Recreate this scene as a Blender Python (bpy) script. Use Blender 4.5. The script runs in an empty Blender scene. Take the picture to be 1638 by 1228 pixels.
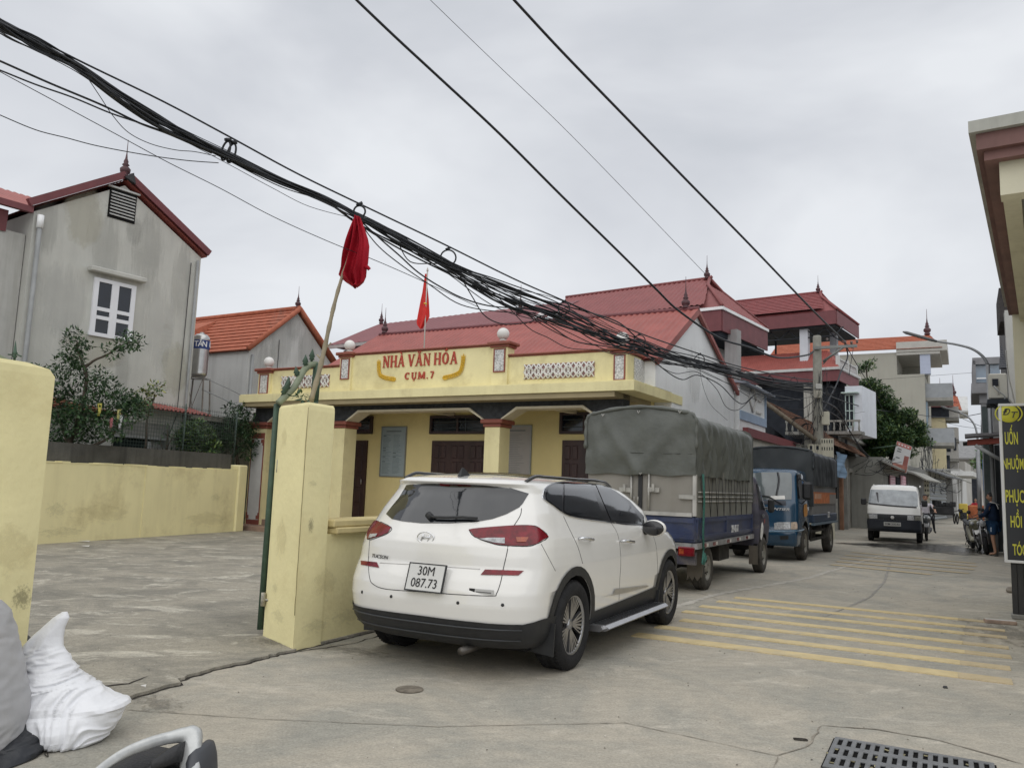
import bpy, bmesh, math, random
from mathutils import Vector, Matrix, noise
from mathutils.bvhtree import BVHTree
from mathutils.geometry import delaunay_2d_cdt
R=math.radians; PI=math.pi
random.seed(7)
SC=bpy.context.scene; COL=SC.collection
# ------------------------------------------------------------ camera
F=1280.0; CH=1.48; PITCH=R(7.17); ROLL=R(1.99)
_c,_s=math.cos(PITCH),math.sin(PITCH)
_u0=Vector((0,-_s,_c)); FW=Vector((0,_c,_s)); _r0=Vector((1,0,0))
RT=math.cos(ROLL)*_r0+math.sin(ROLL)*_u0; UP=math.cos(ROLL)*_u0-math.sin(ROLL)*_r0
CAM=Vector((0,0,CH))
cd=bpy.data.cameras.new('camera'); cam=bpy.data.objects.new('camera',cd); COL.objects.link(cam)
cd.lens=F*36/1638; cd.sensor_width=36; cd.sensor_fit='HORIZONTAL'; cd.clip_start=.05; cd.clip_end=3000
cam.matrix_world=Matrix(((RT.x,UP.x,-FW.x,0),(RT.y,UP.y,-FW.y,0),(RT.z,UP.z,-FW.z,CH),(0,0,0,1)))
SC.camera=cam
# ------------------------------------------------------------ world
W=bpy.data.worlds.new('World'); SC.world=W; W.use_nodes=True
nt=W.node_tree; nt.nodes.clear()
def wn(t,**k):
    n=nt.nodes.new(t)
    for a,b in k.items(): setattr(n,a,b)
    return n
SUN_EL=R(60); SUN_AZ=R(195)
sky=wn('ShaderNodeTexSky',sky_type='NISHITA',sun_disc=False,sun_elevation=SUN_EL,sun_rotation=SUN_AZ)
tc=wn('ShaderNodeTexCoord'); mp=wn('ShaderNodeMapping'); mp.inputs['Scale'].default_value=(1,1,2.2)
n1=wn('ShaderNodeTexNoise'); n1.inputs['Scale'].default_value=1.7; n1.inputs['Detail'].default_value=5; n1.inputs['Roughness'].default_value=.5; n1.inputs['Distortion'].default_value=.35
cr=wn('ShaderNodeValToRGB'); e=cr.color_ramp.elements
e[0].position=.33; e[0].color=(.49,.52,.56,1); e[1].position=.68; e[1].color=(.76,.78,.81,1)
m2=e=cr.color_ramp.elements.new(.5); m2.color=(.605,.625,.665,1)
sc=wn('ShaderNodeVectorMath',operation='SCALE'); sc.inputs['Scale'].default_value=7.7
mx=wn('ShaderNodeMix',data_type='RGBA'); mx.inputs['Factor'].default_value=.96
bg=wn('ShaderNodeBackground'); bg.inputs['Strength'].default_value=.1; out=wn('ShaderNodeOutputWorld')
L=nt.links.new
L(tc.outputs['Generated'],mp.inputs['Vector']); L(mp.outputs[0],n1.inputs['Vector']); L(n1.outputs['Fac'],cr.inputs[0])
L(cr.outputs[0],sc.inputs[0]); L(sky.outputs[0],mx.inputs['A']); L(sc.outputs[0],mx.inputs['B']); L(mx.outputs['Result'],bg.inputs['Color']); L(bg.outputs[0],out.inputs[0])
sd=bpy.data.lights.new('sun','SUN'); so=bpy.data.objects.new('sun',sd); COL.objects.link(so)
sd.energy=1.15; sd.angle=R(110); sd.color=(1,.97,.92)
_sv=Vector((math.sin(SUN_AZ)*math.cos(SUN_EL),math.cos(SUN_AZ)*math.cos(SUN_EL),math.sin(SUN_EL)))
so.rotation_euler=_sv.to_track_quat('Z','Y').to_euler()
SC.view_settings.view_transform='Standard'; SC.view_settings.look='None'; SC.view_settings.exposure=.50; SC.view_settings.gamma=1
SC.render.engine='CYCLES'; SC.cycles.max_bounces=6; SC.cycles.diffuse_bounces=3; SC.cycles.transparent_max_bounces=12
SC.cycles.use_denoising=True
# ------------------------------------------------------------ rays
def ray(px,py): return FW+RT*((px-819)/F)-UP*((py-614)/F)
def at(px,py,Y):
    d=ray(px,py); return CAM+d*(Y/d.y)
def onz(px,py,z=0.0):
    d=ray(px,py); return CAM+d*((z-CH)/d.z)
class Fr:
    """a local frame: x to the right, y ahead along azimuth az, z up"""
    def __init__(s,x,y,az,z=0.0):
        s.o=Vector((x,y,z)); s.az=R(az); s.ex=Vector((math.cos(s.az),-math.sin(s.az),0)); s.ey=Vector((math.sin(s.az),math.cos(s.az),0))
    def P(s,x,y,z=0.0): return s.o+s.ex*x+s.ey*y+Vector((0,0,z))
    def loc(s,w):
        d=w-s.o; return Vector((d.dot(s.ex),d.dot(s.ey),d.z))
    def hx(s,px,py,x):
        d=ray(px,py); t=((s.o+s.ex*x-CAM).dot(s.ex))/d.dot(s.ex); return s.loc(CAM+d*t)
    def hy(s,px,py,y):
        d=ray(px,py); t=((s.o+s.ey*y-CAM).dot(s.ey))/d.dot(s.ey); return s.loc(CAM+d*t)
    def hz(s,px,py,z=0.0): return s.loc(onz(px,py,z))
# ------------------------------------------------------------ materials
_mats={}
def mat(name,col,rough=.7,metal=0.0,var=.12,scale=2.5,bump=0.0,bscale=40.0,streak=0.0,scol=(.05,.05,.045),spec=.5,coat=0.0,trans=0.0,vscale=(1,1,1),emit=None,alpha=None,detail=5,blotch=0.0,bcol=None,bsc=.8):
    if name in _mats: return _mats[name]
    m=bpy.data.materials.new(name); m.use_nodes=True; t=m.node_tree; N=t.nodes; Lk=t.links.new
    b=N['Principled BSDF']; b.inputs['Roughness'].default_value=rough; b.inputs['Metallic'].default_value=metal
    b.inputs['Specular IOR Level'].default_value=(.22 if (rough>.7 and spec==.5) else spec); b.inputs['Coat Weight'].default_value=coat; b.inputs['Transmission Weight'].default_value=trans
    if coat: b.inputs['Coat Roughness'].default_value=.08
    tcn=N.new('ShaderNodeTexCoord'); mpn=N.new('ShaderNodeMapping'); mpn.inputs['Scale'].default_value=vscale
    Lk(tcn.outputs['Object'],mpn.inputs['Vector'])
    nz=N.new('ShaderNodeTexNoise'); nz.inputs['Scale'].default_value=scale; nz.inputs['Detail'].default_value=detail; nz.inputs['Roughness'].default_value=.6
    Lk(mpn.outputs[0],nz.inputs['Vector'])
    rp=N.new('ShaderNodeValToRGB'); r=rp.color_ramp.elements
    r[0].position=.3; r[1].position=.72
    r[0].color=tuple(max(0,c*(1-var)) for c in col)+(1,); r[1].color=tuple(min(1,c*(1+var)) for c in col)+(1,)
    Lk(nz.outputs['Fac'],rp.inputs[0]); cur=rp.outputs[0]
    if streak>0:
        mp2=N.new('ShaderNodeMapping'); mp2.inputs['Scale'].default_value=(1,1,.09); Lk(tcn.outputs['Object'],mp2.inputs['Vector'])
        n2=N.new('ShaderNodeTexNoise'); n2.inputs['Scale'].default_value=3.2; n2.inputs['Detail'].default_value=7; n2.inputs['Roughness'].default_value=.65; Lk(mp2.outputs[0],n2.inputs['Vector'])
        r2=N.new('ShaderNodeValToRGB'); r2.color_ramp.elements[0].position=.48; r2.color_ramp.elements[1].position=.78; r2.color_ramp.elements[1].color=(streak,streak,streak,1); r2.color_ramp.elements[0].color=(0,0,0,1)
        Lk(n2.outputs['Fac'],r2.inputs[0])
        mxn=N.new('ShaderNodeMix'); mxn.data_type='RGBA'; Lk(r2.outputs[0],mxn.inputs['Factor']); Lk(cur,mxn.inputs['A']); mxn.inputs['B'].default_value=scol+(1,); cur=mxn.outputs['Result']
    if blotch>0:
        n3=N.new('ShaderNodeTexNoise'); n3.inputs['Scale'].default_value=bsc; n3.inputs['Detail'].default_value=8; n3.inputs['Roughness'].default_value=.72; Lk(tcn.outputs['Object'],n3.inputs['Vector'])
        r3=N.new('ShaderNodeValToRGB'); r3.color_ramp.elements[0].position=.52; r3.color_ramp.elements[1].position=.66; r3.color_ramp.elements[0].color=(0,0,0,1); r3.color_ramp.elements[1].color=(blotch,blotch,blotch,1)
        Lk(n3.outputs['Fac'],r3.inputs[0])
        mxn=N.new('ShaderNodeMix'); mxn.data_type='RGBA'; Lk(r3.outputs[0],mxn.inputs['Factor']); Lk(cur,mxn.inputs['A']); mxn.inputs['B'].default_value=(bcol or tuple(c*.5 for c in col))+(1,); cur=mxn.outputs['Result']
    Lk(cur,b.inputs['Base Color'])
    if emit: b.inputs['Emission Color'].default_value=emit[0]+(1,); b.inputs['Emission Strength'].default_value=emit[1]
    if alpha is not None: b.inputs['Alpha'].default_value=alpha
    if bump>0:
        nb=N.new('ShaderNodeTexNoise'); nb.inputs['Scale'].default_value=bscale; nb.inputs['Detail'].default_value=6; Lk(mpn.outputs[0],nb.inputs['Vector'])
        bn=N.new('ShaderNodeBump'); bn.inputs['Strength'].default_value=bump; bn.inputs['Distance'].default_value=.02; Lk(nb.outputs['Fac'],bn.inputs['Height']); Lk(bn.outputs[0],b.inputs['Normal'])
    _mats[name]=m; return m
# ------------------------------------------------------------ mesh building
def T(x=0,y=0,z=0,az=0,rx=0,ry=0): return Matrix.Translation((x,y,z))@Matrix.Rotation(-R(az),4,'Z')@Matrix.Rotation(R(rx),4,'X')@Matrix.Rotation(R(ry),4,'Y')
class MB:
    def __init__(s): s.v=[]; s.f=[]; s.m=[]; s.sm=[]; s.M=None
    def add(s,vs,fs,mi=0,smooth=False):
        o=len(s.v)
        if s.M is not None: vs=[s.M@Vector(v) for v in vs]
        s.v+= [Vector(v) for v in vs]
        for f in fs: s.f.append([o+i for i in f]); s.m.append(mi); s.sm.append(smooth)
        return s
    def box(s,x0,x1,y0,y1,z0,z1,mi=0):
        return s.add([(x0,y0,z0),(x1,y0,z0),(x1,y1,z0),(x0,y1,z0),(x0,y0,z1),(x1,y0,z1),(x1,y1,z1),(x0,y1,z1)],[(0,3,2,1),(4,5,6,7),(0,1,5,4),(1,2,6,5),(2,3,7,6),(3,0,4,7)],mi)
    def bev(s,x0,x1,y0,y1,z0,z1,b=.02,mi=0):
        """box with every edge chamfered"""
        vs=[];
        X=(x0,x1);Y=(y0,y1);Z=(z0,z1)
        for i in (0,1):
            for j in (0,1):
                for k in (0,1):
                    sx,sy,sz=(1,-1)[i]*b,(1,-1)[j]*b,(1,-1)[k]*b
                    vs+=[(X[i],Y[j]+sy,Z[k]+sz),(X[i]+sx,Y[j],Z[k]+sz),(X[i]+sx,Y[j]+sy,Z[k])]
        bm=bmesh.new(); bv=[bm.verts.new(v) for v in vs]; r=bmesh.ops.convex_hull(bm,input=bv); bm.verts.index_update()
        V=[v.co.copy() for v in bm.verts]; Fs=[[v.index for v in f.verts] for f in bm.faces]; bm.free(); return s.add(V,Fs,mi)
    def tube(s,pts,r,n=8,mi=0,closed=False,rs=None):
        pts=[Vector(p) for p in pts]; k=len(pts); rings=[]; prev=None
        for i,p in enumerate(pts):
            if closed: t=(pts[(i+1)%k]-pts[i-1])
            else: t=(pts[min(i+1,k-1)]-pts[max(i-1,0)])
            t=t.normalized() if t.length>1e-9 else Vector((0,0,1))
            if prev is None:
                a=Vector((0,0,1)) if abs(t.z)<.9 else Vector((1,0,0)); u=t.cross(a).normalized()
            else: u=(prev-t*prev.dot(t)); u=u.normalized() if u.length>1e-6 else t.orthogonal().normalized()
            prev=u; w=t.cross(u); rr=rs[i] if rs else r
            rings.append([p+(u*math.cos(2*PI*j/n)+w*math.sin(2*PI*j/n))*rr for j in range(n)])
        vs=[v for g in rings for v in g]; fs=[]
        for i in range(k if closed else k-1):
            a=i*n; b=((i+1)%k)*n
            for j in range(n): fs.append((a+j,a+(j+1)%n,b+(j+1)%n,b+j))
        if not closed: fs.append(tuple(range(n))[::-1]); fs.append(tuple((k-1)*n+j for j in range(n)))
        return s.add(vs,fs,mi,True)
    def lathe(s,prof,n=24,c=(0,0,0),axis='z',mi=0,smooth=True,cap=True):
        """prof: (r,h) pairs"""
        vs=[];fs=[];k=len(prof)
        for r,h in prof:
            for j in range(n):
                a=2*PI*j/n; p=(r*math.cos(a),r*math.sin(a),h)
                if axis=='x': p=(p[2],p[0],p[1])
                elif axis=='y': p=(p[0],p[2],p[1])
                vs.append((p[0]+c[0],p[1]+c[1],p[2]+c[2]))
        for i in range(k-1):
            for j in range(n): fs.append((i*n+j,i*n+(j+1)%n,(i+1)*n+(j+1)%n,(i+1)*n+j))
        if cap and prof[0][0]>1e-4: fs.append(tuple(range(n))[::-1])
        if cap and prof[-1][0]>1e-4: fs.append(tuple((k-1)*n+j for j in range(n)))
        return s.add(vs,fs,mi,smooth)
    def prism(s,poly,a,b,plane='xz',mi=0):
        """2D polygon extruded between a and b along the remaining axis"""
        n=len(poly)
        def q(p,h): return {'xz':(p[0],h,p[1]),'yz':(h,p[0],p[1]),'xy':(p[0],p[1],h)}[plane]
        vs=[q(p,a) for p in poly]+[q(p,b) for p in poly]
        fs=[tuple(range(n)),tuple(range(2*n-1,n-1,-1))]+[(i,(i+1)%n,n+(i+1)%n,n+i) for i in range(n)]
        return s.add(vs,fs,mi)
    def slab(s,pts,th,mi=0):
        """planar 3D polygon given thickness along its normal (downwards/backwards)"""
        P=[Vector(p) for p in pts]; nrm=Vector((0,0,0))
        for i in range(len(P)): nrm+=(P[i]-P[0]).cross(P[(i+1)%len(P)]-P[0])
        nrm.normalize(); n=len(P); vs=P+[p-nrm*th for p in P]
        return s.add(vs,[tuple(range(n)),tuple(range(2*n-1,n-1,-1))]+[(i,n+i,n+(i+1)%n,(i+1)%n) for i in range(n)],mi)
    def build(s,name,mats,parent=None,M=None,weld=False,fixn=True):
        me=bpy.data.meshes.new(name); me.from_pydata([tuple(v) for v in s.v],[],s.f)
        if not isinstance(mats,(list,tuple)): mats=[mats]
        for m in mats: me.materials.append(m)
        for p,mi,sm in zip(me.polygons,s.m,s.sm): p.material_index=mi; p.use_smooth=sm
        if fixn:
            bm=bmesh.new(); bm.from_mesh(me)
            if weld: bmesh.ops.remove_doubles(bm,verts=bm.verts,dist=1e-4)
            bmesh.ops.recalc_face_normals(bm,faces=bm.faces); bm.to_mesh(me); bm.free()
        me.update(); o=bpy.data.objects.new(name,me); COL.objects.link(o)
        if parent: o.parent=parent
        if M is not None: o.matrix_local=M
        return o
def tag(o,label=None,cat=None,group=None,kind=None):
    if label: o['label']=label
    if cat: o['category']=cat
    if group: o['group']=group
    if kind: o['kind']=kind
    return o
def thing(name,label,cat,loc=(0,0,0),az=0,group=None):
    o=bpy.data.objects.new(name,None); COL.objects.link(o); o.location=loc; o.rotation_euler=(0,0,-R(az)); o.empty_display_size=.2
    return tag(o,label,cat,group)
def fthing(name,label,cat,fr,group=None): return thing(name,label,cat,tuple(fr.o),math.degrees(fr.az),group)
def copy_tree(o,parent=None):
    c=o.copy(); COL.objects.link(c); c.parent=parent
    for ch in [x for x in bpy.data.objects if x.parent==o]: copy_tree(ch,c)
    return c
def arc(c,r,a0,a1,n,ry=None):
    ry=r if ry is None else ry
    return [(c[0]+r*math.cos(R(a0+(a1-a0)*i/n)),c[1]+ry*math.sin(R(a0+(a1-a0)*i/n))) for i in range(n+1)]
def spline(pts,k=8,closed=False):
    P=[Vector(p) for p in pts]; n=len(P); out=[]
    rng=range(n if closed else n-1)
    for i in rng:
        p0=P[i-1] if (closed or i>0) else P[0]; p1=P[i]; p2=P[(i+1)%n]; p3=P[(i+2)%n] if (closed or i+2<n) else P[-1]
        for j in range(k):
            t=j/k; out.append(.5*((2*p1)+(p2-p0)*t+(2*p0-5*p1+4*p2-p3)*t*t+(3*p1-p0-3*p2+p3)*t**3))
    if not closed: out.append(P[-1])
    return out
def mesh_text(body,h,name,m,parent,M,ext=.006,bold=0.0,xs=1.0,align='CENTER',shear=0.0):
    c=bpy.data.curves.new(name,'FONT'); c.body=body; c.size=1; c.extrude=ext/h; c.offset=bold; c.align_x=align; c.align_y='CENTER'; c.shear=shear; c.resolution_u=3
    t=bpy.data.objects.new(name,c); COL.objects.link(t); bpy.context.view_layer.update()
    dg=bpy.context.evaluated_depsgraph_get(); me=bpy.data.meshes.new_from_object(t.evaluated_get(dg)); bpy.data.objects.remove(t)
    # scale so that a capital is h high
    me.transform(Matrix.Diagonal((h/.73*xs,h/.73,h/.73,1))); me.materials.clear(); me.materials.append(m)
    o=bpy.data.objects.new(name,me); COL.objects.link(o); o.parent=parent; o.matrix_local=M; return o
FACE_Y=Matrix.Rotation(R(90),4,'X')     # text upright, read by someone looking along +y
# sheets with ribs or rows, cut to a convex outline
def sheet(mb,poly,ribdir,pitch=.12,amp=.018,rows=False,th=.0,mi=0):
    P=[Vector(p) for p in poly]; nrm=(P[1]-P[0]).cross(P[2]-P[0]).normalized()
    if nrm.z<0: nrm=-nrm
    e2=Vector(ribdir); e2=(e2-nrm*e2.dot(nrm)).normalized(); e1=e2.cross(nrm).normalized()
    us=[(p-P[0]).dot(e1) for p in P]; vs=[(p-P[0]).dot(e2) for p in P]
    u0,u1,v0,v1=min(us)-.05,max(us)+.05,min(vs)-.05,max(vs)+.05
    bm=bmesh.new()
    if rows:
        n=max(1,int((v1-v0)/pitch)+1); prev=None
        for i in range(n):
            a=v0+i*pitch; b=a+pitch
            q=[bm.verts.new(P[0]+e1*u+e2*v+nrm*h) for u,v,h in ((u0,a,0),(u1,a,0),(u1,b,amp),(u0,b,amp))]
            bm.faces.new(q)
            q2=[bm.verts.new(P[0]+e1*u+e2*b+nrm*h) for u,h in ((u0,amp),(u1,amp),(u1,0),(u0,0))]; bm.faces.new(q2)
    else:
        n=max(2,int((u1-u0)/pitch*2)+2); row=[]
        for i in range(n):
            u=u0+i*pitch/2; h=amp if i%2 else 0
            row.append([bm.verts.new(P[0]+e1*(u-pitch*.12)+e2*v+nrm*h) for v in (v0,v1)]+[bm.verts.new(P[0]+e1*(u+pitch*.12)+e2*v+nrm*h) for v in (v0,v1)])
        for i in range(n):
            r=row[i]; bm.faces.new((r[0],r[2],r[3],r[1]))
            if i+1<n:
                q=row[i+1]; bm.faces.new((r[2],q[0],q[1],r[3]))
    ctr=sum(P,Vector())/len(P)
    for i in range(len(P)):
        a,b=P[i],P[(i+1)%len(P)]; d=(b-a)
        if d.length<1e-4: continue
        pn=d.cross(nrm).normalized()
        if (ctr-a).dot(pn)>0: pn=-pn
        bmesh.ops.bisect_plane(bm,geom=bm.verts[:]+bm.edges[:]+bm.faces[:],plane_co=a,plane_no=pn,clear_outer=True)
    bm.verts.index_update()
    mb.add([v.co.copy() for v in bm.verts],[[v.index for v in f.verts] for f in bm.faces],mi); bm.free()
    # underside
    mb.add([p-nrm*.02 for p in P],[tuple(range(len(P)))],mi)
# patches laid on a body
class Skin:
    def __init__(s,obj,fr):
        me=obj.data; s.bvh=BVHTree.FromPolygons([tuple(v.co) for v in me.vertices],[tuple(p.vertices) for p in me.polygons]); s.fr=fr
        s.Mi=Matrix(((fr.ex.x,fr.ex.y,0),(fr.ey.x,fr.ey.y,0),(0,0,1)))
    def px(s,px,py):
        o=s.Mi@(CAM-s.fr.o); d=(s.Mi@ray(px,py)).normalized(); h=s.bvh.ray_cast(o,d)
        if h[0] is None: return None
        n=h[1]; n=n if n.dot(d)<0 else -n
        return h[0],n
    def near(s,px,py,ctr):
        for i in range(26):
            t=i*.02; h=s.px(px+(ctr[0]-px)*t,py+(ctr[1]-py)*t)
            if h: return h
        return s.px(*ctr)
    def side(s,y,z,sgn=1):
        h=s.bvh.ray_cast(Vector((sgn*4,y,z)),Vector((-sgn,0,0)))
        if h[0] is None:
            q=s.bvh.find_nearest(Vector((sgn*.9,y,z))); return q[0],Vector((sgn,0,0))
        n=h[1]; n=n if n.x*sgn>0 else -n
        return h[0],n
    def back(s,x,z,sgn=-1):
        h=s.bvh.ray_cast(Vector((x,sgn*9,z)),Vector((0,-sgn,0)))
        if h[0] is None:
            q=s.bvh.find_nearest(Vector((x,sgn*1,z))); return q[0],Vector((0,sgn,0))
        n=h[1]; n=n if n.y*sgn>0 else -n
        return h[0],n
def cdt(poly,step):
    """triangulate a 2D polygon with interior points"""
    P=[Vector((p[0],p[1])) for p in poly]; B=[]
    for i in range(len(P)):
        a,b=P[i],P[(i+1)%len(P)]; n=max(1,int((b-a).length/step))
        for j in range(n): B.append(a+(b-a)*(j/n))
    xs=[p.x for p in P]; ys=[p.y for p in P]
    def inside(x,y):
        c=False
        for i in range(len(P)):
            a,b=P[i],P[i-1]
            if (a.y>y)!=(b.y>y) and x<(b.x-a.x)*(y-a.y)/(b.y-a.y)+a.x: c=not c
        return c
    pts=list(B); x=min(xs)+step/2
    while x<max(xs):
        y=min(ys)+step/2
        while y<max(ys):
            if inside(x,y) and min((Vector((x,y))-q).length for q in B)>step*.35: pts.append(Vector((x,y)))
            y+=step
        x+=step
    r=delaunay_2d_cdt(pts,[(i,(i+1)%len(B)) for i in range(len(B))],[list(range(len(B)))],1,1e-5)
    return r[0],r[2]
def patch(skin,poly,name,m,parent,eps=.004,mode='px',step=4.0,sgn=1,mirror=False,rim=True):
    if mode!='px' and step>1: step=.05
    V,Fc=cdt(poly,step); out=[]; g=(sum(p[0] for p in poly)/len(poly),sum(p[1] for p in poly)/len(poly))
    for v in V:
        if mode=='px': h=skin.near(v.x,v.y,g)
        elif mode=='side': h=skin.side(v.x,v.y,sgn)
        else: h=skin.back(v.x,v.y,sgn)
        out.append(h[0]+h[1]*eps)
    mb=MB(); mb.add(out,Fc,0,True)
    if mirror:
        mb.add([Vector((-p.x,p.y,p.z)) for p in out],Fc,0,True)
    return mb.build(name,m,parent)
def line_on(skin,pts,name,m,parent,r=.004,mode='px',n=4,sgn=1,mirror=False,k=5,mb=None,eps=0.0):
    P=spline([(p[0],p[1],0) for p in pts],k); out=[]; g=None
    for v in P:
        if mode=='px':
            h=skin.px(v.x,v.y)
            if h is None: continue
        elif mode=='side': h=skin.side(v.x,v.y,sgn)
        else: h=skin.back(v.x,v.y,sgn)
        if out and (h[0]-out[-1]).length>.6: continue
        out.append(h[0]+h[1]*eps)
    own=mb is None; mb=mb or MB()
    if len(out)>1:
        mb.tube(out,r,n)
        if mirror: mb.tube([Vector((-p.x,p.y,p.z)) for p in out],r,n)
    if own: return mb.build(name,m,parent)
# ------------------------------------------------------------ shared vehicle materials
RUB=mat('tyre_rubber',(.022,.022,.023),rough=.85,var=.3,scale=9,bump=.3,bscale=60)
TDUST=mat('dusty_tyre',(.075,.07,.062),rough=.95,var=.4,scale=7,bump=.3,bscale=60)
BLK=mat('black_trim',(.018,.019,.021),rough=.55,var=.25,scale=12,bump=.12,bscale=200)
BLKG=mat('black_gloss',(.01,.01,.012),rough=.12,coat=.6,var=.2)
UND=mat('underbody',(.014,.014,.014),rough=.95,var=.4)
CHR=mat('chrome_metal',(.75,.76,.78),rough=.16,metal=1,var=.05)
ALU=mat('aluminium',(.5,.5,.51),rough=.32,metal=.9,var=.1,scale=8)
RED=mat('red_lens',(.15,.003,.010),rough=.16,coat=.12,var=.5,scale=14)
AMB=mat('amber_lens',(.30,.05,.012),rough=.1,coat=.8,var=.5,scale=20)
CLR=mat('clear_lens',(.42,.43,.44),rough=.08,coat=.9,var=.5,scale=26)
TINT=mat('tinted_glass',(.010,.012,.015),rough=.03,coat=.6,spec=.7,var=.3,scale=3)
WSH=mat('windscreen_glass',(.10,.12,.125),rough=.04,coat=1,spec=.6,var=.35,scale=2)
WHT=mat('white_pearl_paint',(.76,.75,.72),rough=.2,coat=.9,var=.015,scale=5)
PLT=mat('number_plate_white',(.62,.62,.6),rough=.5,var=.06)
INK=mat('black_ink',(.012,.012,.013),rough=.6,var=.2)
def catmull(rows,k):
    return [list(v) for v in _cm(rows,k)]
def _cm(rows,k):
    n=len(rows)
    for i in range(n-1):
        a,b,c,d=rows[max(i-1,0)],rows[i],rows[i+1],rows[min(i+2,n-1)]
        for j in range(k):
            t=j/k; yield [b[q]+(c[q]-b[q])*(3*t*t-2*t**3)*.5+(c[q]-b[q])*t*.5+ .0*(a[q]+d[q]) for q in range(len(b))]
    yield rows[-1]
def car_body(levels,k=4,nc=12,ns=14,pr=2.6,pf=2.4,bar=.03):
    """closed skin from plan outlines stacked by height: (z, rear y, front y, half width, rear corner, front corner)"""
    mb=MB(); rings=[]
    for z,yr,yf,w,cr_,cf in catmull(levels,k):
        ring=[]
        half=[]
        for i in range(nc+1):      # rear: from centre to side
            a=PI/2*i/nc; sx=math.sin(a)**(2/pr); cy=math.cos(a)**(2/pr)
            half.append((w*sx, yr+cr_*(1-cy)))
        y0,y1=yr+cr_,yf-cf; ym=(yr+yf)/2; L_=(yf-yr)/2
        for i in range(1,ns): half.append((w, y0+(y1-y0)*i/ns))
        for i in range(nc+1):
            a=PI/2*(1-i/nc); sx=math.sin(a)**(2/pf); cy=math.cos(a)**(2/pf)
            half.append((w*sx, yf-cf*(1-cy)))
        half=[(x*(1-bar*((y-ym)/L_)**2),y) for x,y in half]
        ring=[(x,y,z) for x,y in half]+[(-x,y,z) for x,y in half[-2:0:-1]]
        rings.append(ring)
    n=len(rings[0]); vs=[v for r in rings for v in r]; fs=[]
    for i in range(len(rings)-1):
        for j in range(n): fs.append((i*n+j,i*n+(j+1)%n,(i+1)*n+(j+1)%n,(i+1)*n+j))
    fs.append(tuple(range(n))[::-1]); mb.add(vs,fs,0,True)
    # domed top
    top=rings[-1]; cy=sum(v[1] for v in top)/n; cz=top[0][2]
    prev=[(len(rings)-1)*n+j for j in range(n)]
    for f_,dz in ((.75,.012),(.45,.021),(.15,.025)):
        o=len(mb.v); mb.v+=[Vector((v[0]*f_,cy+(v[1]-cy)*f_,cz+dz)) for v in top]; cur=[o+j for j in range(n)]
        for j in range(n): mb.f.append([prev[j],prev[(j+1)%n],cur[(j+1)%n],cur[j]]); mb.m.append(0); mb.sm.append(True)
        prev=cur
    mb.f.append(prev); mb.m.append(0); mb.sm.append(True)
    return mb
def cut_wheels(body,holes,inner,extra=None):
    """holes: (y,z,r) cylinders through the sides, depth from each side"""
    cm=MB()
    for y,z,r,w0,w1 in holes:
        for s in (-1,1):
            n=36; a=[(s*w0,y+r*math.cos(2*PI*j/n),z+r*math.sin(2*PI*j/n)) for j in range(n)]; b=[(s*w1,p[1],p[2]) for p in a]
            cm.add(a+b,[tuple(range(n)),tuple(range(2*n-1,n-1,-1))]+[(j,n+j,n+(j+1)%n,(j+1)%n) for j in range(n)],0)
    c=cm.build('cutter',inner,body.parent)
    md=body.modifiers.new('b','BOOLEAN'); md.operation='DIFFERENCE'; md.object=c; md.solver='EXACT'
    body.data.materials.append(inner)
    bpy.context.view_layer.update(); dg=bpy.context.evaluated_depsgraph_get()
    me=bpy.data.meshes.new_from_object(body.evaluated_get(dg)); body.modifiers.clear(); old=body.data; body.data=me
    me.materials.clear(); me.materials.append(old.materials[0]); me.materials.append(inner)
    for p in me.polygons:
        q=p.center; ins=False
        for y,z,r,w0,w1 in holes:
            d=math.hypot(q.y-y,q.z-z)
            if d<r+.035 and abs(q.x)<w0+.2: 
                nr=abs(p.normal.x); ins= ins or d<r*.985 or nr<.6
        p.material_index=1 if ins else 0
        p.use_smooth=not ins
    bpy.data.objects.remove(c)
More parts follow.
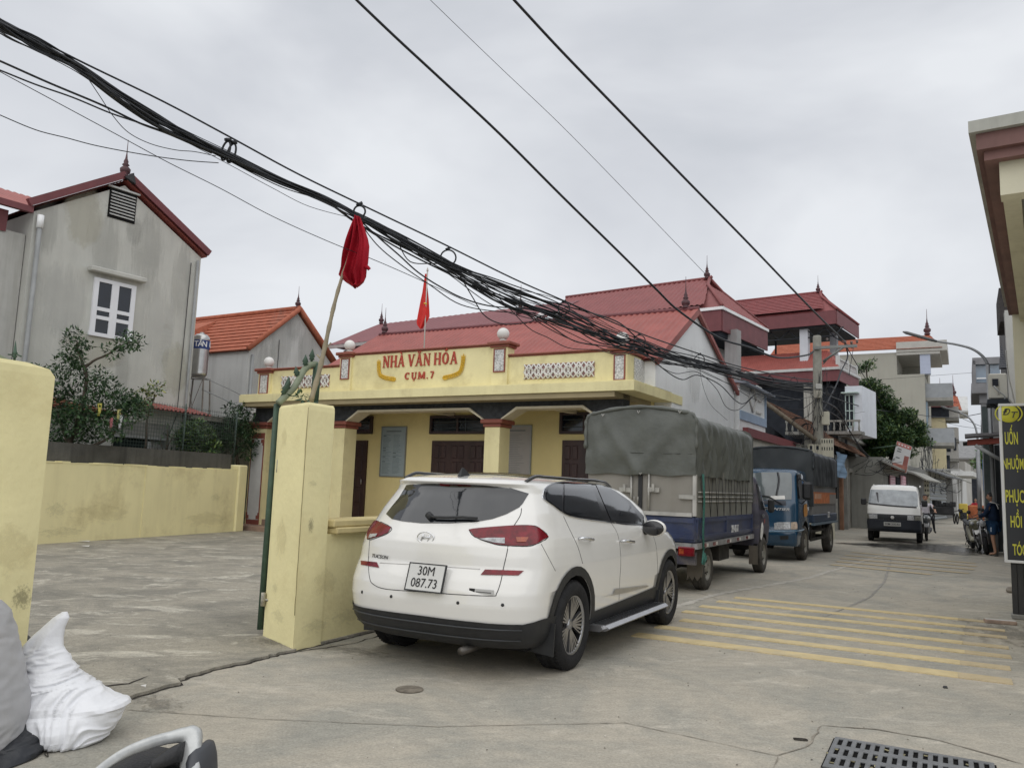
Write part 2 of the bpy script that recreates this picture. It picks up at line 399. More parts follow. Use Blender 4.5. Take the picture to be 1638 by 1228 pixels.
def make_wheel(parent,x,y,z,r,w,rim_r,side,spokes=10,style='alloy',tm=None,rm=None,yaw=0):
    """one wheel: tyre and rim as sub-parts; side +1 = outer face towards +x"""
    e=bpy.data.objects.new('wheel',None); COL.objects.link(e); e.parent=parent; e.location=(x,y,z); e.rotation_euler=(0,0,R(yaw)); e.empty_display_size=.1
    tm=tm or RUB; h=w/2
    t=MB(); t.lathe([(rim_r*.96,-h*.8),(rim_r*1.04,-h*.98),(r*.86,-h*1.04),(r*.955,-h*.92),(r*.99,-h*.72),(r,-h*.4),(r,-h*.12),(r*.985,-h*.1),(r*.985,-h*.04),(r,-h*.02),(r,h*.02),(r*.985,h*.04),(r*.985,h*.1),(r,h*.12),(r,h*.4),(r*.985,h*.42),(r*.985,h*.5),(r*.995,h*.52),(r*.99,h*.72),(r*.955,h*.92),(r*.86,h*1.04),(rim_r*1.04,h*.98),(rim_r*.96,h*.8)],40,axis='x',cap=False)
    for j in range(60):   # tread blocks
        a=2*PI*j/60
        for s in (-1,1):
            t.M=Matrix.Rotation(a+(s*.03),4,'X'); t.box(s*h*.55-h*.22,s*h*.55+h*.22,-.009,.009,r*.975,r*1.006); t.M=None
    t.build('tyre',tm,e)
    m=MB(); s=side
    if style=='alloy':
        m.lathe([(rim_r*1.0,s*h*.86),(rim_r*.97,s*h*.9),(rim_r*.92,s*h*.74)],36,axis='x',mi=0,cap=False); m.lathe([(rim_r*.92,s*h*.74),(rim_r*.88,-s*h*.3),(rim_r*.9,-s*h*.8)],36,axis='x',mi=1,cap=False)
        m.lathe([(.001,-s*h*.2),(rim_r*.86,-s*h*.22)],24,axis='x',mi=1)
        m.lathe([(rim_r*.55,-s*h*.1),(rim_r*.55,s*h*.1),(.05,s*h*.1)],24,axis='x',mi=2)
        m.lathe([(rim_r*.2,s*h*.3),(rim_r*.2,s*h*.62),(rim_r*.15,s*h*.7),(.001,s*h*.72)],16,axis='x',mi=0)
        for j in range(5):
            for off,wd,mi in ((-.47,.010,0),(-.30,.015,0),(-.13,.015,0),(.04,.010,0),(.21,.015,0),(.38,.010,0)):
                a=2*PI*j/5+off; a0=2*PI*j/5+off*.35
                p0=Vector((0,math.cos(a0),math.sin(a0)))*rim_r*.14; p1=Vector((0,math.cos(a),math.sin(a)))*rim_r*.93
                tdir=(p1-p0).normalized(); q=Vector((1,0,0)).cross(tdir)*wd*.5
                if mi==3: f0,f1,dp=s*h*.45,s*h*.55,.0; p0=p0*1.2
                else: f0,f1=s*h*.62,s*h*.78
                X=Vector((1,0,0)); q1=q*(1.5 if mi==3 else 1.25)
                vs=[p0-q+X*f0,p0+q+X*f0,p1+q1+X*f1,p1-q1+X*f1]
                vs+= [v-X*s*.03 for v in vs]
                m.add(vs,[(0,1,2,3),(7,6,5,4),(0,4,5,1),(1,5,6,2),(2,6,7,3),(3,7,4,0)],mi)
        mats=[rm or mat('rim_alloy',(.36,.36,.37),rough=.3,metal=.85,var=.12,scale=8),UND,mat('brake_disc',(.22,.21,.2),rough=.4,metal=.8),BLKG]
    else:
        m.lathe([(rim_r*1.0,s*h*.9),(rim_r*.93,s*h*.92),(rim_r*.88,s*h*.6),(rim_r*.72,s*h*.3),(rim_r*.58,s*h*.62),(rim_r*.38,s*h*.62),(rim_r*.34,s*h*.8),(rim_r*.2,s*h*.86),(.001,s*h*.86)],30,axis='x',mi=0,cap=False)
        m.lathe([(rim_r*.88,-s*h*.3),(rim_r*.95,-s*h*.9)],30,axis='x',mi=0,cap=False)
        for j in range(8):
            a=2*PI*j/8; m.lathe([(.001,s*(h*.44+.004)),(.022,s*(h*.44+.006)),(.024,s*h*.3)],8,c=(0,rim_r*.7*math.cos(a),rim_r*.7*math.sin(a)),axis='x',mi=1)
        for j in range(5):
            a=2*PI*(j+.3)/5; m.lathe([(.012,s*h*.6),(.012,s*(h*.62+.015)),(.001,s*(h*.62+.015))],6,c=(0,rim_r*.47*math.cos(a),rim_r*.47*math.sin(a)),axis='x',mi=1)
        mats=[rm or mat('steel_rim',(.26,.25,.22),rough=.6,metal=.4,var=.3,scale=8),UND]
    m.build('rim',mats,e)
    return e
def basis(o,x,z):
    """matrix with local x along x, local z along z"""
    x=Vector(x).normalized(); z=Vector(z); z=(z-x*z.dot(x)).normalized(); y=z.cross(x)
    return Matrix(((x.x,y.x,z.x,o[0]),(x.y,y.y,z.y,o[1]),(x.z,y.z,z.z,o[2]),(0,0,0,1)))
# ------------------------------------------------------------ white SUV
CF=Fr(-.225,7.20,27.9)
suv=fthing('suv','white five door car with dark tinted windows parked beside the low yellow wall','car',CF)
LV=[(.215,-.62,3.30,.74,.30,.5),(.26,-.78,3.42,.83,.36,.6),(.34,-.88,3.52,.885,.42,.7),(.45,-.915,3.57,.90,.42,.75),(.56,-.93,3.59,.912,.42,.75),(.66,-.92,3.59,.916,.42,.75),(.74,-.895,3.575,.918,.44,.75),
(.84,-.845,3.54,.922,.46,.75),(.93,-.84,3.48,.912,.46,.8),(1.0,-.83,3.34,.90,.47,.8),(1.06,-.80,3.0,.885,.48,.9),(1.10,-.775,2.70,.868,.48,.9),(1.15,-.745,2.60,.845,.47,.6),
(1.25,-.685,2.45,.805,.45,.4),(1.35,-.61,2.22,.755,.42,.36),(1.415,-.555,2.05,.722,.38,.34),(1.455,-.535,1.92,.70,.32,.34),(1.487,-.57,1.78,.67,.30,.4),(1.515,-.53,1.55,.63,.34,.5),(1.540,-.36,1.1,.56,.4,.5),(1.560,-.15,.85,.46,.4,.5)]
body=car_body(LV).build('body',[WHT],suv)
SK=Skin(body,CF)
cut_wheels(body,[(0,.355,.405,1.2,.60),(2.69,.355,.405,1.2,.60)],UND)
for y in (0,2.69):
    for s in (1,-1): make_wheel(suv,s*.80,y,.355,.357,.235,.238,s,style='alloy')
def Z6(l): return [(560+x/3.509,730+y/3.509) for x,y in l]
def Z7(l): return [(830+x/3.51,740+y/3.51) for x,y in l]
patch(SK,Z6([(203,322),(235,280),(275,232),(298,195),(318,160),(420,150),(600,152),(760,160),(900,176),(945,190),(1003,208),(970,262),(950,285),(880,322),(800,350),(700,368),(560,375),(400,374),(300,364),(235,350)]),'rear_window',TINT,suv,.004,step=3.5)
rl=patch(SK,Z6([(505,147),(680,157),(678,170),(508,160)]),'brake_light',RED,suv,.010,step=3)
seam=[Z6([(962,290),(955,330),(920,387),(892,430),(884,520),(862,620),(846,700),(822,768),(795,781),(600,773),(400,758),(200,742),(130,715),(110,680),(103,600),(108,500),(112,466)])]
mb=MB()
for l in seam: line_on(SK,l,'',None,None,r=.0035,mb=mb)
line_on(SK,Z7([(250,300),(290,385),(330,470),(358,565)]),'',None,None,r=.003,mb=mb)
line_on(SK,Z7([(515,333),(550,390),(566,460),(572,560),(566,660),(562,768)]),'',None,None,r=.003,mb=mb)
line_on(SK,Z7([(715,350),(750,400),(772,480),(778,600),(768,690)]),'',None,None,r=.003,mb=mb)
line_on(SK,Z7([(125,455),(165,530),(205,606)]),'',None,None,r=.0025,mb=mb)
mb.build('panel_gap',mat('gap_dark',(.06,.06,.06),rough=.8),suv)
line_on(SK,Z6([(168,596),(350,606),(540,618),(730,632)]),'tailgate_crease',mat('crease_shade',(.5,.49,.47),rough=.5),suv,r=.004)
for pl in ([(100,375),(150,360),(232,398),(215,428),(165,450),(98,463)],[(668,410),(720,402),(920,387),(1020,387),(1060,400),(1112,450),(1040,492),(990,503),(890,500),(815,492),(700,450)]):
    big=len(pl)>7
    t_=patch(SK,Z6(pl),'taillight',RED,suv,.008,step=3.5)
    patch(SK,Z6([(725,463),(780,459),(868,459),(868,490),(815,487)] if big else [(118,437),(160,434),(150,450),(110,457)]),'reverse_light',CLR,t_,.013,step=3)
    if big: patch(SK,Z6([(930,456),(1000,456),(985,482),(935,482)]),'turn_signal',AMB,t_,.013,step=3)
    line_on(SK,Z6(pl+[pl[0]]),'lamp_surround',BLK,t_,r=.004,k=3)
for pl in ([(758,634),(975,641),(945,667),(733,664)],[(62,584),(152,593),(166,624),(64,607)]): patch(SK,Z6(pl),'rear_reflector',RED,suv,.006,step=3)
# number plate
h=SK.px(*Z6([(436,684)])[0]); nn=Vector((0,-1,.30)).normalized(); zz=Vector((0,0,1))-nn*nn.z; Mp=basis(h[0]+nn*.032,(1,0,0),zz)
pl=MB(); pl.bev(-.168,.168,-.006,.006,-.105,.105,.004); pp=pl.build('number_plate',[PLT],suv,Mp)
fr_=MB(); 
for a in ((-.172,.172,-.008,.008,.100,.109),(-.172,.172,-.008,.008,-.109,-.100),(-.172,-.163,-.008,.008,-.1,.1),(.163,.172,-.008,.008,-.1,.1)): fr_.box(*a)
fr_.build('plate_frame',BLK,pp)
mesh_text('30M',.072,'plate_writing',INK,pp,Matrix.Translation((0,-.009,.047))@FACE_Y,.001,0,.92)
mesh_text('087.73',.072,'plate_writing',INK,pp,Matrix.Translation((0,-.009,-.047))@FACE_Y,.001,0,.92)
# emblem: a slanted H in an oval
h=SK.px(*Z6([(427,458)])[0]); em=MB(); em.tube([(.075*math.cos(2*PI*i/28),0,.044*math.sin(2*PI*i/28)) for i in range(28)],.005,6,closed=True)
em.tube([(-.042,0,-.024),(-.018,0,.030)],.0055,6); em.tube([(.020,0,-.030),(.042,0,.024)],.0055,6); em.tube([(-.03,0,-.004),(0,0,.006),(.03,0,.004)],.005,6)
em.build('emblem',CHR,suv,basis(h[0]+h[1]*.010,(1,.05,0),(0,0,1)))
h=SK.px(*Z6([(168,561)])[0]); mesh_text('TUCSON',.030,'badge_writing',mat('badge_dark',(.05,.05,.055),rough=.3,metal=.6),suv,basis(h[0]+h[1]*.006,(1,-.28,0),(0,0,1))@FACE_Y,.001,.0,1.3,shear=.25)
h=SK.px(*Z6([(738,757)])[0]); q=basis(h[0]+h[1]*.004,(1,.12,0),(0,0,1)); b_=MB(); b_.box(-.10,-.055,-.003,.002,-.017,.017,1); b_.box(-.053,.10,-.002,.002,-.017,.017,0)
for i in range(16): b_.box(-.045+.008*i,-.040+.008*i,-.0035,0,-.009,-.001,1)
b_.build('dealer_sticker',[mat('sticker_grey',(.5,.5,.49)),INK],suv,q)
for p in ((68,759),(231,784),(605,820),(856,832)):
    h=SK.px(*Z6([p])[0]); 
    if h:
        m_=MB(); m_.lathe([(.001,.003),(.012,.002),(.013,-.002)],12); m_.build('parking_sensor',BLK,suv,basis(h[0]+h[1]*.003,h[1].orthogonal(),h[1]))
# wiper
wp=MB(); P_=[SK.px(*Z6([p])[0]) for p in ((452,340),(480,350),(560,352),(640,350),(720,357))]; wp.tube([a[0]+a[1]*.03 for a in P_],.012,6); a=P_[0]; wp.tube([a[0]+a[1]*.0,a[0]+a[1]*.04],.03,10); wp.build('rear_wiper',BLK,suv)
# lower cladding (own coordinates of the car, mirrored)
zc=.355; ho=.40; co=.475
def ring_pts(yc,r,a0,a1,n=14): return [(yc+r*math.cos(R(a0+(a1-a0)*i/n)),zc+r*math.sin(R(a0+(a1-a0)*i/n))) for i in range(n+1)]
cl=[(-.30,.25)]+[(-.45,.30),(-.465,.46)]+ring_pts(0,co,168,12)[1:]+[(.475,.41)]+[(2.2,.46)]+ring_pts(2.69,co,168,10)+[(3.2,.42),(3.2,.24),(3.06,.22)]+ring_pts(2.69,ho,-12,192)+[(2.27,.235),(.42,.235)]+ring_pts(0,ho,-14,194)
patch(SK,cl,'side_cladding',BLK,suv,.010,mode='side',mirror=True)
bp=[(-.80,.235),(.80,.235),(.875,.30),(.90,.42),(.86,.43),(.55,.41),(.42,.47),(-.42,.47),(-.55,.41),(-.86,.43),(-.9,.42),(-.875,.30)]
BM=BLK
class _C(Skin): pass
def corner_patch(poly,name,m,eps):
    # wraps round the rear corners: first coordinate is the angle about a point ahead of the bumper
    V,Fc=cdt(poly,.05); out=[]
    for v in V:
        a=v.x; o=Vector((0,.35,v.y)); d=Vector((math.sin(a),-math.cos(a),0)); h=SK.bvh.ray_cast(o+d*5,-d)
        out.append(h[0]+Vector((h[1].x,h[1].y,h[1].z))*eps*(1 if h[1].dot(d)>0 else -1))
    mb=MB(); mb.add(out,Fc,0,True); return mb.build(name,m,suv)
lo=[(-1.02+2.04*i/16) for i in range(17)]
top=[(a,.455+(.018 if abs(a)>.66 else -.012*abs(a))) for a in lo]
corner_patch([(-1.0,.24)]+[(a,.24) for a in lo[1:-1]]+[(1.0,.24)]+top[::-1],'lower_bumper',BLK,.012)
mb=MB()
for zz in (.40,.315):
    pts=[]
    for a in lo[3:-3]:
        o=Vector((0,.35,zz)); d=Vector((math.sin(a),-math.cos(a),0)); h=SK.bvh.ray_cast(o+d*5,-d); pts.append(h[0]+d*.018)
    mb.tube(pts,.007,5)
mb.build('bumper_ridge',mat('dark_grey_plastic',(.045,.048,.052),rough=.45),suv)
# side glazing
tr=Z7([(132,185),(142,147),(182,121),(245,108),(400,105),(470,120),(540,158),(620,213),(700,300),(705,352),(600,348),(480,332),(330,312),(250,287),(190,243),(136,206)])
tr_=patch(SK,tr,'window_surround',BLKG,suv,.004,step=4)
line_on(SK,tr+[tr[0]],'window_chrome',CHR,tr_,r=.006,k=2,eps=.004)
for g in ([(150,192),(157,152),(182,134),(238,122),(240,272),(200,243),(153,206)],[(252,121),(403,121),(472,316),(330,300),(262,281),(250,270)],[(430,124),(468,130),(538,166),(608,226),(683,322),(688,344),(515,324)]):
    patch(SK,Z7(g),'side_window',TINT,suv,.008,step=3.5)
# left side glazing, seen only from elsewhere
patch(SK,[(-.28,1.12),(-.05,1.08),(1.95,1.05),(1.75,1.22),(1.3,1.46),(.6,1.53),(-.1,1.50),(-.35,1.36),(-.4,1.2)],'side_window',TINT,suv,.006,mode='side',sgn=-1)
patch(SK,[(-.72,1.16),(.72,1.16),(.60,1.50),(-.60,1.50)],'windscreen',TINT,suv,.006,mode='back',sgn=1)
for s in (-1,1): patch(SK,[(s*.62,.80),(s*.87,.88),(s*.84,.97),(s*.5,.88)],'headlight',CLR,suv,.008,mode='back',sgn=1)
patch(SK,[(-.5,.55),(.5,.55),(.55,.9),(-.55,.9)],'grille',BLKG,suv,.008,mode='back',sgn=1)
# handles, mouldings
for a,b in (((333,427),(397,434)),((570,440),(628,446))):
    A=SK.px(*Z7([a])[0]); B=SK.px(*Z7([b])[0]); m_=MB(); m_.tube([A[0]+A[1]*.004,A[0]+A[1]*.035,B[0]+B[1]*.035,B[0]+B[1]*.004],.013,8,rs=[.011,.014,.014,.011]); hd=m_.build('door_handle',CHR,suv)
patch(SK,Z7([(452,752),(525,735),(536,706),(580,702),(715,685),(724,694),(580,730)]),'door_moulding',ALU,suv,.012,step=3)
# mirrors
for s in (1,-1):
    m_=MB(); m_.M=T(s*1.0,1.83,1.09); 
    prof=[(0.001,-.09),(.05,-.085),(.085,-.05),(.095,0),(.09,.05),(.06,.085),(.001,.095)]
    bm=bmesh.new(); bmesh.ops.create_uvsphere(bm,u_segments=18,v_segments=10,radius=1)
    V=[(v.co.x*.125,(v.co.y*.10 if v.co.y>0 else v.co.y*.045),v.co.z*.085) for v in bm.verts]
    m_.add(V,[[v.index for v in f.verts] for f in bm.faces],0,True); bm.free()
    m_.M=None; mr=m_.build('door_mirror',[WHT],suv)
    g=MB(); g.M=T(s*1.0,1.83,1.09)@Matrix.Rotation(R(90),4,'X'); g.lathe([(.001,.052),(.075,.051),(.088,.044)],20); 
    for v in range(len(g.v)): 
        p=g.v[v]; p.x=s*1.0+(p.x-s*1.0)*1.3; p.z=1.09+(p.z-1.09)*.86
    g.build('mirror_face',BLKG,mr)
    a_=MB(); a_.tube([(s*.80,1.86,1.05),(s*.9,1.85,1.045),(s*.96,1.84,1.06)],.03,8); a_.build('mirror_foot',BLK,mr)
# roof
V,Fc=cdt([(-.5,-.12),(.5,-.12),(.52,.4),(.48,1.05),(-.48,1.05),(-.52,.4)],.1); mb=MB(); out=[]
for v in V:
    h=SK.bvh.ray_cast(Vector((v.x,v.y,3)),Vector((0,0,-1))); out.append(h[0]+Vector((0,0,.004)))
mb.add(out,Fc,0,True); mb.build('glass_roof',BLKG,suv)
for s in (1,-1):
    pts=[]
    for i in range(13):
        y=-.35+1.95*i/12; x=s*(.63-.03*abs(i-6)/6); h=SK.bvh.ray_cast(Vector((x,y,3)),Vector((0,0,-1))); z=h[0].z if h[0] else 1.45
        pts.append((x,y,max(z,1.46)+(.0 if i in(0,12) else .034 if 0<i<12 else 0)))
    m_=MB(); m_.tube(spline(pts,3),.016,8); m_.build('roof_rail',BLKG,suv)
h=SK.px(768,760) or SK.px(768,762); p=(h[0] if h else Vector((-.05,-.3,1.6)))
m_=MB(); m_.prism([(-.09,-.01),(.09,-.01),(-.02,.065),(-.05,.06)],-.018,.018,'yz'); 
for v in m_.v:
    if v.z>.05: v.x*=.25
m_.build('roof_antenna',BLK,suv,Matrix.Translation((0,-.33,1.545)))
# running boards, mud flaps, exhaust
for s in (1,-1):
    m_=MB(); y0,y1=.42,2.24; m_.prism([(s*.86,.295),(s*1.0,.295),(s*1.035,.27),(s*1.0,.245),(s*.86,.245)],y0+.06,y1,'xz'); m_.prism([(s*.86,.294),(s*.98,.294),(s*1.0,.27),(s*.97,.246),(s*.86,.246)],y0,y0+.06,'xz')
    for i in range(24): m_.box(min(s*.88,s*.985),max(s*.88,s*.985),y0+.1+i*.07,y0+.14+i*.07,.295,.299,1)
    m_.build('running_board',[ALU,BLK],suv)
    for y in (-.41,2.27):
        f=MB(); f.prism([(s*.72,.19),(s*.915,.17),(s*.925,.42),(s*.74,.42)],y-.008,y+.008,'xz'); f.build('mud_flap',BLK,suv)
m_=MB(); m_.tube([(.35,-.5,.22),(.35,-.86,.215)],.03,10); m_.build('exhaust_pipe',mat('burnt_steel',(.12,.11,.10),rough=.5,metal=.8,var=.3),suv)
m_=MB(); m_.box(-.72,.72,-.5,3.2,.2,.24); m_.tube([(-.78,0,.33),(.78,0,.33)],.05,8); m_.tube([(-.78,2.69,.33),(.78,2.69,.33)],.05,8); m_.build('underside',UND,suv)
# ------------------------------------------------------------ ground
S=Fr(0,0,29.6)       # the street: x across it to the right, y along it
G=Fr(-1.80,7.10,27.0)  # line of the gate pillar and the low wall
B=Fr(2.51,16.33,30.5)  # the yellow hall: x along its front, y into it
def concrete(name,A,Bc,Lc,sc=.55,lt=.56,lamt=.75,rot=0,dark=(.28,.265,.23),damt=.35,rough=.9,strx=(1.1,3.2,1)):
    m=bpy.data.materials.new(name); m.use_nodes=True; t=m.node_tree; N=t.nodes; Lk=t.links.new; b=N['Principled BSDF']; b.inputs['Roughness'].default_value=rough; b.inputs['Specular IOR Level'].default_value=.3
    tcn=N.new('ShaderNodeTexCoord')
    def nz(scale,det,ro,vs=(1,1,1),rz=0,dist=0):
        mp=N.new('ShaderNodeMapping'); mp.inputs['Scale'].default_value=vs; mp.inputs['Rotation'].default_value=(0,0,rz); Lk(tcn.outputs['Object'],mp.inputs['Vector'])
        n=N.new('ShaderNodeTexNoise'); n.inputs['Scale'].default_value=scale; n.inputs['Detail'].default_value=det; n.inputs['Roughness'].default_value=ro; n.inputs['Distortion'].default_value=dist; Lk(mp.outputs[0],n.inputs['Vector']); return n.outputs['Fac']
    def ramp(f,a,b_,c0=(0,0,0,1),c1=(1,1,1,1)):
        r=N.new('ShaderNodeValToRGB'); r.color_ramp.elements[0].position=a; r.color_ramp.elements[1].position=b_; r.color_ramp.elements[0].color=c0; r.color_ramp.elements[1].color=c1; Lk(f,r.inputs[0]); return r.outputs[0]
    def mix(f,a,b_,blend='MIX'):
        x=N.new('ShaderNodeMix'); x.data_type='RGBA'; x.blend_type=blend
        for s_,v in (('Factor',f),('A',a),('B',b_)):
            if isinstance(v,tuple): x.inputs[s_].default_value=v+(1,)
            elif isinstance(v,float): x.inputs[s_].default_value=v
            else: Lk(v,x.inputs[s_])
        return x.outputs['Result']
    c=mix(ramp(nz(sc,12,.7,dist=.7),.42,.6),A,Bc)
    c=mix(ramp(nz(.9,12,.76,strx,rot,.9),lt,lt+.10,(0,0,0,1),(lamt,lamt,lamt,1)),c,Lc)
    c=mix(ramp(nz(.33,7,.6,(1,1.6,1),rot+.4),.55,.75,(0,0,0,1),(damt,damt,damt,1)),c,dark)
    c=mix(ramp(nz(70,3,.6),.3,.7,(.80,.80,.80,1),(1.12,1.12,1.12,1)),c,(1.,1.,1.),'MIX') if False else c
    sp=ramp(nz(60,3,.8),.3,.7,(.74,.74,.74,1),(1.18,1.18,1.18,1)); c=mix(1.0,c,sp,'MULTIPLY')
    sp2=ramp(nz(7,10,.8,(1,1.6,1),rot),.32,.68,(.80,.80,.80,1),(1.14,1.13,1.11,1)); c=mix(1.0,c,sp2,'MULTIPLY')
    Lk(c,b.inputs['Base Color'])
    bn=N.new('ShaderNodeBump'); bn.inputs['Strength'].default_value=.35; bn.inputs['Distance'].default_value=.012; Lk(nz(22,8,.7),bn.inputs['Height']); Lk(bn.outputs[0],b.inputs['Normal'])
    _mats[name]=m; return m
ROAD=concrete('road_concrete',(.435,.40,.335),(.335,.325,.285),(.56,.52,.445),rot=-.45,sc=.8,strx=(1.6,2.4,1),lt=.55)
YARD=concrete('yard_concrete',(.35,.325,.27),(.24,.228,.195),(.60,.565,.48),sc=1.3,lt=.53,lamt=.85,rot=.15,dark=(.13,.13,.11),damt=.5,strx=(1.3,2.3,1))
mb=MB()
n=40
mb.add([(-80,-8,0),(120,-8,0),(160,260,0),(-120,260,0)],[(0,1,2,3)]); mb.add([(-80,-8,-.3),(120,-8,-.3),(160,260,-.3),(-120,260,-.3)],[(3,2,1,0)])
tag(mb.build('ground',ROAD,fixn=False),kind='structure')
# courtyard slab with a broken edge along the gate line
rnd=random.Random(3)
edge=[]; y=-6.0
while y<.02:
    j=(rnd.random()-.5)*.035+.03*math.sin(y*2.3)+.03*noise.noise(Vector((y*3,0,0)))
    edge.append((.035+j+(.10 if -1.9<y<-1.3 else 0),y)); y+=.025+rnd.random()*.045
pts=[G.P(x,y) for x,y in edge]+[G.P(0,.02),G.P(0,9.5)]+[B.P(-.6,.1),B.P(-12.1,.1),B.P(-12.6,-1)]+[Vector((-9.4,14.7,0)),Vector((-14,4,0)),Vector((-10,-3,0))]
mb=MB(); k=len(pts); mb.add([(p.x,p.y,.022) for p in pts]+[(p.x,p.y,0.0) for p in pts],[tuple(range(k))]+[(i,k+i,k+(i+1)%k,(i+1)%k) for i in range(k)])
tag(mb.build('courtyard_paving',YARD),kind='structure')
# cracks and joints: thin dark gaps
GAP=mat('crack_dark',(.045,.04,.035),rough=1,var=.4,scale=20)
JNT=mat('joint_grey',(.27,.245,.205),rough=1,var=.3,scale=10)
def crack(pts,w,z,seed,name='crack',m=None,jit=.02,parent=None):
    r=random.Random(seed); P=[Vector(p) for p in pts]; out=[]
    for a,b in zip(P,P[1:]):
        k=max(1,int((b-a).length/.06))
        for i in range(k): out.append(a+(b-a)*(i/k)+Vector((r.uniform(-jit,jit),r.uniform(-jit,jit),0)))
    out.append(P[-1]); mb=MB(); L_=[];R_=[]
    for i,p in enumerate(out):
        d=(out[min(i+1,len(out)-1)]-out[max(i-1,0)]); nrm=Vector((-d.y,d.x,0)).normalized(); ww=w*(.35+r.random()*.9)*(0.15 if i in(0,len(out)-1) else 1)
        L_.append(p+nrm*ww/2); R_.append(p-nrm*ww/2)
    k=len(out); mb.add([(p.x,p.y,z) for p in L_]+[(p.x,p.y,z) for p in R_],[(i,i+1,k+i+1,k+i) for i in range(k-1)])
    return tag(mb.build(name,m or GAP),kind='structure')
def gp(px,py): return onz(px,py,0)
crack([G.P(x+.012,y) for x,y in edge if y>-2.1],.036,.003,1,jit=.004)
crack([gp(150,1105),gp(205,1098),gp(240,1085)],.02,.0262,2)
crack([gp(470,1042),gp(520,1030),gp(600,1010),gp(625,1004)],.030,.004,4,jit=.008)
crack([gp(470,1043),gp(560,1030),gp(610,1016)],.018,.0044,5,jit=.012)
crack([gp(200,1135),gp(420,1150),gp(700,1162),gp(1000,1156),gp(1245,1209)],.008,.004,6,'road_joint',JNT,.004)
crack([gp(1245,1209),gp(1237,1228)],.012,.004,7,'road_joint',JNT,.004)
crack([gp(1315,1160),gp(1400,1166),gp(1500,1183),gp(1638,1222)],.018,.004,8,'road_joint',JNT,.006)
crack([gp(1315,1160),gp(1290,1195),gp(1240,1209)],.015,.0046,9,'road_joint',JNT,.008)
crack([gp(1060,930),gp(1180,968)],.01,.004,10,'road_joint',JNT,.006)
crack([gp(1310,990),gp(1392,955),gp(1415,930),gp(1425,895)],.045,.0040,11,'tyre_mark',mat('tyre_mark',(.27,.255,.225),var=.3,scale=6),.01)
crack([gp(1030,985),gp(1150,950),gp(1290,925),gp(1420,885)],.12,.0036,12,'road_joint',mat('pale_scuff',(.46,.435,.385),var=.15,scale=5,rough=.95),.03)
# alpha stains that have a shape of their own
def stain(name,col,rough,thr,scale,amt=1.0,vs=(1,1,1)):
    m=bpy.data.materials.new(name); m.use_nodes=True; t=m.node_tree; N=t.nodes; Lk=t.links.new; b=N['Principled BSDF']; b.inputs['Base Color'].default_value=col+(1,); b.inputs['Roughness'].default_value=rough
    tcn=N.new('ShaderNodeTexCoord'); mp=N.new('ShaderNodeMapping'); mp.inputs['Scale'].default_value=vs; Lk(tcn.outputs['Object'],mp.inputs['Vector'])
    n=N.new('ShaderNodeTexNoise'); n.inputs['Scale'].default_value=scale; n.inputs['Detail'].default_value=8; n.inputs['Roughness'].default_value=.7; Lk(mp.outputs[0],n.inputs['Vector'])
    g=N.new('ShaderNodeTexGradient'); g.gradient_type='SPHERICAL'; mp2=N.new('ShaderNodeMapping'); mp2.inputs['Scale'].default_value=(1,1,1); Lk(tcn.outputs['Object'],mp2.inputs['Vector']); Lk(mp2.outputs[0],g.inputs[0])
    mu=N.new('ShaderNodeMath'); mu.operation='MULTIPLY'; Lk(n.outputs['Fac'],mu.inputs[0]); 
    pw=N.new('ShaderNodeMath'); pw.operation='POWER'; pw.inputs[1].default_value=.45; Lk(g.outputs['Fac'],pw.inputs[0]); Lk(pw.outputs[0],mu.inputs[1])
    r=N.new('ShaderNodeValToRGB'); r.color_ramp.elements[0].position=thr; r.color_ramp.elements[1].position=thr+.12; r.color_ramp.elements[1].color=(amt,amt,amt,1); Lk(mu.outputs[0],r.inputs[0]); Lk(r.outputs[0],b.inputs['Alpha']); return m
def stain_at(c,sx,sy,az,m,name,z=.005):
    mb=MB(); mb.add([(-1,-1,0),(1,-1,0),(1,1,0),(-1,1,0)],[(0,1,2,3)]); o=mb.build(name,m); o.location=(c.x,c.y,z); o.scale=(sx,sy,1); o.rotation_euler=(0,0,-R(az)); return tag(o,kind='structure')
WET=stain('wet_stain',(.045,.043,.038),.22,.27,4,.85)
stain_at(gp(1495,876),3.0,4.2,29,WET,'wet_patch')
stain_at(gp(1400,872),1.8,1.0,29,WET,'wet_patch',.0055)
OIL=stain('dirt_stain',(.15,.135,.11),.9,.36,6,.35)
stain_at(gp(250,1125),.5,.28,40,OIL,'dirt_patch'); stain_at(gp(560,1040),.9,.3,27,OIL,'dirt_patch',.0052); stain_at(gp(1600,1010),.9,2.2,29,OIL,'dirt_patch')
stain_at(gp(430,1030),.5,.35,27,OIL,'dirt_patch',.027)
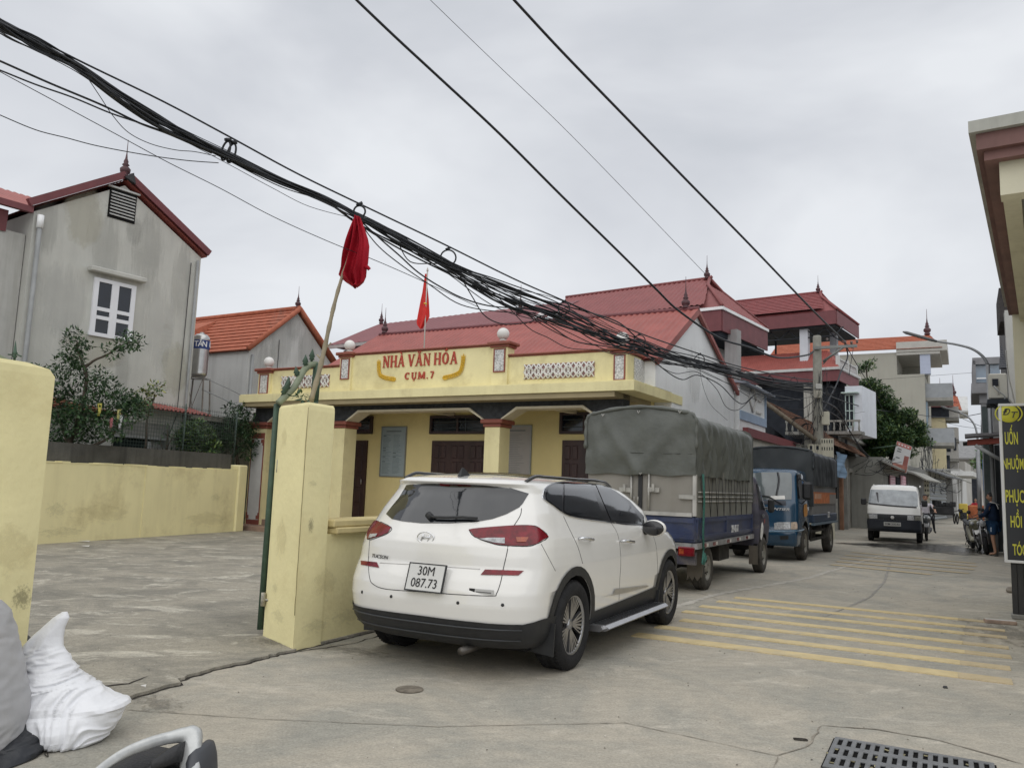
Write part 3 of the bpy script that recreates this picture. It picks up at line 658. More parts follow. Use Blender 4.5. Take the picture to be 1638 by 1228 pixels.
# raised yellow strips across the road, worn at their right ends
def zz(l): return [(1000+x/2.567,900+y/2.567) for x,y in l]
YEL=mat('yellow_road_paint',(.60,.49,.28),rough=.9,var=.12,scale=6,blotch=.7,bcol=(.45,.40,.31),bsc=2.4,bump=.2)
YOL=mat('worn_road_paint',(.50,.41,.26),rough=.9,var=.15,scale=5,blotch=.6,bcol=(.40,.36,.30),bsc=2.5)
mb=MB()
for (a,b,w) in (((40,295),(1590,490),.23),((130,262),(1582,435),.19),((230,235),(1585,388),.18),((240,200),(1575,350),.18),((310,178),(1568,308),.18),((380,158),(1560,280),.17),((450,143),(1510,245),.17)):
    A,Bq=gp(*zz([a])[0]),gp(*zz([b])[0]); d=(Bq-A); L_=d.length; d.normalize(); nn=Vector((-d.y,d.x,0))
    rr=random.Random(int(a[0]))
    for t0,t1,mi in ((0,.88,0),(.8805,1,1)):
        k=26; top=[]; bot=[]
        for i in range(k+1):
            t=t0+(t1-t0)*i/k; e_=.006*(rr.random()-.5); top.append(A+d*L_*t+nn*(w/2+e_)); bot.append(A+d*L_*t-nn*(w/2-e_))
        V=[(p.x,p.y,.010) for p in top]+[(p.x,p.y,.010) for p in bot]+[(p.x,p.y,0) for p in bot]+[(p.x,p.y,0) for p in top]
        q=k+1; mb.add(V,[(i,i+1,q+i+1,q+i) for i in range(k)]+[(q+i,q+i+1,2*q+i+1,2*q+i) for i in range(k)]+[(i,3*q+i,3*q+i+1,i+1) for i in range(k)]+[(0,q,2*q,3*q),(k,3*q+k,2*q+k,q+k)],mi)
for (a,b,w) in (((1362,883),(1560,901),.24),((1352,888),(1562,906),.24),((1344,893),(1558,911),.24),((1338,898),(1550,917),.24),((1330,903),(1490,919),.24)):
    A,Bq=gp(*a),gp(*b); d=(Bq-A); L_=d.length; d.normalize(); nn=Vector((-d.y,d.x,0))
    V=[A+nn*w/2,Bq+nn*w/2,Bq-nn*w/2,A-nn*w/2]; mb.add([(p.x,p.y,.008) for p in V],[(0,1,2,3)],1)
tag(mb.build('road_markings',[YEL,YOL]),kind='structure')
# ------------------------------------------------------------ drain grate
o_=gp(1336,1182); q_=gp(1584,1223.6)-o_; azd=math.degrees(math.atan2(-q_.y,q_.x)); D=Fr(o_.x,o_.y,azd)
gr=fthing('drain_grate','grey cast iron drain grate with rows of slots set in the road','drain grate',D)
mb=MB(); Lg=q_.length; n=16; px_=Lg/(n+.15); rows=3; pw_=.195; 
IRON=mat('cast_iron_grey',(.17,.175,.18),rough=.6,metal=.2,var=.2,scale=10,bump=.2)
y0=0
for i in range(n+1): mb.bev(i*px_,i*px_+px_*.52,-rows*pw_,0,.006,.018,.003)
for j in range(rows+1): mb.bev(0,Lg+.02,-j*pw_-(.028 if j else .03),-j*pw_+(.028 if j else 0),.007,.0186,.003)
mb.build('slotted_plate',IRON,gr)
mb=MB(); mb.add([(-.01,-rows*pw_-.02,.005),(Lg+.03,-rows*pw_-.02,.005),(Lg+.03,.01,.005),(-.01,.01,.005)],[(0,1,2,3)]); mb.build('pit_shade',mat('pit_shade_black',(.006,.006,.006),rough=1),gr)  # flat black sheet stands for the shade below the slots
mb=MB(); rr=random.Random(5)
for i in range(22):
    x=rr.random()*Lg; y=-rr.random()*rows*pw_*.9; mb.M=T(x,y,.010,rr.random()*180); mb.box(-.02,.02,-.006,.006,0,.004)
mb.M=None; mb.build('litter',mat('litter',(.30,.27,.15),var=.6,scale=9),gr)
# manhole disc, loose bricks, small stones
mb=MB(); mb.lathe([(.001,.012),(.085,.012),(.098,.009),(.10,.004)],28); m_=mb.build('manhole_cover',mat('rusted_iron',(.21,.185,.15),rough=.8,metal=.3,var=.4,scale=14,bump=.4)); m_.location=gp(655,1103); tag(m_,'small round rusty cover flush with the road behind the white car','manhole cover')
BRK=mat('dusty_brick',(.33,.25,.2),rough=.95,var=.25,scale=12,bump=.3)
for (p,l,az,lab) in (((1600,997),.17,-20,'pale brick lying flat at the right end of the yellow strips'),):
    mb=MB(); mb.bev(-l,l,-.06,.06,0,.045,.008,0); mb.add([(-l+.01,-.05,.0465),(l-.01,-.05,.0465),(l-.01,.05,.0465),(-l+.01,.05,.0465)],[(0,1,2,3)],1); o=mb.build('brick',[BRK,mat('mortar_pale',(.55,.53,.5),var=.2,scale=8)]); o.location=gp(*p); o.rotation_euler=(0,0,R(az)); tag(o,lab,'brick')
def rock(p,r,lab,seed,m=None,name='stone'):
    bm=bmesh.new(); bmesh.ops.create_icosphere(bm,subdivisions=3,radius=1); 
    for v in bm.verts:
        f=1+.35*noise.noise(v.co*1.4+Vector((seed,0,0))); v.co*=f; v.co.z*=.62
    mb=MB(); mb.add([v.co*r for v in bm.verts],[[v.index for v in f.verts] for f in bm.faces],0,True); bm.free(); o=mb.build(name,m or mat('rough_stone',(.24,.215,.18),rough=.95,var=.35,scale=6,bump=.6,bscale=20)); o.location=(p.x,p.y,r*.45); return tag(o,lab,'stone')
rock(gp(1621,948),.10,'fist sized grey stone beside the black post under the salon sign',2)
rock(gp(1512,1100),.018,'tiny dark pebble on the bare road in front of the yellow strips',5,mat('pebble_dark',(.04,.04,.04)),'pebble')
# ------------------------------------------------------------ yellow hall
YW=mat('yellow_limewash',(.82,.745,.43),rough=.9,var=.07,scale=1.2,streak=.28,scol=(.45,.38,.2),bump=.15,bscale=25,blotch=.35,bcol=(.50,.42,.22),bsc=1.6)
YD=mat('yellow_wall_paint',(.82,.70,.35),rough=.85,var=.05,scale=1.5,blotch=.2,bcol=(.5,.4,.17))
BRN=mat('brown_moulding_paint',(.27,.085,.06),rough=.6,var=.15,scale=4,streak=.3,scol=(.13,.05,.04))
CRM=mat('cream_trim_paint',(.66,.60,.46),rough=.7,var=.08,streak=.3,scol=(.4,.36,.28))
DGR=mat('dark_pebbledash',(.055,.058,.062),rough=.95,var=.3,scale=9,bump=.5,bscale=60)
WHW=mat('white_wall_paint',(.86,.87,.87),rough=.85,var=.04,scale=1,streak=.18,scol=(.48,.48,.47),blotch=.25,bcol=(.55,.55,.54),bsc=.9)
RST=mat('red_sheet_roof',(.31,.085,.07),rough=.55,var=.15,scale=2,streak=.25,scol=(.24,.07,.06),blotch=.3,bcol=(.24,.085,.07),bsc=1.3)
RSD=mat('maroon_sheet',(.17,.05,.055),rough=.6,var=.15,scale=3,streak=.3,scol=(.10,.035,.04))
DOOR=mat('dark_brown_wood',(.045,.022,.022),rough=.45,var=.3,scale=5,vscale=(1,1,.2))
GLD=mat('dark_window_glass',(.010,.014,.022),rough=.1,coat=.5,var=.3)
FRM=mat('dark_frame_wood',(.05,.032,.033),rough=.5,var=.3)
BAR=mat('window_bar_grey',(.13,.16,.19),rough=.5,metal=.3)
STN=mat('rough_white_stone',(.60,.60,.59),rough=.95,var=.5,scale=26,bump=1.0,bscale=30,detail=3)
WPL=mat('white_plaster_gloss',(.72,.71,.68),rough=.6,var=.1)
hall=fthing('hall','yellow single storey village hall with red roof, white parapet balls and dark brown doors','building',B)
X0=-11.75
mb=MB(); mb.box(X0,0,0,3.1,3.5,3.70); mb.box(X0+.02,-.02,.02,3.08,3.701,3.72); mb.build('ledge',YW,hall)
mb=MB(); mb.box(X0+.15,-.45,2.2,7.8,.0,3.5); mb.build('front_wall',YD,hall)
mb=MB(); mb.prism([(2.4,0),(7.8,0),(7.8,4.45),(4.05,5.98),(1.3,4.30),(1.3,3.73),(2.4,3.73)],-.44,-.02,'yz'); mb.build('gable_wall',WHW,hall)
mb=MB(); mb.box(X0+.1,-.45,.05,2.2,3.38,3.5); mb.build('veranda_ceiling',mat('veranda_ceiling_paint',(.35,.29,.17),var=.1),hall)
mb=MB(); mb.box(X0+.1,-.46,.55,2.19,0,.3); mb.bev(X0+.1,-5,-.1,.54,0,.15,.01); mb.build('porch_floor',mat('porch_tile',(.32,.22,.17),rough=.6,var=.15,scale=6),hall)
# columns: left, second, middle, right
cols=[(B.hy(397,760,.5).x,B.hy(421.5,760,.5).x),(B.hy(551.5,690,.5).x-.5,B.hy(551.5,690,.5).x),(B.hy(775,700,.5).x,B.hy(799,700,.5).x),(-.93,-.45)]
for i,(a,b) in enumerate(cols):
    mb=MB(); mb.box(a,b,.5,.96,0,2.84); c_=mb.build('column',[YW],hall)
    mb=MB(); mb.bev(a-.09,b+.09,.41,1.05,2.88,2.98,.02); mb.bev(a-.04,b+.04,.46,1.0,2.80,2.88,.02); mb.build('capital',BRN,c_)
    if i in (0,):
        mb=MB(); w=b-a; mb.box(a+.09,b-.09,.480,.499,.28,2.52); 
        mb.build('white_panel',WPL,c_)
        mb=MB()
        for zz0,zz1 in ((.12,.30),(2.50,2.68)): mb.box(a+.05,b-.05,.487,.4985,zz0,zz1)
        mb.box(a+.05,a+.085,.486,.4982,.31,2.49); mb.box(b-.085,b-.05,.486,.4982,.31,2.49)
        for sx in (a+.05,b-.16):
            for z_ in (.30,2.40): mb.box(sx,sx+.11,.470,.4795,z_,z_+.10)
            for z_ in (.40,2.33): mb.box(sx+(.0 if sx<a+.1 else .055),sx+(.055 if sx<a+.1 else .11),.470,.4792,z_,z_+.07)
        mb.build('brown_border',BRN,c_)
    mb=MB(); mb.bev(a-.03,b+.03,.47,.99,0,.13,.01); mb.build('plinth',BRN,c_)
# dark beam with cut corners between the columns, cream trims
zb=2.98; zt=3.50; zo=3.26
mb=MB(); seq=[]
for i,(a,b) in enumerate(cols): seq.append((a-.02 if i else a,b+.02 if i<3 else b))
poly=[(X0+.12,zt)]
low=[(seq[0][0],zb)]
for i in range(3):
    l,r=seq[i][1],seq[i+1][0]; low+=[(l,zb),(l+.42,zo),(r-.42,zo),(r,zb)]
low+=[(seq[3][1],zb)]
# build the beam as trapezium pieces
for i,(a,b) in enumerate(seq): mb.prism([(a,zb),(b,zb),(b+(.42 if i<3 else 0),zo),(a-(.42 if i else 0),zo)],.52,.9,'xz')
mb.box(X0+.12,-.45,.52,.9,zo,zt-.002); mb.build('beam',DGR,hall)
for i in range(3):
    l,r=seq[i][1],seq[i+1][0]; mb=MB(); P_=[(l,zb+.0),(l+.42,zo),(r-.42,zo),(r,zb)]; t_=.055
    Q_=[(l+.055,zb),(l+.45,zo-.055),(r-.45,zo-.055),(r-.055,zb)]
    for k in range(3): mb.prism([P_[k],P_[k+1],Q_[k+1],Q_[k]],.46,.93,'xz')
    mb.build('arch_trim',CRM,hall)
for x in (-10,-6,-2.4): 
    mb=MB(); mb.box(x-.09,x+.09,.95,2.18,3.24,3.37); mb.build('ceiling_beam',CRM,hall)
# parapet
def bx(px,py,y=.3): return B.hy(px,py,y).x
pL=(bx(414,600),bx(433,600)); p2=(bx(544,580),bx(562,580)); p3=(bx(787,570),bx(812,570)); p4=(-.62,-.28)
def bal(x,z,par,y=.42,r=.145):
    mb=MB(); mb.lathe([(.07,-.17),(.09,-.15),(.06,-.12),(.08,-.1)]+[(r*math.cos(R(a)),r*math.sin(R(a))) for a in range(-55,91,8)],28,c=(x,y,z)); return mb.build('ball_finial',WPL,par)
mb=MB()
segs=[(pL[1],p2[0],4.34),(p2[1],p3[0],4.62),(p3[1],p4[0],4.34)]
for a,b,h in segs: mb.box(a,b,.36,.54,3.7205,h+.055)
mb.box(-.46,-.30,.60,1.35,3.7205,4.34)
mb.build('parapet',YW,hall)
mb=MB()
for a,b,h in segs: mb.bev(a-.0,b+.0,.30,.60,h+.086,h+.125,.012); mb.bev(a,b,.335,.57,h+.057,h+.085,.01)
mb.bev(-.52,-.24,.62,1.4,4.36,4.44,.015); mb.build('parapet_moulding',BRN,hall)
for (a,b),h in ((pL,4.36),(p2,4.66),(p3,4.66),(p4,4.36)):
    mb=MB(); mb.box(a,b,.30,.60,3.7205,h); q=mb.build('parapet_post',YW,hall)
    mb=MB(); mb.bev(a-.10,b+.10,.20,.70,h+.03,h+.11,.02); mb.bev(a-.05,b+.05,.25,.65,h-.03,h+.03,.02); mb.build('post_cap',BRN,q)
    bal((a+b)/2,h+.31,q)
    w=(b-a); m0=max(.05,w*.2); mb=MB(); mb.box(a+m0,b-m0,.282,.299,h-.58,h-.08); mb.build('stone_panel',STN,q)
    mb=MB(); u0,u1,v0,v1=a+m0-.03,b-m0+.03,h-.61,h-.05
    for bb in ((u0,u1,v0,v0+.028),(u0,u1,v1-.028,v1),(u0,u0+.028,v0+.03,v1-.03),(u1-.028,u1,v0+.03,v1-.03)): mb.box(bb[0],bb[1],.270,.2985,bb[2],bb[3])
    mb.build('panel_border',BRN,q)
# textured side panel at the right end
mb=MB(); mb.box(-.299,-.275,.72,1.30,3.80,4.30); mb.build('side_stone_panel',STN,hall)
mb=MB(); mb.box(-.299,-.282,.36,.58,3.82,4.28); mb.build('corner_stone_panel',STN,hall)
# lattices
def lattice(x0,x1,z0,z1,n):
    fr=MB(); fr.box(x0,x1,.349,.3595,z0,z1,0); e=fr.build('lattice_panel',[mat('lattice_recess',(.30,.17,.16),rough=.9,var=.3,scale=5)],hall)
    mb=MB(); w=(x1-x0)/n; h=z1-z0
    for i in range(n):
        c=x0+(i+.5)*w; z=(z0+z1)/2; y=.335
        mb.tube([(c+.36*w*math.cos(2*PI*k/18),y,z+.36*w*math.sin(2*PI*k/18)) for k in range(18)],.020,5,closed=True)
        for sx in (-1,1):
            for s in (-1,1): mb.tube([(c+sx*w*.5,y,z+s*.0),(c,y,z+s*h*.5)],.020,5)
            mb.tube([(c+sx*w*.5,y,z-h*.5),(c-sx*w*.12,y,z+h*.5*.1)],.018,5); mb.tube([(c+sx*w*.5,y,z+h*.5),(c-sx*w*.12,y,z-h*.5*.1)],.018,5)
    mb.build('lattice_bars',WPL,e)
a=B.hy(451,606,.35); b=B.hy(527,605,.35); lattice(a.x,b.x,3.88,4.22,6)
a=B.hy(839,587,.35); b=B.hy(951,585,.35); lattice(a.x,b.x,3.86,4.20,7)
# lettering: serif capitals built from strokes
RP=mat('red_letter_paint',(.42,.06,.035),rough=.5,var=.1)
GP=mat('gold_paint',(.68,.42,.03),rough=.5,var=.15,scale=15)
def serif(word,x,z,h,wd,gap,y,par,thick=.24,thin=.12,sl=.34):
    """x centre; builds each letter as a mesh; returns nothing"""
    def stroke(mb,p,q,t,y0,y1):
        p,q=Vector((p[0],0,p[1])),Vector((q[0],0,q[1])); d=(q-p).normalized(); n_=Vector((d.z,0,-d.x))*t/2
        vs=[p-n_,p+n_,q+n_,q-n_]; mb.add([(v.x,y0,v.z) for v in vs]+[(v.x,y1,v.z) for v in vs],[(0,1,2,3),(7,6,5,4),(0,4,5,1),(1,5,6,2),(2,6,7,3),(3,7,4,0)])
    tot=sum((gap*2.2 if c==' ' else wd*W_.get(c,1)+gap) for c in word)-gap; cx=x-tot/2
    for c in word:
        if c==' ': cx+=gap*2.2; continue
        w=wd*W_.get(c,1); TK=w*thick; TN=w*thin; mb=MB(); k=[0]
        def X(u): return cx+u*w
        def Zf(v): return z+v*h
        def ln(u0,v0,u1,v1,t=TK): k[0]+=1; stroke(mb,(X(u0),Zf(v0)),(X(u1),Zf(v1)),t,y-.02-.0009*k[0],y)
        def sf(u,v): ln(u-sl/2,v,u+sl/2,v,h*.055)
        b_={'À':'A','Ă':'A','Ó':'O','Ụ':'U'}.get(c,c)
        if b_=='N': ln(.15,0,.15,1,TN);ln(.15,1,.85,0);ln(.85,0,.85,1,TN);sf(.15,.03);sf(.12,.97);sf(.85,.97)
        elif b_=='H': ln(.17,0,.17,1);ln(.83,0,.83,1);ln(.17,.5,.83,.5,TN);[sf(u,v) for u in(.17,.83) for v in(.03,.97)]
        elif b_=='A': ln(.5,1,.12,0,TN);ln(.5,1,.86,0);ln(.25,.33,.75,.33,TN);sf(.1,.03);sf(.86,.03)
        elif b_=='V': ln(.14,1,.5,0);ln(.5,0,.86,1,TN);sf(.14,.97);sf(.88,.97)
        elif b_ in 'OC0':
            st,en=(0,360) if b_=='O' else (48,312); P_=[(.5+.36*math.cos(R(t)),.5+.45*math.sin(R(t))) for t in range(st,en+1,24)]
            for p,q in zip(P_,P_[1:]):
                tt=TN+(TK-TN)*abs(math.cos(math.atan2((p[1]+q[1])/2-.5,(p[0]+q[0])/2-.5))); ln(p[0],p[1],q[0],q[1],tt)
            if b_=='C': ln(.78,.70,.78,.98,TN)
        elif b_=='U': ln(.2,.3,.2,1);ln(.8,.3,.8,1,TN);P_=[(.5+.3*math.cos(R(t)),.3+.26*math.sin(R(t))) for t in range(180,361,30)];[ln(p[0],p[1],q[0],q[1],(TK+TN)/2) for p,q in zip(P_,P_[1:])];sf(.2,.97);sf(.8,.97)
        elif b_=='M': ln(.1,0,.13,1,TN);ln(.13,1,.5,.1);ln(.5,.1,.87,1,TN);ln(.87,0,.87,1);[sf(u,.03) for u in(.1,.87)]
        elif b_=='7': ln(.15,.95,.85,.95,TN*1.6);ln(.85,.95,.4,0)
        elif b_=='.': ln(.5,0,.5,.14,w*.55)
        if c=='À': ln(.32,1.27,.58,1.09,TN*1.5)
        if c=='Ă': [ln(*q,TN) for q in ((.28,1.24,.4,1.1),(.4,1.1,.6,1.1),(.6,1.1,.74,1.24))]
        if c=='Ó': ln(.45,1.1,.8,1.3,TN*1.5)
        if c=='Ụ': ln(.5,-.25,.5,-.12,w*.2)
        mb.build('letter',RP,par); cx+=w+gap
W_={'.':.35,'7':.8,'M':1.25,'C':.95}
sg=bpy.data.objects.new('lettering',None); COL.objects.link(sg); sg.parent=hall
a=B.hy(621,588,.355); b=B.hy(722,582,.355); zz0=B.hy(671,585,.355).z; zz1=B.hy(671,566,.355).z
serif('NHÀ VĂN HÓA',(a.x+b.x)/2,zz0,zz1-zz0,.205,.035,.355,sg)
a=B.hy(651,607,.355); b=B.hy(691,605,.355); zz0=B.hy(671,606,.355).z; zz1=B.hy(671,595,.355).z
serif('CỤM.7',(a.x+b.x)/2,zz0,zz1-zz0,.17,.04,.355,sg)
def wheat(p0,p1,p2,sgn):
    mb=MB(); P_=spline([p0,p1,p2],10)
    mb.tube(P_,.012,5)
    for i in range(3,len(P_)):
        for s in (-1,1):
            d=(P_[min(i+1,len(P_)-1)]-P_[i-1]).normalized(); n_=Vector((d.z,0,-d.x))*s; q=P_[i]; t=q-d*.02+n_*.055-d*.06
            mb.tube([q,(q+t)/2+n_*.012,t],.02,6,rs=[.008,.017,.003])
    mb.build('wheat_ear',GP,sg)
def bp(px,py): v=B.hy(px,py,.34); return (v.x,.335,v.z)
wheat(bp(606,575),bp(609,600),bp(633,607),1); wheat(bp(742,566),bp(735,595),bp(708,605),-1)
# openings in the front wall, notice boards
def rect(px0,py0,px1,py1,y=2.19):
    a=B.hy(px0,py0,y); b=B.hy(px1,py1,y); return a.x,b.x,min(a.z,b.z),max(a.z,b.z)
def window(x0,x1,z0,z1,n=2):
    mb=MB(); t=.07
    for q in ((x0,x1,z0,z0+t),(x0,x1,z1-t,z1),(x0,x0+t,z0+t,z1-t),(x1-t,x1,z0+t,z1-t)): mb.box(q[0],q[1],2.12,2.199,q[2],q[3])
    for i in range(1,n): x=x0+(x1-x0)*i/n; mb.box(x-.03,x+.03,2.14,2.198,z0+t,z1-t)
    w=mb.build('transom_window',FRM,hall)
    mb=MB(); mb.box(x0+t,x1-t,2.185,2.1975,z0+t,z1-t); mb.build('pane',GLD,w)
    mb=MB()
    for k in (1,2): z=z0+(z1-z0)*k/3; mb.tube([(x0+t,2.15,z),(x1-t,2.15,z)],.009,5)
    if x1-x0>1.2:
        c=(x0+x1)/2+.14; mb.tube([(c-.07,2.15,z0+.16),(c+.07,2.15,z1-.16)],.006,4); mb.tube([(c+.07,2.15,z0+.16),(c-.07,2.15,z1-.16)],.006,4); mb.tube([(c+.12,2.15,z0+t),(c+.12,2.15,z1-t)],.008,4)
    mb.build('window_bars',BAR,w)
def door(x0,x1,z1,leaves,z0=.3):
    mb=MB(); mb.box(x0,x1,2.14,2.199,z0,z1); d=mb.build('door',DOOR,hall)
    w=(x1-x0)/leaves
    for i in range(leaves):
        mb=MB()
        for c in range(2):
            for r_ in range(5):
                a=x0+i*w+.08+c*(w-.16)/2; b=a+(w-.16)/2-.05; h=(z1-z0-.16)/5; zc_=z0+.08+r_*h
                mb.bev(a,b,2.115,2.141,zc_+.04,zc_+h-.05,.014)
        mb.build('door_leaf_panels',DOOR,d)
    mb=MB(); c=x0+(x1-x0)/2 if leaves>1 else x1-.1
    mb.tube([(c,2.10,1.35),(c,2.10,1.5)],.015,6); mb.build('door_handle',ALU,d)
window(*rect(566,666,596,694),n=1); window(*rect(690,665,778,694)); window(*rect(897,660,975,694))
a=rect(561,704,589,704); door(a[0]-.02,a[1],2.58,1)
a=rect(693,704,776,704); door(a[0],a[1]+.1,2.58,3); a=rect(901,703,968,703); door(a[0],a[1],2.6,2)
def board(x0,x1,z0,z1,m,name,cols,hdr):
    mb=MB(); t=.03
    for q in ((x0,x1,z0,z0+t),(x0,x1,z1-t,z1),(x0,x0+t,z0+t,z1-t),(x1-t,x1,z0+t,z1-t)): mb.box(q[0],q[1],2.155,2.197,q[2],q[3])
    f=mb.build(name,mat('board_frame_grey',(.30,.33,.34),rough=.4,metal=.4),hall)
    mb=MB(); mb.box(x0+t,x1-t,2.17,2.196,z0+t,z1-t); mb.build('sheet',m,f)
    mb=MB(); rr=random.Random(len(name)); n=cols; w=(x1-x0-.16)/n; H_=z1-z0
    mb.box(x0+.18,x1-.18,2.163,2.169,z1-.15,z1-.125)
    for c in range(n):
        z=z1-.24
        while z>z0+.1:
            xa=x0+.08+c*w; L_=w*.85*(.6+.4*rr.random())
            hd=rr.random()<.16 and n==2
            mb.box(xa+(0 if n==2 else rr.random()*.03),xa+(w*.28 if hd else L_),2.164,2.1695,z,z+(.022 if hd else .006)); z-=.034 if n==2 else .045
    mb.build('print_lines',mat('print_grey',(.14,.17,.18) if n==2 else (.30,.28,.27)),f)
a=B.hy(611,682,2.17); b=B.hy(651,682,2.17); c=B.hy(609,762,2.17); board(a.x,b.x,c.z,a.z,mat('board_blue_grey',(.33,.40,.43),rough=.35,var=.05,coat=.2),'notice_board',2,1)
a=B.hy(806,680,2.17); b=B.hy(851,680,2.17); board(a.x,b.x,1.5,a.z,mat('board_pale_grey',(.40,.38,.37),rough=.4,var=.05),'notice_board',1,1)
# main roof
rx0=B.hy(607,539,4.05).x; rl=B.hy(517,582,1.24)
mb=MB(); rt=6.03; sheet(mb,[(rx0,4.05,rt),(.02,4.05,rt),(.02,1.15,4.33),(rx0,1.15,4.33)],(0,-1,-.58),.16,.022); sheet(mb,[(rx0,4.06,rt),(.02,4.06,rt),(.02,7.9,4.42),(rx0,7.9,4.42)],(0,1,-.4),.16,.022)
rf=mb.build('roof',RST,hall)
mb=MB(); mb.slab([(.02,4.05,rt+.03),(.02,1.1,4.33),(.10,1.1,4.33),(.10,4.05,rt+.03)],.16); mb.slab([(.02,4.06,rt+.03),(.10,4.06,rt+.03),(.10,7.98,4.38),(.02,7.98,4.38)],.10); mb.build('barge_board',RST,rf)
mb=MB(); mb.tube([(rx0,4.05,rt+.02),(.1,4.05,rt+.02)],.06,8); mb.build('ridge_cap',RSD,rf)
mb=MB(); mb.prism([(1.2,4.3),(6.8,4.7),(4.05,rt-.05)],rx0+.02,rx0+.08,'yz'); mb.build('left_gable',WHW,hall)
def finial(par,x,y,z,h=.75,m=None):
    mb=MB(); mb.lathe([(.05*h,0),(.10*h,.02*h),(.11*h,.06*h),(.07*h,.09*h),(.12*h,.14*h),(.13*h,.22*h),(.09*h,.27*h),(.05*h,.3*h),(.09*h,.33*h),(.05*h,.38*h),(.06*h,.42*h),(.03*h,.5*h),(.012*h,.65*h),(.006*h,1.0*h)],14,c=(x,y,z)); return mb.build('roof_finial',m or mat('finial_maroon',(.07,.025,.03),rough=.5,var=.2),par)
finial(rf,-.25,4.05,rt+.03,.85); finial(rf,rx0+.2,4.05,rt+.03,.85)
# ------------------------------------------------------------ flag on the hall
def flag(name,label,pole,tip,outline,folds,M,star=None,seed=1,pm=None,pr=.02):
    pass
FLG=mat('red_flag_cloth',(.36,.009,.022),rough=.75,var=.12,scale=6)
FLG2=mat('red_flag_cloth_bright',(.62,.045,.04),rough=.75,var=.08,scale=6)
GST=mat('flag_star_yellow',(.7,.5,.05),rough=.7)
def cloth(rows,nfold,amp,ex,ey,seed=0,ns=40,cross=0):
    """rows: (left point, right point) from top to bottom; folds run down the cloth"""
    mb=MB(); V=[]; rr=random.Random(seed); ph=rr.random()*6; k=len(rows)
    for i,(a,b) in enumerate(rows):
        a,b=Vector(a),Vector(b); v=i/(k-1)
        for j in range(ns+1):
            u=j/ns; p=a+(b-a)*u; d=math.sin(ph+u*nfold*2*PI+1.6*math.sin(v*3+seed))*amp*(.35+.65*v)+math.sin(u*nfold*4.7*PI+v*5)*amp*.35+math.sin(v*11+u*4)*amp*cross
            V.append(p+Vector(ey)*d+Vector(ex)*(.3*amp*math.cos(u*nfold*2*PI+ph+v)))
    n=ns+1; mb.add(V,[(i*n+j,i*n+j+1,(i+1)*n+j+1,(i+1)*n+j) for i in range(k-1) for j in range(ns)],0,True); return mb
a=B.hy(680,532,.9); b=B.hy(680,438,.9)
fg=fthing('flag','small bright red flag hanging from a thin pole on the hall roof','flag',B)
mb=MB(); mb.tube([(a.x,.9,3.7),(a.x-.02,.9,b.z+.05)],.018,6); mb.lathe([(.012,0),(.03,.04),(.001,.14)],8,c=(a.x-.02,.9,b.z+.04)); mb.build('flag_pole',mat('pole_pale',(.45,.42,.38),rough=.5),fg)
def hb(px,py,y=.9): v=B.hy(px,py,y); return (v.x,y,v.z)
rows=[(hb(681.0,438),hb(683,438)),(hb(676,460),hb(684,458)),(hb(672,480),hb(686,478)),(hb(669,500),hb(687,498)),(hb(667,515),hb(687,506)),(hb(668,520),hb(683,514)),(hb(672,526),hb(675,525))]
rows=[(Vector(x),Vector(y)) for x,y in rows]; rows2=[]
for i in range(len(rows)-1):
    for t in (0,.33,.66): rows2.append((rows[i][0].lerp(rows[i+1][0],t),rows[i][1].lerp(rows[i+1][1],t)))
rows2.append(rows[-1]); cl=cloth(rows2,1.4,.05,(1,0,0),(0,1,0),3,20).build('flag_cloth',FLG2,fg)
mb=MB(); c=Vector(hb(680,486,.82)); mb.tube([c+Vector((-.03,0,.02)),c+Vector((.05,0,-.01))],.02,5); mb.build('star',GST,cl)
# ------------------------------------------------------------ gate pillars and low wall
GRN=mat('old_green_paint',(.045,.085,.055),rough=.6,var=.3,scale=8,streak=.35,scol=(.02,.03,.02))
PGR=mat('pale_green_pipe',(.20,.23,.155),rough=.6,var=.25,scale=7,streak=.5,scol=(.10,.12,.08))
YP=mat('yellow_pillar_wash',(.83,.755,.43),rough=.9,var=.07,scale=1.7,streak=.16,scol=(.55,.46,.24),bump=.25,bscale=18,blotch=.3,bcol=(.66,.56,.29),bsc=2.3)
def rough_prism(poly,z0,z1,name,m,label,cat,rnd_=.02,cap=.03):
    mb=MB(); k=len(poly); c=Vector((sum(p[0] for p in poly)/k,sum(p[1] for p in poly)/k)); 
    rings=[]
    for z,s,j in ((z0,1.012,0),(z0+.06,1.0,0),(z1-.07,1,0),(z1-.025,.985,0),(z1,.93,0)):
        rings.append([(c.x+(p[0]-c.x)*s,c.y+(p[1]-c.y)*s,z) for p in poly])
    V=[v for r in rings for v in r]; F_=[(i*k+j,i*k+(j+1)%k,(i+1)*k+(j+1)%k,(i+1)*k+j) for i in range(len(rings)-1) for j in range(k)]
    F_.append(tuple((len(rings)-1)*k+j for j in range(k))); V.append((c.x,c.y,z1+cap)); F_.pop(); t=len(V)-1; b=(len(rings)-1)*k
    F_+=[(b+j,b+(j+1)%k,t) for j in range(k)]
    mb.add(V,F_); o=mb.build(name,m); return tag(o,label,cat)
gpil=[G.P(0,0),G.P(0,.36),G.P(-.58,.66),G.P(-.61,.28)]
rough_prism([(p.x,p.y) for p in gpil],0,2.15,'gate_pillar',YP,'tall pale yellow gate pillar left of the white car with a bamboo flag pole on top','gate pillar')
lp=[G.P(.0,-1.86-.55),G.P(0.0,-2.42),G.P(-.12,-7.5),G.P(-.5,-7.5),G.P(-.55,-2.35)]
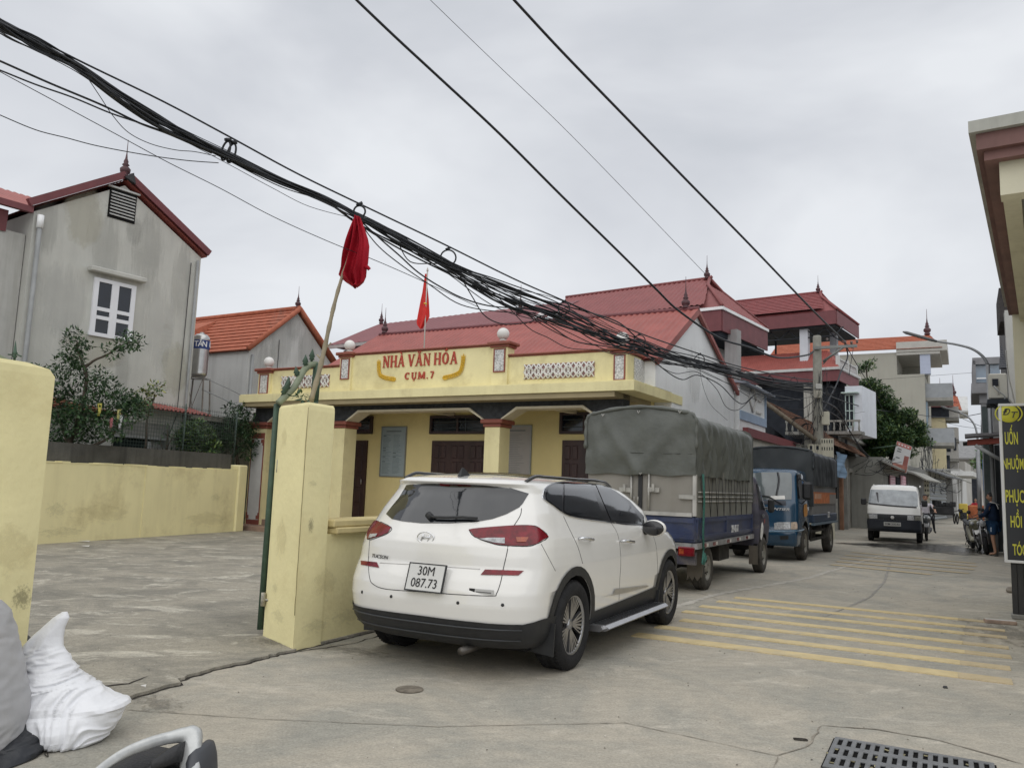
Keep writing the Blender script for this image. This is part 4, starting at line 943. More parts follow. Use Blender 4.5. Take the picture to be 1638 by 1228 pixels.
rough_prism([(p.x,p.y) for p in (G.P(.0,-2.36),G.P(-.45,-2.22),G.P(-.55,-7.5),G.P(0,-7.5))],0,2.12,'gate_wall',YP,'high yellow wall at the left edge with a scuffed dark patch beside the courtyard opening','wall')
lw=fthing('boundary_wall','low yellow wall with thick coping running behind the white car','wall',G)
mb=MB(); mb.box(-.24,-.02,.37,9.2,0,.975); mb.build('wall_body',YP,lw)
mb=MB(); mb.bev(-.30,.06,.43,9.2,.975,1.035,.012); mb.bev(-.27,.04,.40,9.2,1.036,1.105,.012); mb.build('coping',mat('coping_wash',(.62,.52,.27),rough=.9,var=.12,scale=3,streak=.5,scol=(.36,.30,.18)),lw)
# back wall of the yard, older wall and fence behind
WY=Fr(-9.06,15.82,19.4)
yw=fthing('yard_wall','long yellow wall along the back of the courtyard, below a dirty grey wall','wall',WY)
mb=MB(); a=WY.hx(232,800,0).y; mb.box(-.2,0,-9,a-.06,0,1.60); mb.box(-.2,.015,a-.06,5.9,0,1.60)
mb.build('wall_body',mat('yellow_yard_wash',(.83,.755,.44),rough=.9,var=.06,scale=.8,streak=.25,scol=(.48,.41,.22),blotch=.5,bcol=(.55,.47,.25),bsc=.9),yw)
mb=MB(); mb.bev(-.3,.06,5.75,6.1,0,1.75,.03); mb.build('end_post',YP,yw)
rr=random.Random(4); mb=MB(); y=-9
while y<5.7:
    l=.1+rr.random()*.25; mb.box(-.19,.004+rr.random()*.008,y,y+l-.003,1.6005,1.6+.015+rr.random()*.03); y+=l
mb.build('ragged_top',YP,yw)
gw=fthing('grey_wall','stained dark grey concrete wall showing above the yellow courtyard wall','wall',WY)
mb=MB(); mb.box(-.55,-.22,-9,5.74,0,2.02); mb.build('wall_body',mat('sooty_concrete',(.10,.098,.09),rough=.95,var=.25,scale=2,streak=.85,scol=(.035,.035,.033),bump=.4,bscale=25),gw)
mf=fthing('mesh_fence','green wire mesh fence standing on the grey wall in front of shrubs','fence',WY)
WIR=mat('fence_wire',(.07,.10,.085),rough=.7,var=.2)
y0=WY.hx(195,700,-.45).y; y1=6.15
mb=MB(); y=y0
while y<y1: mb.tube([(-.45,y,1.93),(-.45,y+.02,3.15)],.005,3); y+=.085
z=2.0
while z<3.15: mb.tube([(-.45,y0,z),(-.45,y1,z)],.005,3); z+=.085
mb.build('wire_mesh',WIR,mf)
for y in (y0,(y0+y1)/2,y1): mb=MB(); mb.tube([(-.47,y,1.7),(-.47,y,3.2)],.018,6); mb.build('fence_post',WIR,mf)
# gate leaf standing open, its curved top rail and spikes
def pt(px,py,Y): return at(px,py,Y)
gl=thing('gate_leaf','open green steel gate leaf seen edge on against the yellow pillar, with curved spiked top','gate',(0,0,0))
mb=MB(); A=pt(443,646,7.66); Cc=pt(416,1006,7.66); dirv=Vector((-.28,.96,0))
mb.tube([A,Cc],.030,8); mb.build('hinge_post',GRN,gl)
mb=MB(); 
for px,py in ((452,655),(450,740)): pass
B2=A+dirv*1.25; C2=Cc+dirv*1.25
mb.tube([B2,C2],.025,8); mb.tube([Cc+Vector((0,0,.1)),C2+Vector((0,0,.1))],.02,6); mb.tube([Cc+Vector((0,0,.9)),C2+Vector((0,0,.9))],.02,6); mb.tube([A+Vector((0,0,-.1)),B2+Vector((0,0,-.1))],.02,6)
for i in range(1,9):
    t=i/9; mb.tube([A.lerp(B2,t)+Vector((0,0,-.1)),Cc.lerp(C2,t)+Vector((0,0,.1))],.010,5)
mb.add([Cc+Vector((.0,0,.12)),C2+Vector((0,0,.12)),C2+Vector((0,0,.88)),Cc+Vector((0,0,.88))],[(0,1,2,3)])
mb.build('leaf_frame',GRN,gl)
mb=MB(); P_=[pt(445,645,7.62),pt(456,634,7.68),pt(470,620,7.78),pt(480,603,7.86),pt(487,591,7.92),pt(496,584,7.98),pt(506,582,8.04)]
mb.tube(spline(P_,4),.033,10); mb.build('top_rail',PGR,gl)
mb=MB(); mb.tube([pt(508,582,8.04),pt(503,640,8.02)],.042,8); mb.tube([pt(508,582,8.04),pt(503,640,8.02)+Vector((0,0,-1.5))],.035,8); mb.build('inner_post',GRN,gl)
for (x0,y0_,x1,y1_,Y) in ((449,637,463,608,7.66),(459,628,462,602,7.72),(476,606,473,586,7.84),(488,590,489,567,7.92),(498,582,500,558,8.0)):
    a,b=pt(x0,y0_,Y),pt(x1,y1_,Y); d=b-a; mb=MB(); mb.tube([a,a+d*.25,a+d*.3,a+d*.42,a+d*.5,b],.01,6,rs=[.010,.012,.030,.020,.032,.003]); mb.build('spike',GRN,gl)
for py in (745,958):
    a=pt(446 if py==745 else 421,py,7.6); mb=MB(); mb.tube([a+Vector((0,0,-.06)),a+Vector((0,0,.06))],.022,8); mb.tube([a,a+Vector((.09,-.02,-.01))],.012,6); mb.build('hinge',mat('scraped_steel',(.42,.40,.33),rough=.6,metal=.4,var=.5,scale=22),gl)
# same arch over the other pillar, at the left edge of the picture
ga=thing('gate_arch','curved green pipe with a spearhead over the high wall at the left edge','gate',(0,0,0))
mb=MB(); mb.tube(spline([pt(-60,545,5.1),pt(-10,568,5.15),pt(10,578,5.2),pt(30,586,5.25),pt(44,589,5.3)],4)+[pt(44,602,5.3)],.022,8); mb.build('top_rail',PGR,ga)
a,b=pt(23,579,5.25),pt(25,545,5.25); d=b-a; mb=MB(); mb.tube([a,a+d*.2,a+d*.26,a+d*.34,a+d*.42,a+d*.47,b],.01,6,rs=[.006,.008,.016,.008,.018,.012,.001])
mb.tube([a+d*.38+Vector((-.045,0,-.005)),a+d*.34+Vector((-.02,0,-.0)),a+d*.44],.005,5); mb.tube([a+d*.38+Vector((.045,0,-.015)),a+d*.34+Vector((.02,0,-.0)),a+d*.44],.005,5); mb.build('spearhead',GRN,ga)
# ------------------------------------------------------------ bamboo pole with a furled red flag
bf=thing('flag','large dark red flag furled at the top of a bamboo pole on the gate pillar','flag',(0,0,0))
BAM=mat('bamboo',(.30,.255,.17),rough=.6,var=.25,scale=6,streak=.4,scol=(.16,.13,.08))
mb=MB(); P0=pt(497,642,7.42); P1=pt(546,448,7.55); P2=pt(575,348,7.62); pts=[]; rs=[]
for i in range(31):
    t=i/30; p=P0.lerp(P1,t/.66) if t<.66 else P1.lerp(P2,(t-.66)/.34); nd=(i%3==0)
    p=p+Vector((math.sin(t*9)*.008,0,0)); pts.append(p); rs.append((.024-.012*t)*(1.22 if nd else 1))
mb.tube(pts,.02,8,rs=rs); po=mb.build('bamboo_pole',BAM,bf)
mb=MB()
for t,d in ((.12,(.05,0,.06)),(.24,(-.05,0,.05)),(.3,(.06,0,.07)),(.5,(-.03,0,.04))):
    p=P0.lerp(P2,t*.9); mb.tube([p,p+Vector(d)],.008,5)
mb.build('twig_stub',BAM,po)
rows=[((574,352),(577,353)),((567,371),(583,370)),((560,390),(588,386)),((554,408),(590,398)),((551,418),(589,412)),((549,430),(588,424)),((545,442),(586,436)),((549,448),(586,447)),((556,454),(583,456)),((564,459),(578,461)),((570,463),(573,463))]
r3=[(pt(*a,7.62),pt(*b,7.62)) for a,b in rows]; r4=[]
for i in range(len(r3)-1):
    for t in (0,.25,.5,.75): r4.append((r3[i][0].lerp(r3[i+1][0],t),r3[i][1].lerp(r3[i+1][1],t)))
r4.append(r3[-1])
cl=cloth(r4,2.3,.065,(1,0,0),(0,-1,0),5,46,cross=.25)
for v in cl.v: v.y-=.11
c_=cl.build('flag_cloth',FLG,bf)
mb=MB(); q=pt(590,428,7.56); mb.tube([q+Vector((-.05,0,.01)),q+Vector((-.01,-.01,.0)),q+Vector((.008,0,-.02))],.02,6); mb.build('knot',FLG,c_)
# weeds on the pillar top
def leaves(mb,c,r,n,ls,rr,flat=.7,mi=2,droop=.3,asp=.42,out=None):
    """n pointed leaves scattered through an ellipsoid"""
    c=Vector(c); r=Vector(r) if not isinstance(r,(int,float)) else Vector((r,r,r))
    for i in range(n):
        while True:
            d=Vector((rr.uniform(-1,1),rr.uniform(-1,1),rr.uniform(-1,1)))
            if d.length<1: break
        p=c+Vector((d.x*r.x,d.y*r.y,d.z*r.z)); ax=Vector((rr.uniform(-1,1),rr.uniform(-1,1),rr.uniform(-.6,.7)))+d*.8; ax.z-=droop*rr.random(); ax.normalize()
        sd=ax.cross(Vector((rr.uniform(-.5,.5),rr.uniform(-.5,.5),1))).normalized(); l=ls*(.6+.8*rr.random()); w=l*asp; up=ax.cross(sd)*(l*.08)
        k=len(mb.v); mb.v+=[p,p+ax*l*.5+sd*w*.5+up,p+ax*l,p+ax*l*.5-sd*w*.5+up]; mb.f.append([k,k+1,k+2,k+3]); mb.m.append(rr.choice(range(mi))); mb.sm.append(False)
L1=mat('leaf_dark',(.022,.055,.022),rough=.55,var=.35,scale=3); L2=mat('leaf_mid',(.05,.105,.035),rough=.55,var=.3,scale=3); L3=mat('leaf_light',(.12,.18,.045),rough=.55,var=.3,scale=3); L4=mat('leaf_yellow',(.30,.30,.06),rough=.6,var=.2)
BRK_=mat('branch_bark',(.085,.07,.055),rough=.95,var=.35,scale=9)
rr=random.Random(9)
mb=MB(); leaves(mb,pt(484,636,7.38),(.09,.06,.04),26,.06,rr,mi=2); tag(mb.build('weed',[L1,L2]),'small green weed growing on top of the gate pillar','plant')
# ------------------------------------------------------------ houses on the left
GRYW=mat('grey_render',(.52,.52,.48),rough=.92,var=.09,scale=.9,streak=.5,scol=(.36,.36,.335),bump=.15,bscale=14,blotch=.4,bcol=(.44,.44,.41),bsc=.6)
GRY2=mat('pale_grey_render',(.56,.565,.555),rough=.92,var=.08,scale=.9,streak=.6,scol=(.33,.33,.32),bump=.1,bscale=14)
ORT=mat('orange_tile',(.38,.125,.075),rough=.8,var=.2,scale=5,bump=.4,bscale=30)
WFR=mat('white_window_frame',(.78,.79,.82),rough=.45,var=.03)
Hh=Fr(-11.19,17.83,35.4)
gh=fthing('gable_house','tall grey rendered gable house with maroon roof edges and one white window','house',Hh)
yl=Hh.hx(55,333,0).y; pk=Hh.hx(200,292,0); ye=Hh.hx(322,408,0); 
zl=Hh.hx(55,333,0).z; print('house',yl,pk,ye)
mb=MB(); mb.prism([(yl,0),(ye.y,0),(ye.y,ye.z-.08),(pk.y,pk.z-.08),(yl,zl-.08)],-7,0,'yz'); mb.build('wall',GRYW,gh)
mb=MB(); sheet(mb,[(.12,pk.y,pk.z+.06),(.12,ye.y+.12,ye.z-.03),(-7,ye.y+.12,ye.z-.03),(-7,pk.y,pk.z+.06)],(0,1,-.8),.16,.02); sheet(mb,[(.12,pk.y-.01,pk.z+.06),(.12,yl-.1,zl-.02),(-7,yl-.1,zl-.02),(-7,pk.y-.01,pk.z+.06)],(0,-1,-.8),.16,.02); rf=mb.build('roof',RST,gh)
mb=MB(); mb.slab([(.02,pk.y,pk.z+.10),(.02,ye.y+.14,ye.z),(.14,ye.y+.14,ye.z),(.14,pk.y,pk.z+.10)],.17); mb.slab([(.02,yl-.12,zl),(.02,pk.y-.005,pk.z+.10),(.14,pk.y-.005,pk.z+.10),(.14,yl-.12,zl)],.17); mb.build('barge_board',RSD,rf)
finial(rf,.05,pk.y-.05,pk.z+.10,1.0)
mb=MB(); mb.prism([(pk.y-.12,pk.z+.08),(pk.y+.18,pk.z-.02),(pk.y+.10,pk.z+.25)],.0,.2,'yz'); mb.build('ridge_horn',mat('dark_metal',(.03,.03,.032),rough=.6),rf)
a=Hh.hx(179,302,0.02); b=Hh.hx(213,355,.02); mb=MB(); y0,y1,z1,z0=a.y,b.y,a.z-.02,b.z
mb.box(-.01,.02,y0-.04,y1+.04,z0-.05,z1+.05); v_=mb.build('louvre_vent',mat('vent_black',(.012,.012,.012),rough=1),gh)
mb=MB()
for i in range(8): z=z0+(z1-z0)*(i+.5)/8; mb.M=Matrix.Translation((.035,0,z))@Matrix.Rotation(R(35),4,'Y'); mb.box(-.03,.03,y0,y1,-.010,.010); mb.M=None
mb.box(0,.07,y0-.10,y1+.10,z1+.06,z1+.10); mb.build('louvre_blades',GRY2,v_)
a=Hh.hx(152,449,.02); b=Hh.hx(207,541,.02); y0,y1,z1,z0=a.y+.02,b.y,a.z,b.z
mb=MB(); mb.box(.005,.03,y0,y1,z0,z1); w_=mb.build('window',GLD,gh)
mb=MB(); t=.075
for q in ((y0-.04,y0+t,z0,z1),(y1-t,y1+.04,z0,z1),(y0-.04,y1+.04,z1,z1+.09),(y0-.06,y1+.06,z0-.09,z0),((y0+y1)/2-.09,(y0+y1)/2+.09,z0,z1)): mb.box(.0,.06,q[0],q[1],q[2],q[3])
for f in (.30,.47): mb.box(.0,.052,y0+t,y1-t,z0+(z1-z0)*f-.045,z0+(z1-z0)*f+.045)
mb.build('frame',WFR,w_)
mb=MB(); mb.bev(.0,.22,y0-.22,y1+.22,z1+.20,z1+.32,.02); mb.build('hood',GRYW,w_)
def pipe(par,pts,r,m,name='drain_pipe'): mb=MB(); mb.tube(pts,r,8); return mb.build(name,m,par)
PVC=mat('pvc_grey',(.30,.31,.31),rough=.6,var=.15,streak=.3)
pipe(gh,[(.09,yl+.12,zl-.25),(.09,yl+.12,0)],.055,PVC); pipe(gh,[(.06,ye.y-.12,ye.z-.2),(.06,ye.y-.12,0)],.035,PVC)
mb=MB(); mb.tube([(.09,yl+.12,zl-.45),(.09,yl+.12,zl-.15)],.075,8); mb.build('gutter_mouth',WHW,gh)
mb=MB(); mb.tube([(.03,ye.y-.3,ye.z-.3),(.04,ye.y-.34,3),(.04,ye.y-.5,2.5)],.012,4); mb.build('house_cable',BLK,gh)
# wing to its left
wg=fthing('side_house','pale stained house with red sheet roof and maroon eave panel at the left edge','house',Hh)
zr=Hh.hx(0,265,-2.6); zr2=Hh.hx(113,297,-2.6)
mb=MB(); mb.box(-6,-.25,-9,yl-.02,0,zl-.6); mb.build('wall',mat('pale_wall_stained',(.47,.465,.44),rough=.92,var=.08,streak=.75,scol=(.30,.29,.26),blotch=.6,bcol=(.36,.36,.34),bsc=.5),wg)
rz=zl+1.05
mb=MB(); sheet(mb,[(-.0,-9,zl+.0),(-.0,yl-.08,zl+.0),(-2.6,yl+1.15,rz),(-2.6,-9,rz)],(-1,0,.4),.16,.02); rf=mb.build('roof',RST,wg)
mb=MB(); mb.box(-.02,.10,-9,yl-.05,zl-.14,zl+.0); mb.build('eave_board',RSD,rf)
mb=MB(); sheet(mb,[(-.24,-9,zl-.65),(-.24,yl-.45,zl-.65),(-.20,yl-.45,zl-.16),(-.20,-9,zl-.16)],(0,0,1),.12,.015); mb.build('eave_panel',RSD,wg)
# orange tiled house behind
e0=onz(399,557,5.7); K=Fr(e0.x,e0.y,30.5)
oh=fthing('tiled_house','grey house with bright orange tiled roof behind the water tank','house',K)
pk=K.hx(476,497,0); re=K.hx(530,562,0); print('tiled',pk,re)
mb=MB(); mb.prism([(0,0),(pk.y*2,0),(pk.y*2,5.62),(pk.y,pk.z-.08),(0,5.62)],-9,0,'yz'); mb.build('wall',GRY2,oh)
mb=MB(); sheet(mb,[(.15,pk.y,pk.z+.03),(.15,-.12,5.63),(-9,-.12,5.63),(-9,pk.y,pk.z+.03)],(0,-1,-.7),.26,.035,rows=True); sheet(mb,[(.15,pk.y+.01,pk.z+.03),(.15,pk.y*2+.1,5.63),(-9,pk.y*2+.1,5.63),(-9,pk.y+.01,pk.z+.03)],(0,1,-.7),.26,.035,rows=True); rf=mb.build('roof',ORT,oh)
mb=MB(); mb.tube([(.12,pk.y,pk.z+.06),(.12,-.15,5.66)],.09,8); mb.tube([(.12,pk.y,pk.z+.06),(.12,pk.y*2+.12,5.66)],.09,8); mb.tube([(.12,pk.y,pk.z+.09),(-9,pk.y,pk.z+.09)],.09,8); mb.build('ridge_tiles',ORT,rf)
finial(rf,.0,pk.y,pk.z+.1,.8)
# cross wing whose roof slopes towards the yard
a=K.hz(320,486,pk.z-.02); b=K.hz(425,505,pk.z-.02); 
mb=MB(); mb.box(-14,-.35-3.2,-2.6+.0,-.02,0,5.5); mb.build('wing_wall',GRY2,oh)
mb=MB(); sheet(mb,[(-3.3,.0,5.64+.03),(-2.9,-2.75,5.05),(-14,-2.75,5.05),(-14,1.8,pk.z-.1),(-4.0,1.8,pk.z-.1)],(0,-1,-.6),.26,.035,rows=True); mb.build('wing_roof',ORT,oh)
pipe(oh,[(.05,.12,5.5),(.05,.12,0)],.05,PVC); pipe(oh,[(.05,pk.y-.8,pk.z-1.2),(.05,pk.y-.8,0)],.012,BLK,'house_cable')
# water tank on its stand
tk=at(321,560,22.6); tz=at(323,604,22.6).z; tt=at(323,534,22.6).z
wt=thing('water_tank','ribbed stainless steel water tank with blue lettered band on a thin iron stand','water tank',(tk.x,tk.y,0))
SST=mat('stainless_ribbed',(.50,.50,.49),rough=.28,metal=.9,var=.15,scale=4)
r=.235; prof=[(.001,tz),(r*.7,tz),(r*.98,tz+.10)]; z=tz+.12; i=0
while z<tt-.16: prof.append((r*(1.0 if i%2 else .955),z)); z+=.045; i+=1
prof+=[(r*.96,tt-.1),(r*.6,tt-.02),(r*.25,tt),(r*.25,tt+.04),(.001,tt+.05)]
mb=MB(); mb.lathe(prof,28); b_=mb.build('tank',SST,wt)
mb=MB(); zb1=tz+(tt-tz)*.64; zb2=tz+(tt-tz)*.84; mb.lathe([(r*1.01,zb1),(r*1.012,zb2)],28,cap=False); mb.build('blue_band',mat('tank_blue',(.02,.05,.20),rough=.5),b_)
for i,ch in enumerate('TÂN Á'):
    if ch==' ': continue
    a=R(-100+i*27); mesh_text(ch,.16,'band_letter',WFR,b_,Matrix.Translation((r*1.03*math.cos(a),r*1.03*math.sin(a),(zb1+zb2)/2))@Matrix.Rotation(a+R(90),4,'Z')@FACE_Y,.004,.02,.9)
mb=MB()
for sx in (-1,1):
    for sy in (-1,1): mb.tube([(sx*.24,sy*.24,tz),(sx*.45,sy*.4,0)],.022,6)
for z in (tz-.02,tz*.72,tz*.45):
    f=.24+(.2)*(1-z/tz); P_=[(-f,-f,z),(f,-f,z),(f,f,z),(-f,f,z)]
    mb.tube(P_,.018,5,closed=True)
mb.tube([(-.24,-.24,tz),(.42,-.36,tz*.45)],.01,4); mb.tube([(.24,-.24,tz),(-.42,-.36,tz*.45)],.01,4); mb.tube([(-.4,-.36,tz*.45),(.45,-.4,.4)],.01,4)
mb.build('stand',mat('iron_grey_rust',(.17,.15,.13),rough=.8,var=.35,scale=9),wt)
mb=MB(); a=Vector((.2,-.2,tz-.35)); c=[a,a+Vector((.8,.4,-.35)),a+Vector((1.9,1.2,-.9)),a+Vector((3.2,2.0,-1.15))]; mb.tube(spline(c,5),.018,6); mb.tube([v+Vector((0,0,.35)) for v in spline(c,5)],.014,6); mb.build('water_pipe',PVC,wt)
# low sheds behind the wall
def wyp(px,py,x=-1.2): v=WY.hx(px,py,x); return v
sh=fthing('shed','low grey shed with small red corrugated lean-to roof behind the mesh fence','shed',WY)
a=wyp(205,650,-1.6); b=wyp(330,700,-1.6)
mb=MB(); mb.box(-4.5,-1.6,a.y,b.y+.6,0,2.72); mb.build('wall',mat('block_grey',(.24,.24,.225),rough=.95,var=.2,scale=2,streak=.5,scol=(.13,.13,.12)),sh)
q0=wyp(248,641,-1.7); q1=wyp(300,646,-1.7); mb=MB(); zt_=q1.z+.12
mb2=MB(); sheet(mb2,[(-2.5,q0.y-.7,zt_),(-2.5,q1.y+.1,zt_),(-1.15,q1.y+.35,zt_-.42),(-1.15,q0.y-.5,zt_-.42)],(1,0,-.35),.15,.028); mb2.build('roof',RST,sh)
a2=wyp(182,720,-1.58); b2=wyp(236,735,-1.58); mb=MB(); mb.box(-1.62,-1.57,a2.y,b2.y,1.4,2.3); mb.build('dark_opening',mat('opening_black',(.012,.02,.018),rough=1),sh)
mb=MB(); mb.box(-1.59,-1.50,b2.y-.12,b2.y-.02,1.4,2.25); mb.box(-1.56,-1.5,a2.y-.3,b2.y+.5,2.3,2.36); mb.build('opening_frame',PVC,sh)
s2=fthing('tiled_shed','low shed with weathered red tiled roof hidden behind the big shrub','shed',WY)
a=wyp(148,623,-2.2); b=wyp(196,628,-2.2); mb=MB(); mb.box(-4.6,-2.2,a.y-1.2,b.y-.1,0,a.z-.45); mb.build('wall',GRYW,s2)
mb=MB(); sheet(mb,[(-3.2,a.y-1.4,a.z+.05),(-3.2,b.y+.0,a.z+.05),(-1.9,b.y+.1,a.z-.55),(-1.9,a.y-1.4,a.z-.55)],(1,0,-.4),.2,.03,rows=True); mb.build('roof',mat('old_red_tile',(.24,.09,.06),rough=.9,var=.4,scale=7),s2)
s3=fthing('flat_shed','grey shed with a thin flat concrete roof edge right of the red lean-to','shed',WY)
a=wyp(310,668,-1.3); b=wyp(372,668,-1.3); mb=MB(); mb.box(-4,-1.3,a.y,b.y+1.5,0,a.z-.05); mb.build('wall',mat('block_grey2',(.22,.23,.215),rough=.95,var=.2,scale=2,streak=.5,scol=(.12,.12,.11)),s3)
mb=MB(); mb.box(-4.1,-1.1,a.y-.2,b.y+1.6,a.z-.049,a.z+.06); rr=random.Random(8)
for i in range(26): y=a.y+rr.random()*(b.y-a.y+1.2); mb.box(-1.6,-1.2,y,y+.1+.2*rr.random(),a.z+.061,a.z+.08+.06*rr.random())
mb.build('roof',mat('roof_debris',(.16,.15,.13),rough=1,var=.5,scale=8),s3)
# shrubs
def shrub(name,label,cat,base,stems,clusters,ls,seed,mats,den=1.0,droop=.3,group=None,asp=.42):
    t=thing(name,label,cat,(base.x,base.y,0),group=group); rr=random.Random(seed); b0=Vector((base.x,base.y,0))
    mb=MB()
    for s in stems:
        P_=spline([p-b0 for p in s[0]],4); k=len(P_); P_=[p+Vector((math.sin(i*1.3+seed)*.012,0,math.cos(i*1.7)*.01)) for i,p in enumerate(P_)]; mb.tube(P_,.02,6,rs=[s[1]*(1-.7*i/(k-1))+.004 for i in range(k)])
    mb.build('trunk',BRK_,t)
    mb=MB()
    for c,r,n in clusters: leaves(mb,c-b0,r,int(n*den),ls,rr,mi=len(mats),droop=droop,asp=asp)
    mb.build('crown',mats,t,fixn=False); return t
Y=17.5; p_=lambda x,y,Y=Y: at(x,y,Y)
px_m=.0147
cl=[]
for x,y,r,n in ((120,540,15,60),(133,552,10,40),(112,562,12,45),(108,585,20,90),(122,575,14,60),(128,598,16,70),(160,600,12,40),(165,615,18,70),(180,622,12,36),(205,545,15,55),(218,546,12,34),(196,552,9,24),(178,562,12,36),(62,592,8,26),(150,618,11,34),
    (92,620,18,90),(90,650,22,120),(95,680,22,110),(120,640,24,150),(120,670,26,150),(140,655,22,130),(150,690,18,80),(165,650,22,130),(190,645,20,110),(205,640,16,80),(215,650,16,70),(85,600,14,60),(105,705,20,110),(230,655,12,45),(95,720,16,80),(140,700,18,70),(185,690,14,60),(205,665,16,70),(170,675,18,80),(75,700,12,50)):
    cl.append((p_(x,y,Y+random.Random(x*y).uniform(-.35,.35)),(r*px_m,.34,r*px_m),n))
st=[([p_(112,745),p_(112,705),p_(130,680),p_(140,650)],.07),([p_(112,745),p_(106,700),p_(88,650)],.05),([p_(112,705),p_(134,640),p_(138,600),p_(138,585),p_(165,570),p_(200,550)],.045),([p_(138,600),p_(128,570),p_(122,545)],.03),([p_(138,610),p_(155,605),p_(165,600)],.02),([p_(118,745),p_(135,720),p_(175,700),p_(190,680)],.045),([p_(100,745),p_(80,715),p_(70,690)],.035),([p_(60,620),p_(62,595)],.015)]
shrub('shrub','big dark green shrub with bare lower branches in front of the gable house','shrub',p_(112,745),st,cl,.10,11,[L1,L2,L1,L2],2.6)
cl=[(p_(x,y,19.5),(r*.016,.25,r*px_m),n) for x,y,r,n in ((228,632,14,70),(240,628,12,60),(250,622,12,60),(256,618,8,30),(222,640,10,40),(235,645,12,45))]
shrub('yellow_shrub','small yellow green shrub rising right of the big dark shrub','shrub',p_(235,700,19.5),[([p_(232,720,19.5),p_(236,670,19.5),p_(248,630,19.5)],.03)],cl,.11,12,[L3,L3,L4,L2])
Y2=21.0
cl=[(p_(x,y,Y2),(r*.016,.4,r*.016),n) for x,y,r,n in ((300,690,16,150),(315,685,16,150),(330,700,16,140),(300,710,16,130),(320,715,16,120),(340,715,12,80),(290,700,12,80),(335,728,10,50))]
shrub('round_shrub','rounded light green shrub behind the wire fence below the water tank','shrub',p_(315,745,Y2),[([p_(315,745,Y2),p_(312,700,Y2)],.04),([p_(315,745,Y2),p_(328,705,Y2)],.03)],cl,.11,13,[L2,L3,L2],2.2)
cl=[(p_(x,y,22.3),(r*.019,.4,r*.017),n) for x,y,r,n in ((365,690,18,150),(380,670,18,170),(395,680,18,150),(385,705,18,130),(365,715,16,100),(395,720,14,90),(392,655,10,60),(402,700,14,80),(350,700,16,90),(345,680,12,60),(372,655,12,60))]
shrub('dark_shrub','dense dark green shrub beside the left column of the hall','shrub',p_(380,745,22.3),[([p_(380,745,22.3),p_(378,700,22.3)],.05)],cl,.10,14,[L1,L1,L2],2.2)
cl=[(p_(x,y,20),(r*.0165,.3,r*.0145),n) for x,y,r,n in ((262,690,10,18),(268,705,12,22),(255,715,10,14),(272,680,8,12))]
shrub('bare_shrub','thin nearly bare twiggy bush between the two leafy shrubs behind the fence','shrub',p_(265,745,20),[([p_(265,745,20),p_(267,700,20),p_(270,678,20)],.02),([p_(265,730,20),p_(255,700,20)],.012),([p_(266,720,20),p_(278,695,20)],.012)],cl,.09,15,[L1,L2])
# bright scraps hanging in the shrub
for i,(x,y,m,lab) in enumerate(((159,655,mat('cloth_yellow',(.55,.50,.12),rough=.8),'yellow plastic scrap caught in the big shrub, left of the pink one'),(178,678,mat('cloth_pink',(.42,.16,.17),rough=.8),'pink cloth scrap hanging in the big shrub'),(190,664,mat('cloth_yellow2',(.5,.47,.2),rough=.8),'yellow rag hanging right of the pink scrap in the shrub'),(193,674,mat('cloth_white',(.68,.68,.70),rough=.6),'white plastic scrap at the right edge of the big shrub'))):
    a=[(p_(x-3,y-10+4*k,17.1),p_(x+4-k*.8,y-10+4*k,17.1)) for k in range(6)]; tag(cloth(a,1.2,.02,(1,0,0),(0,1,0),i,8).build('rag',m),lab,'rag')
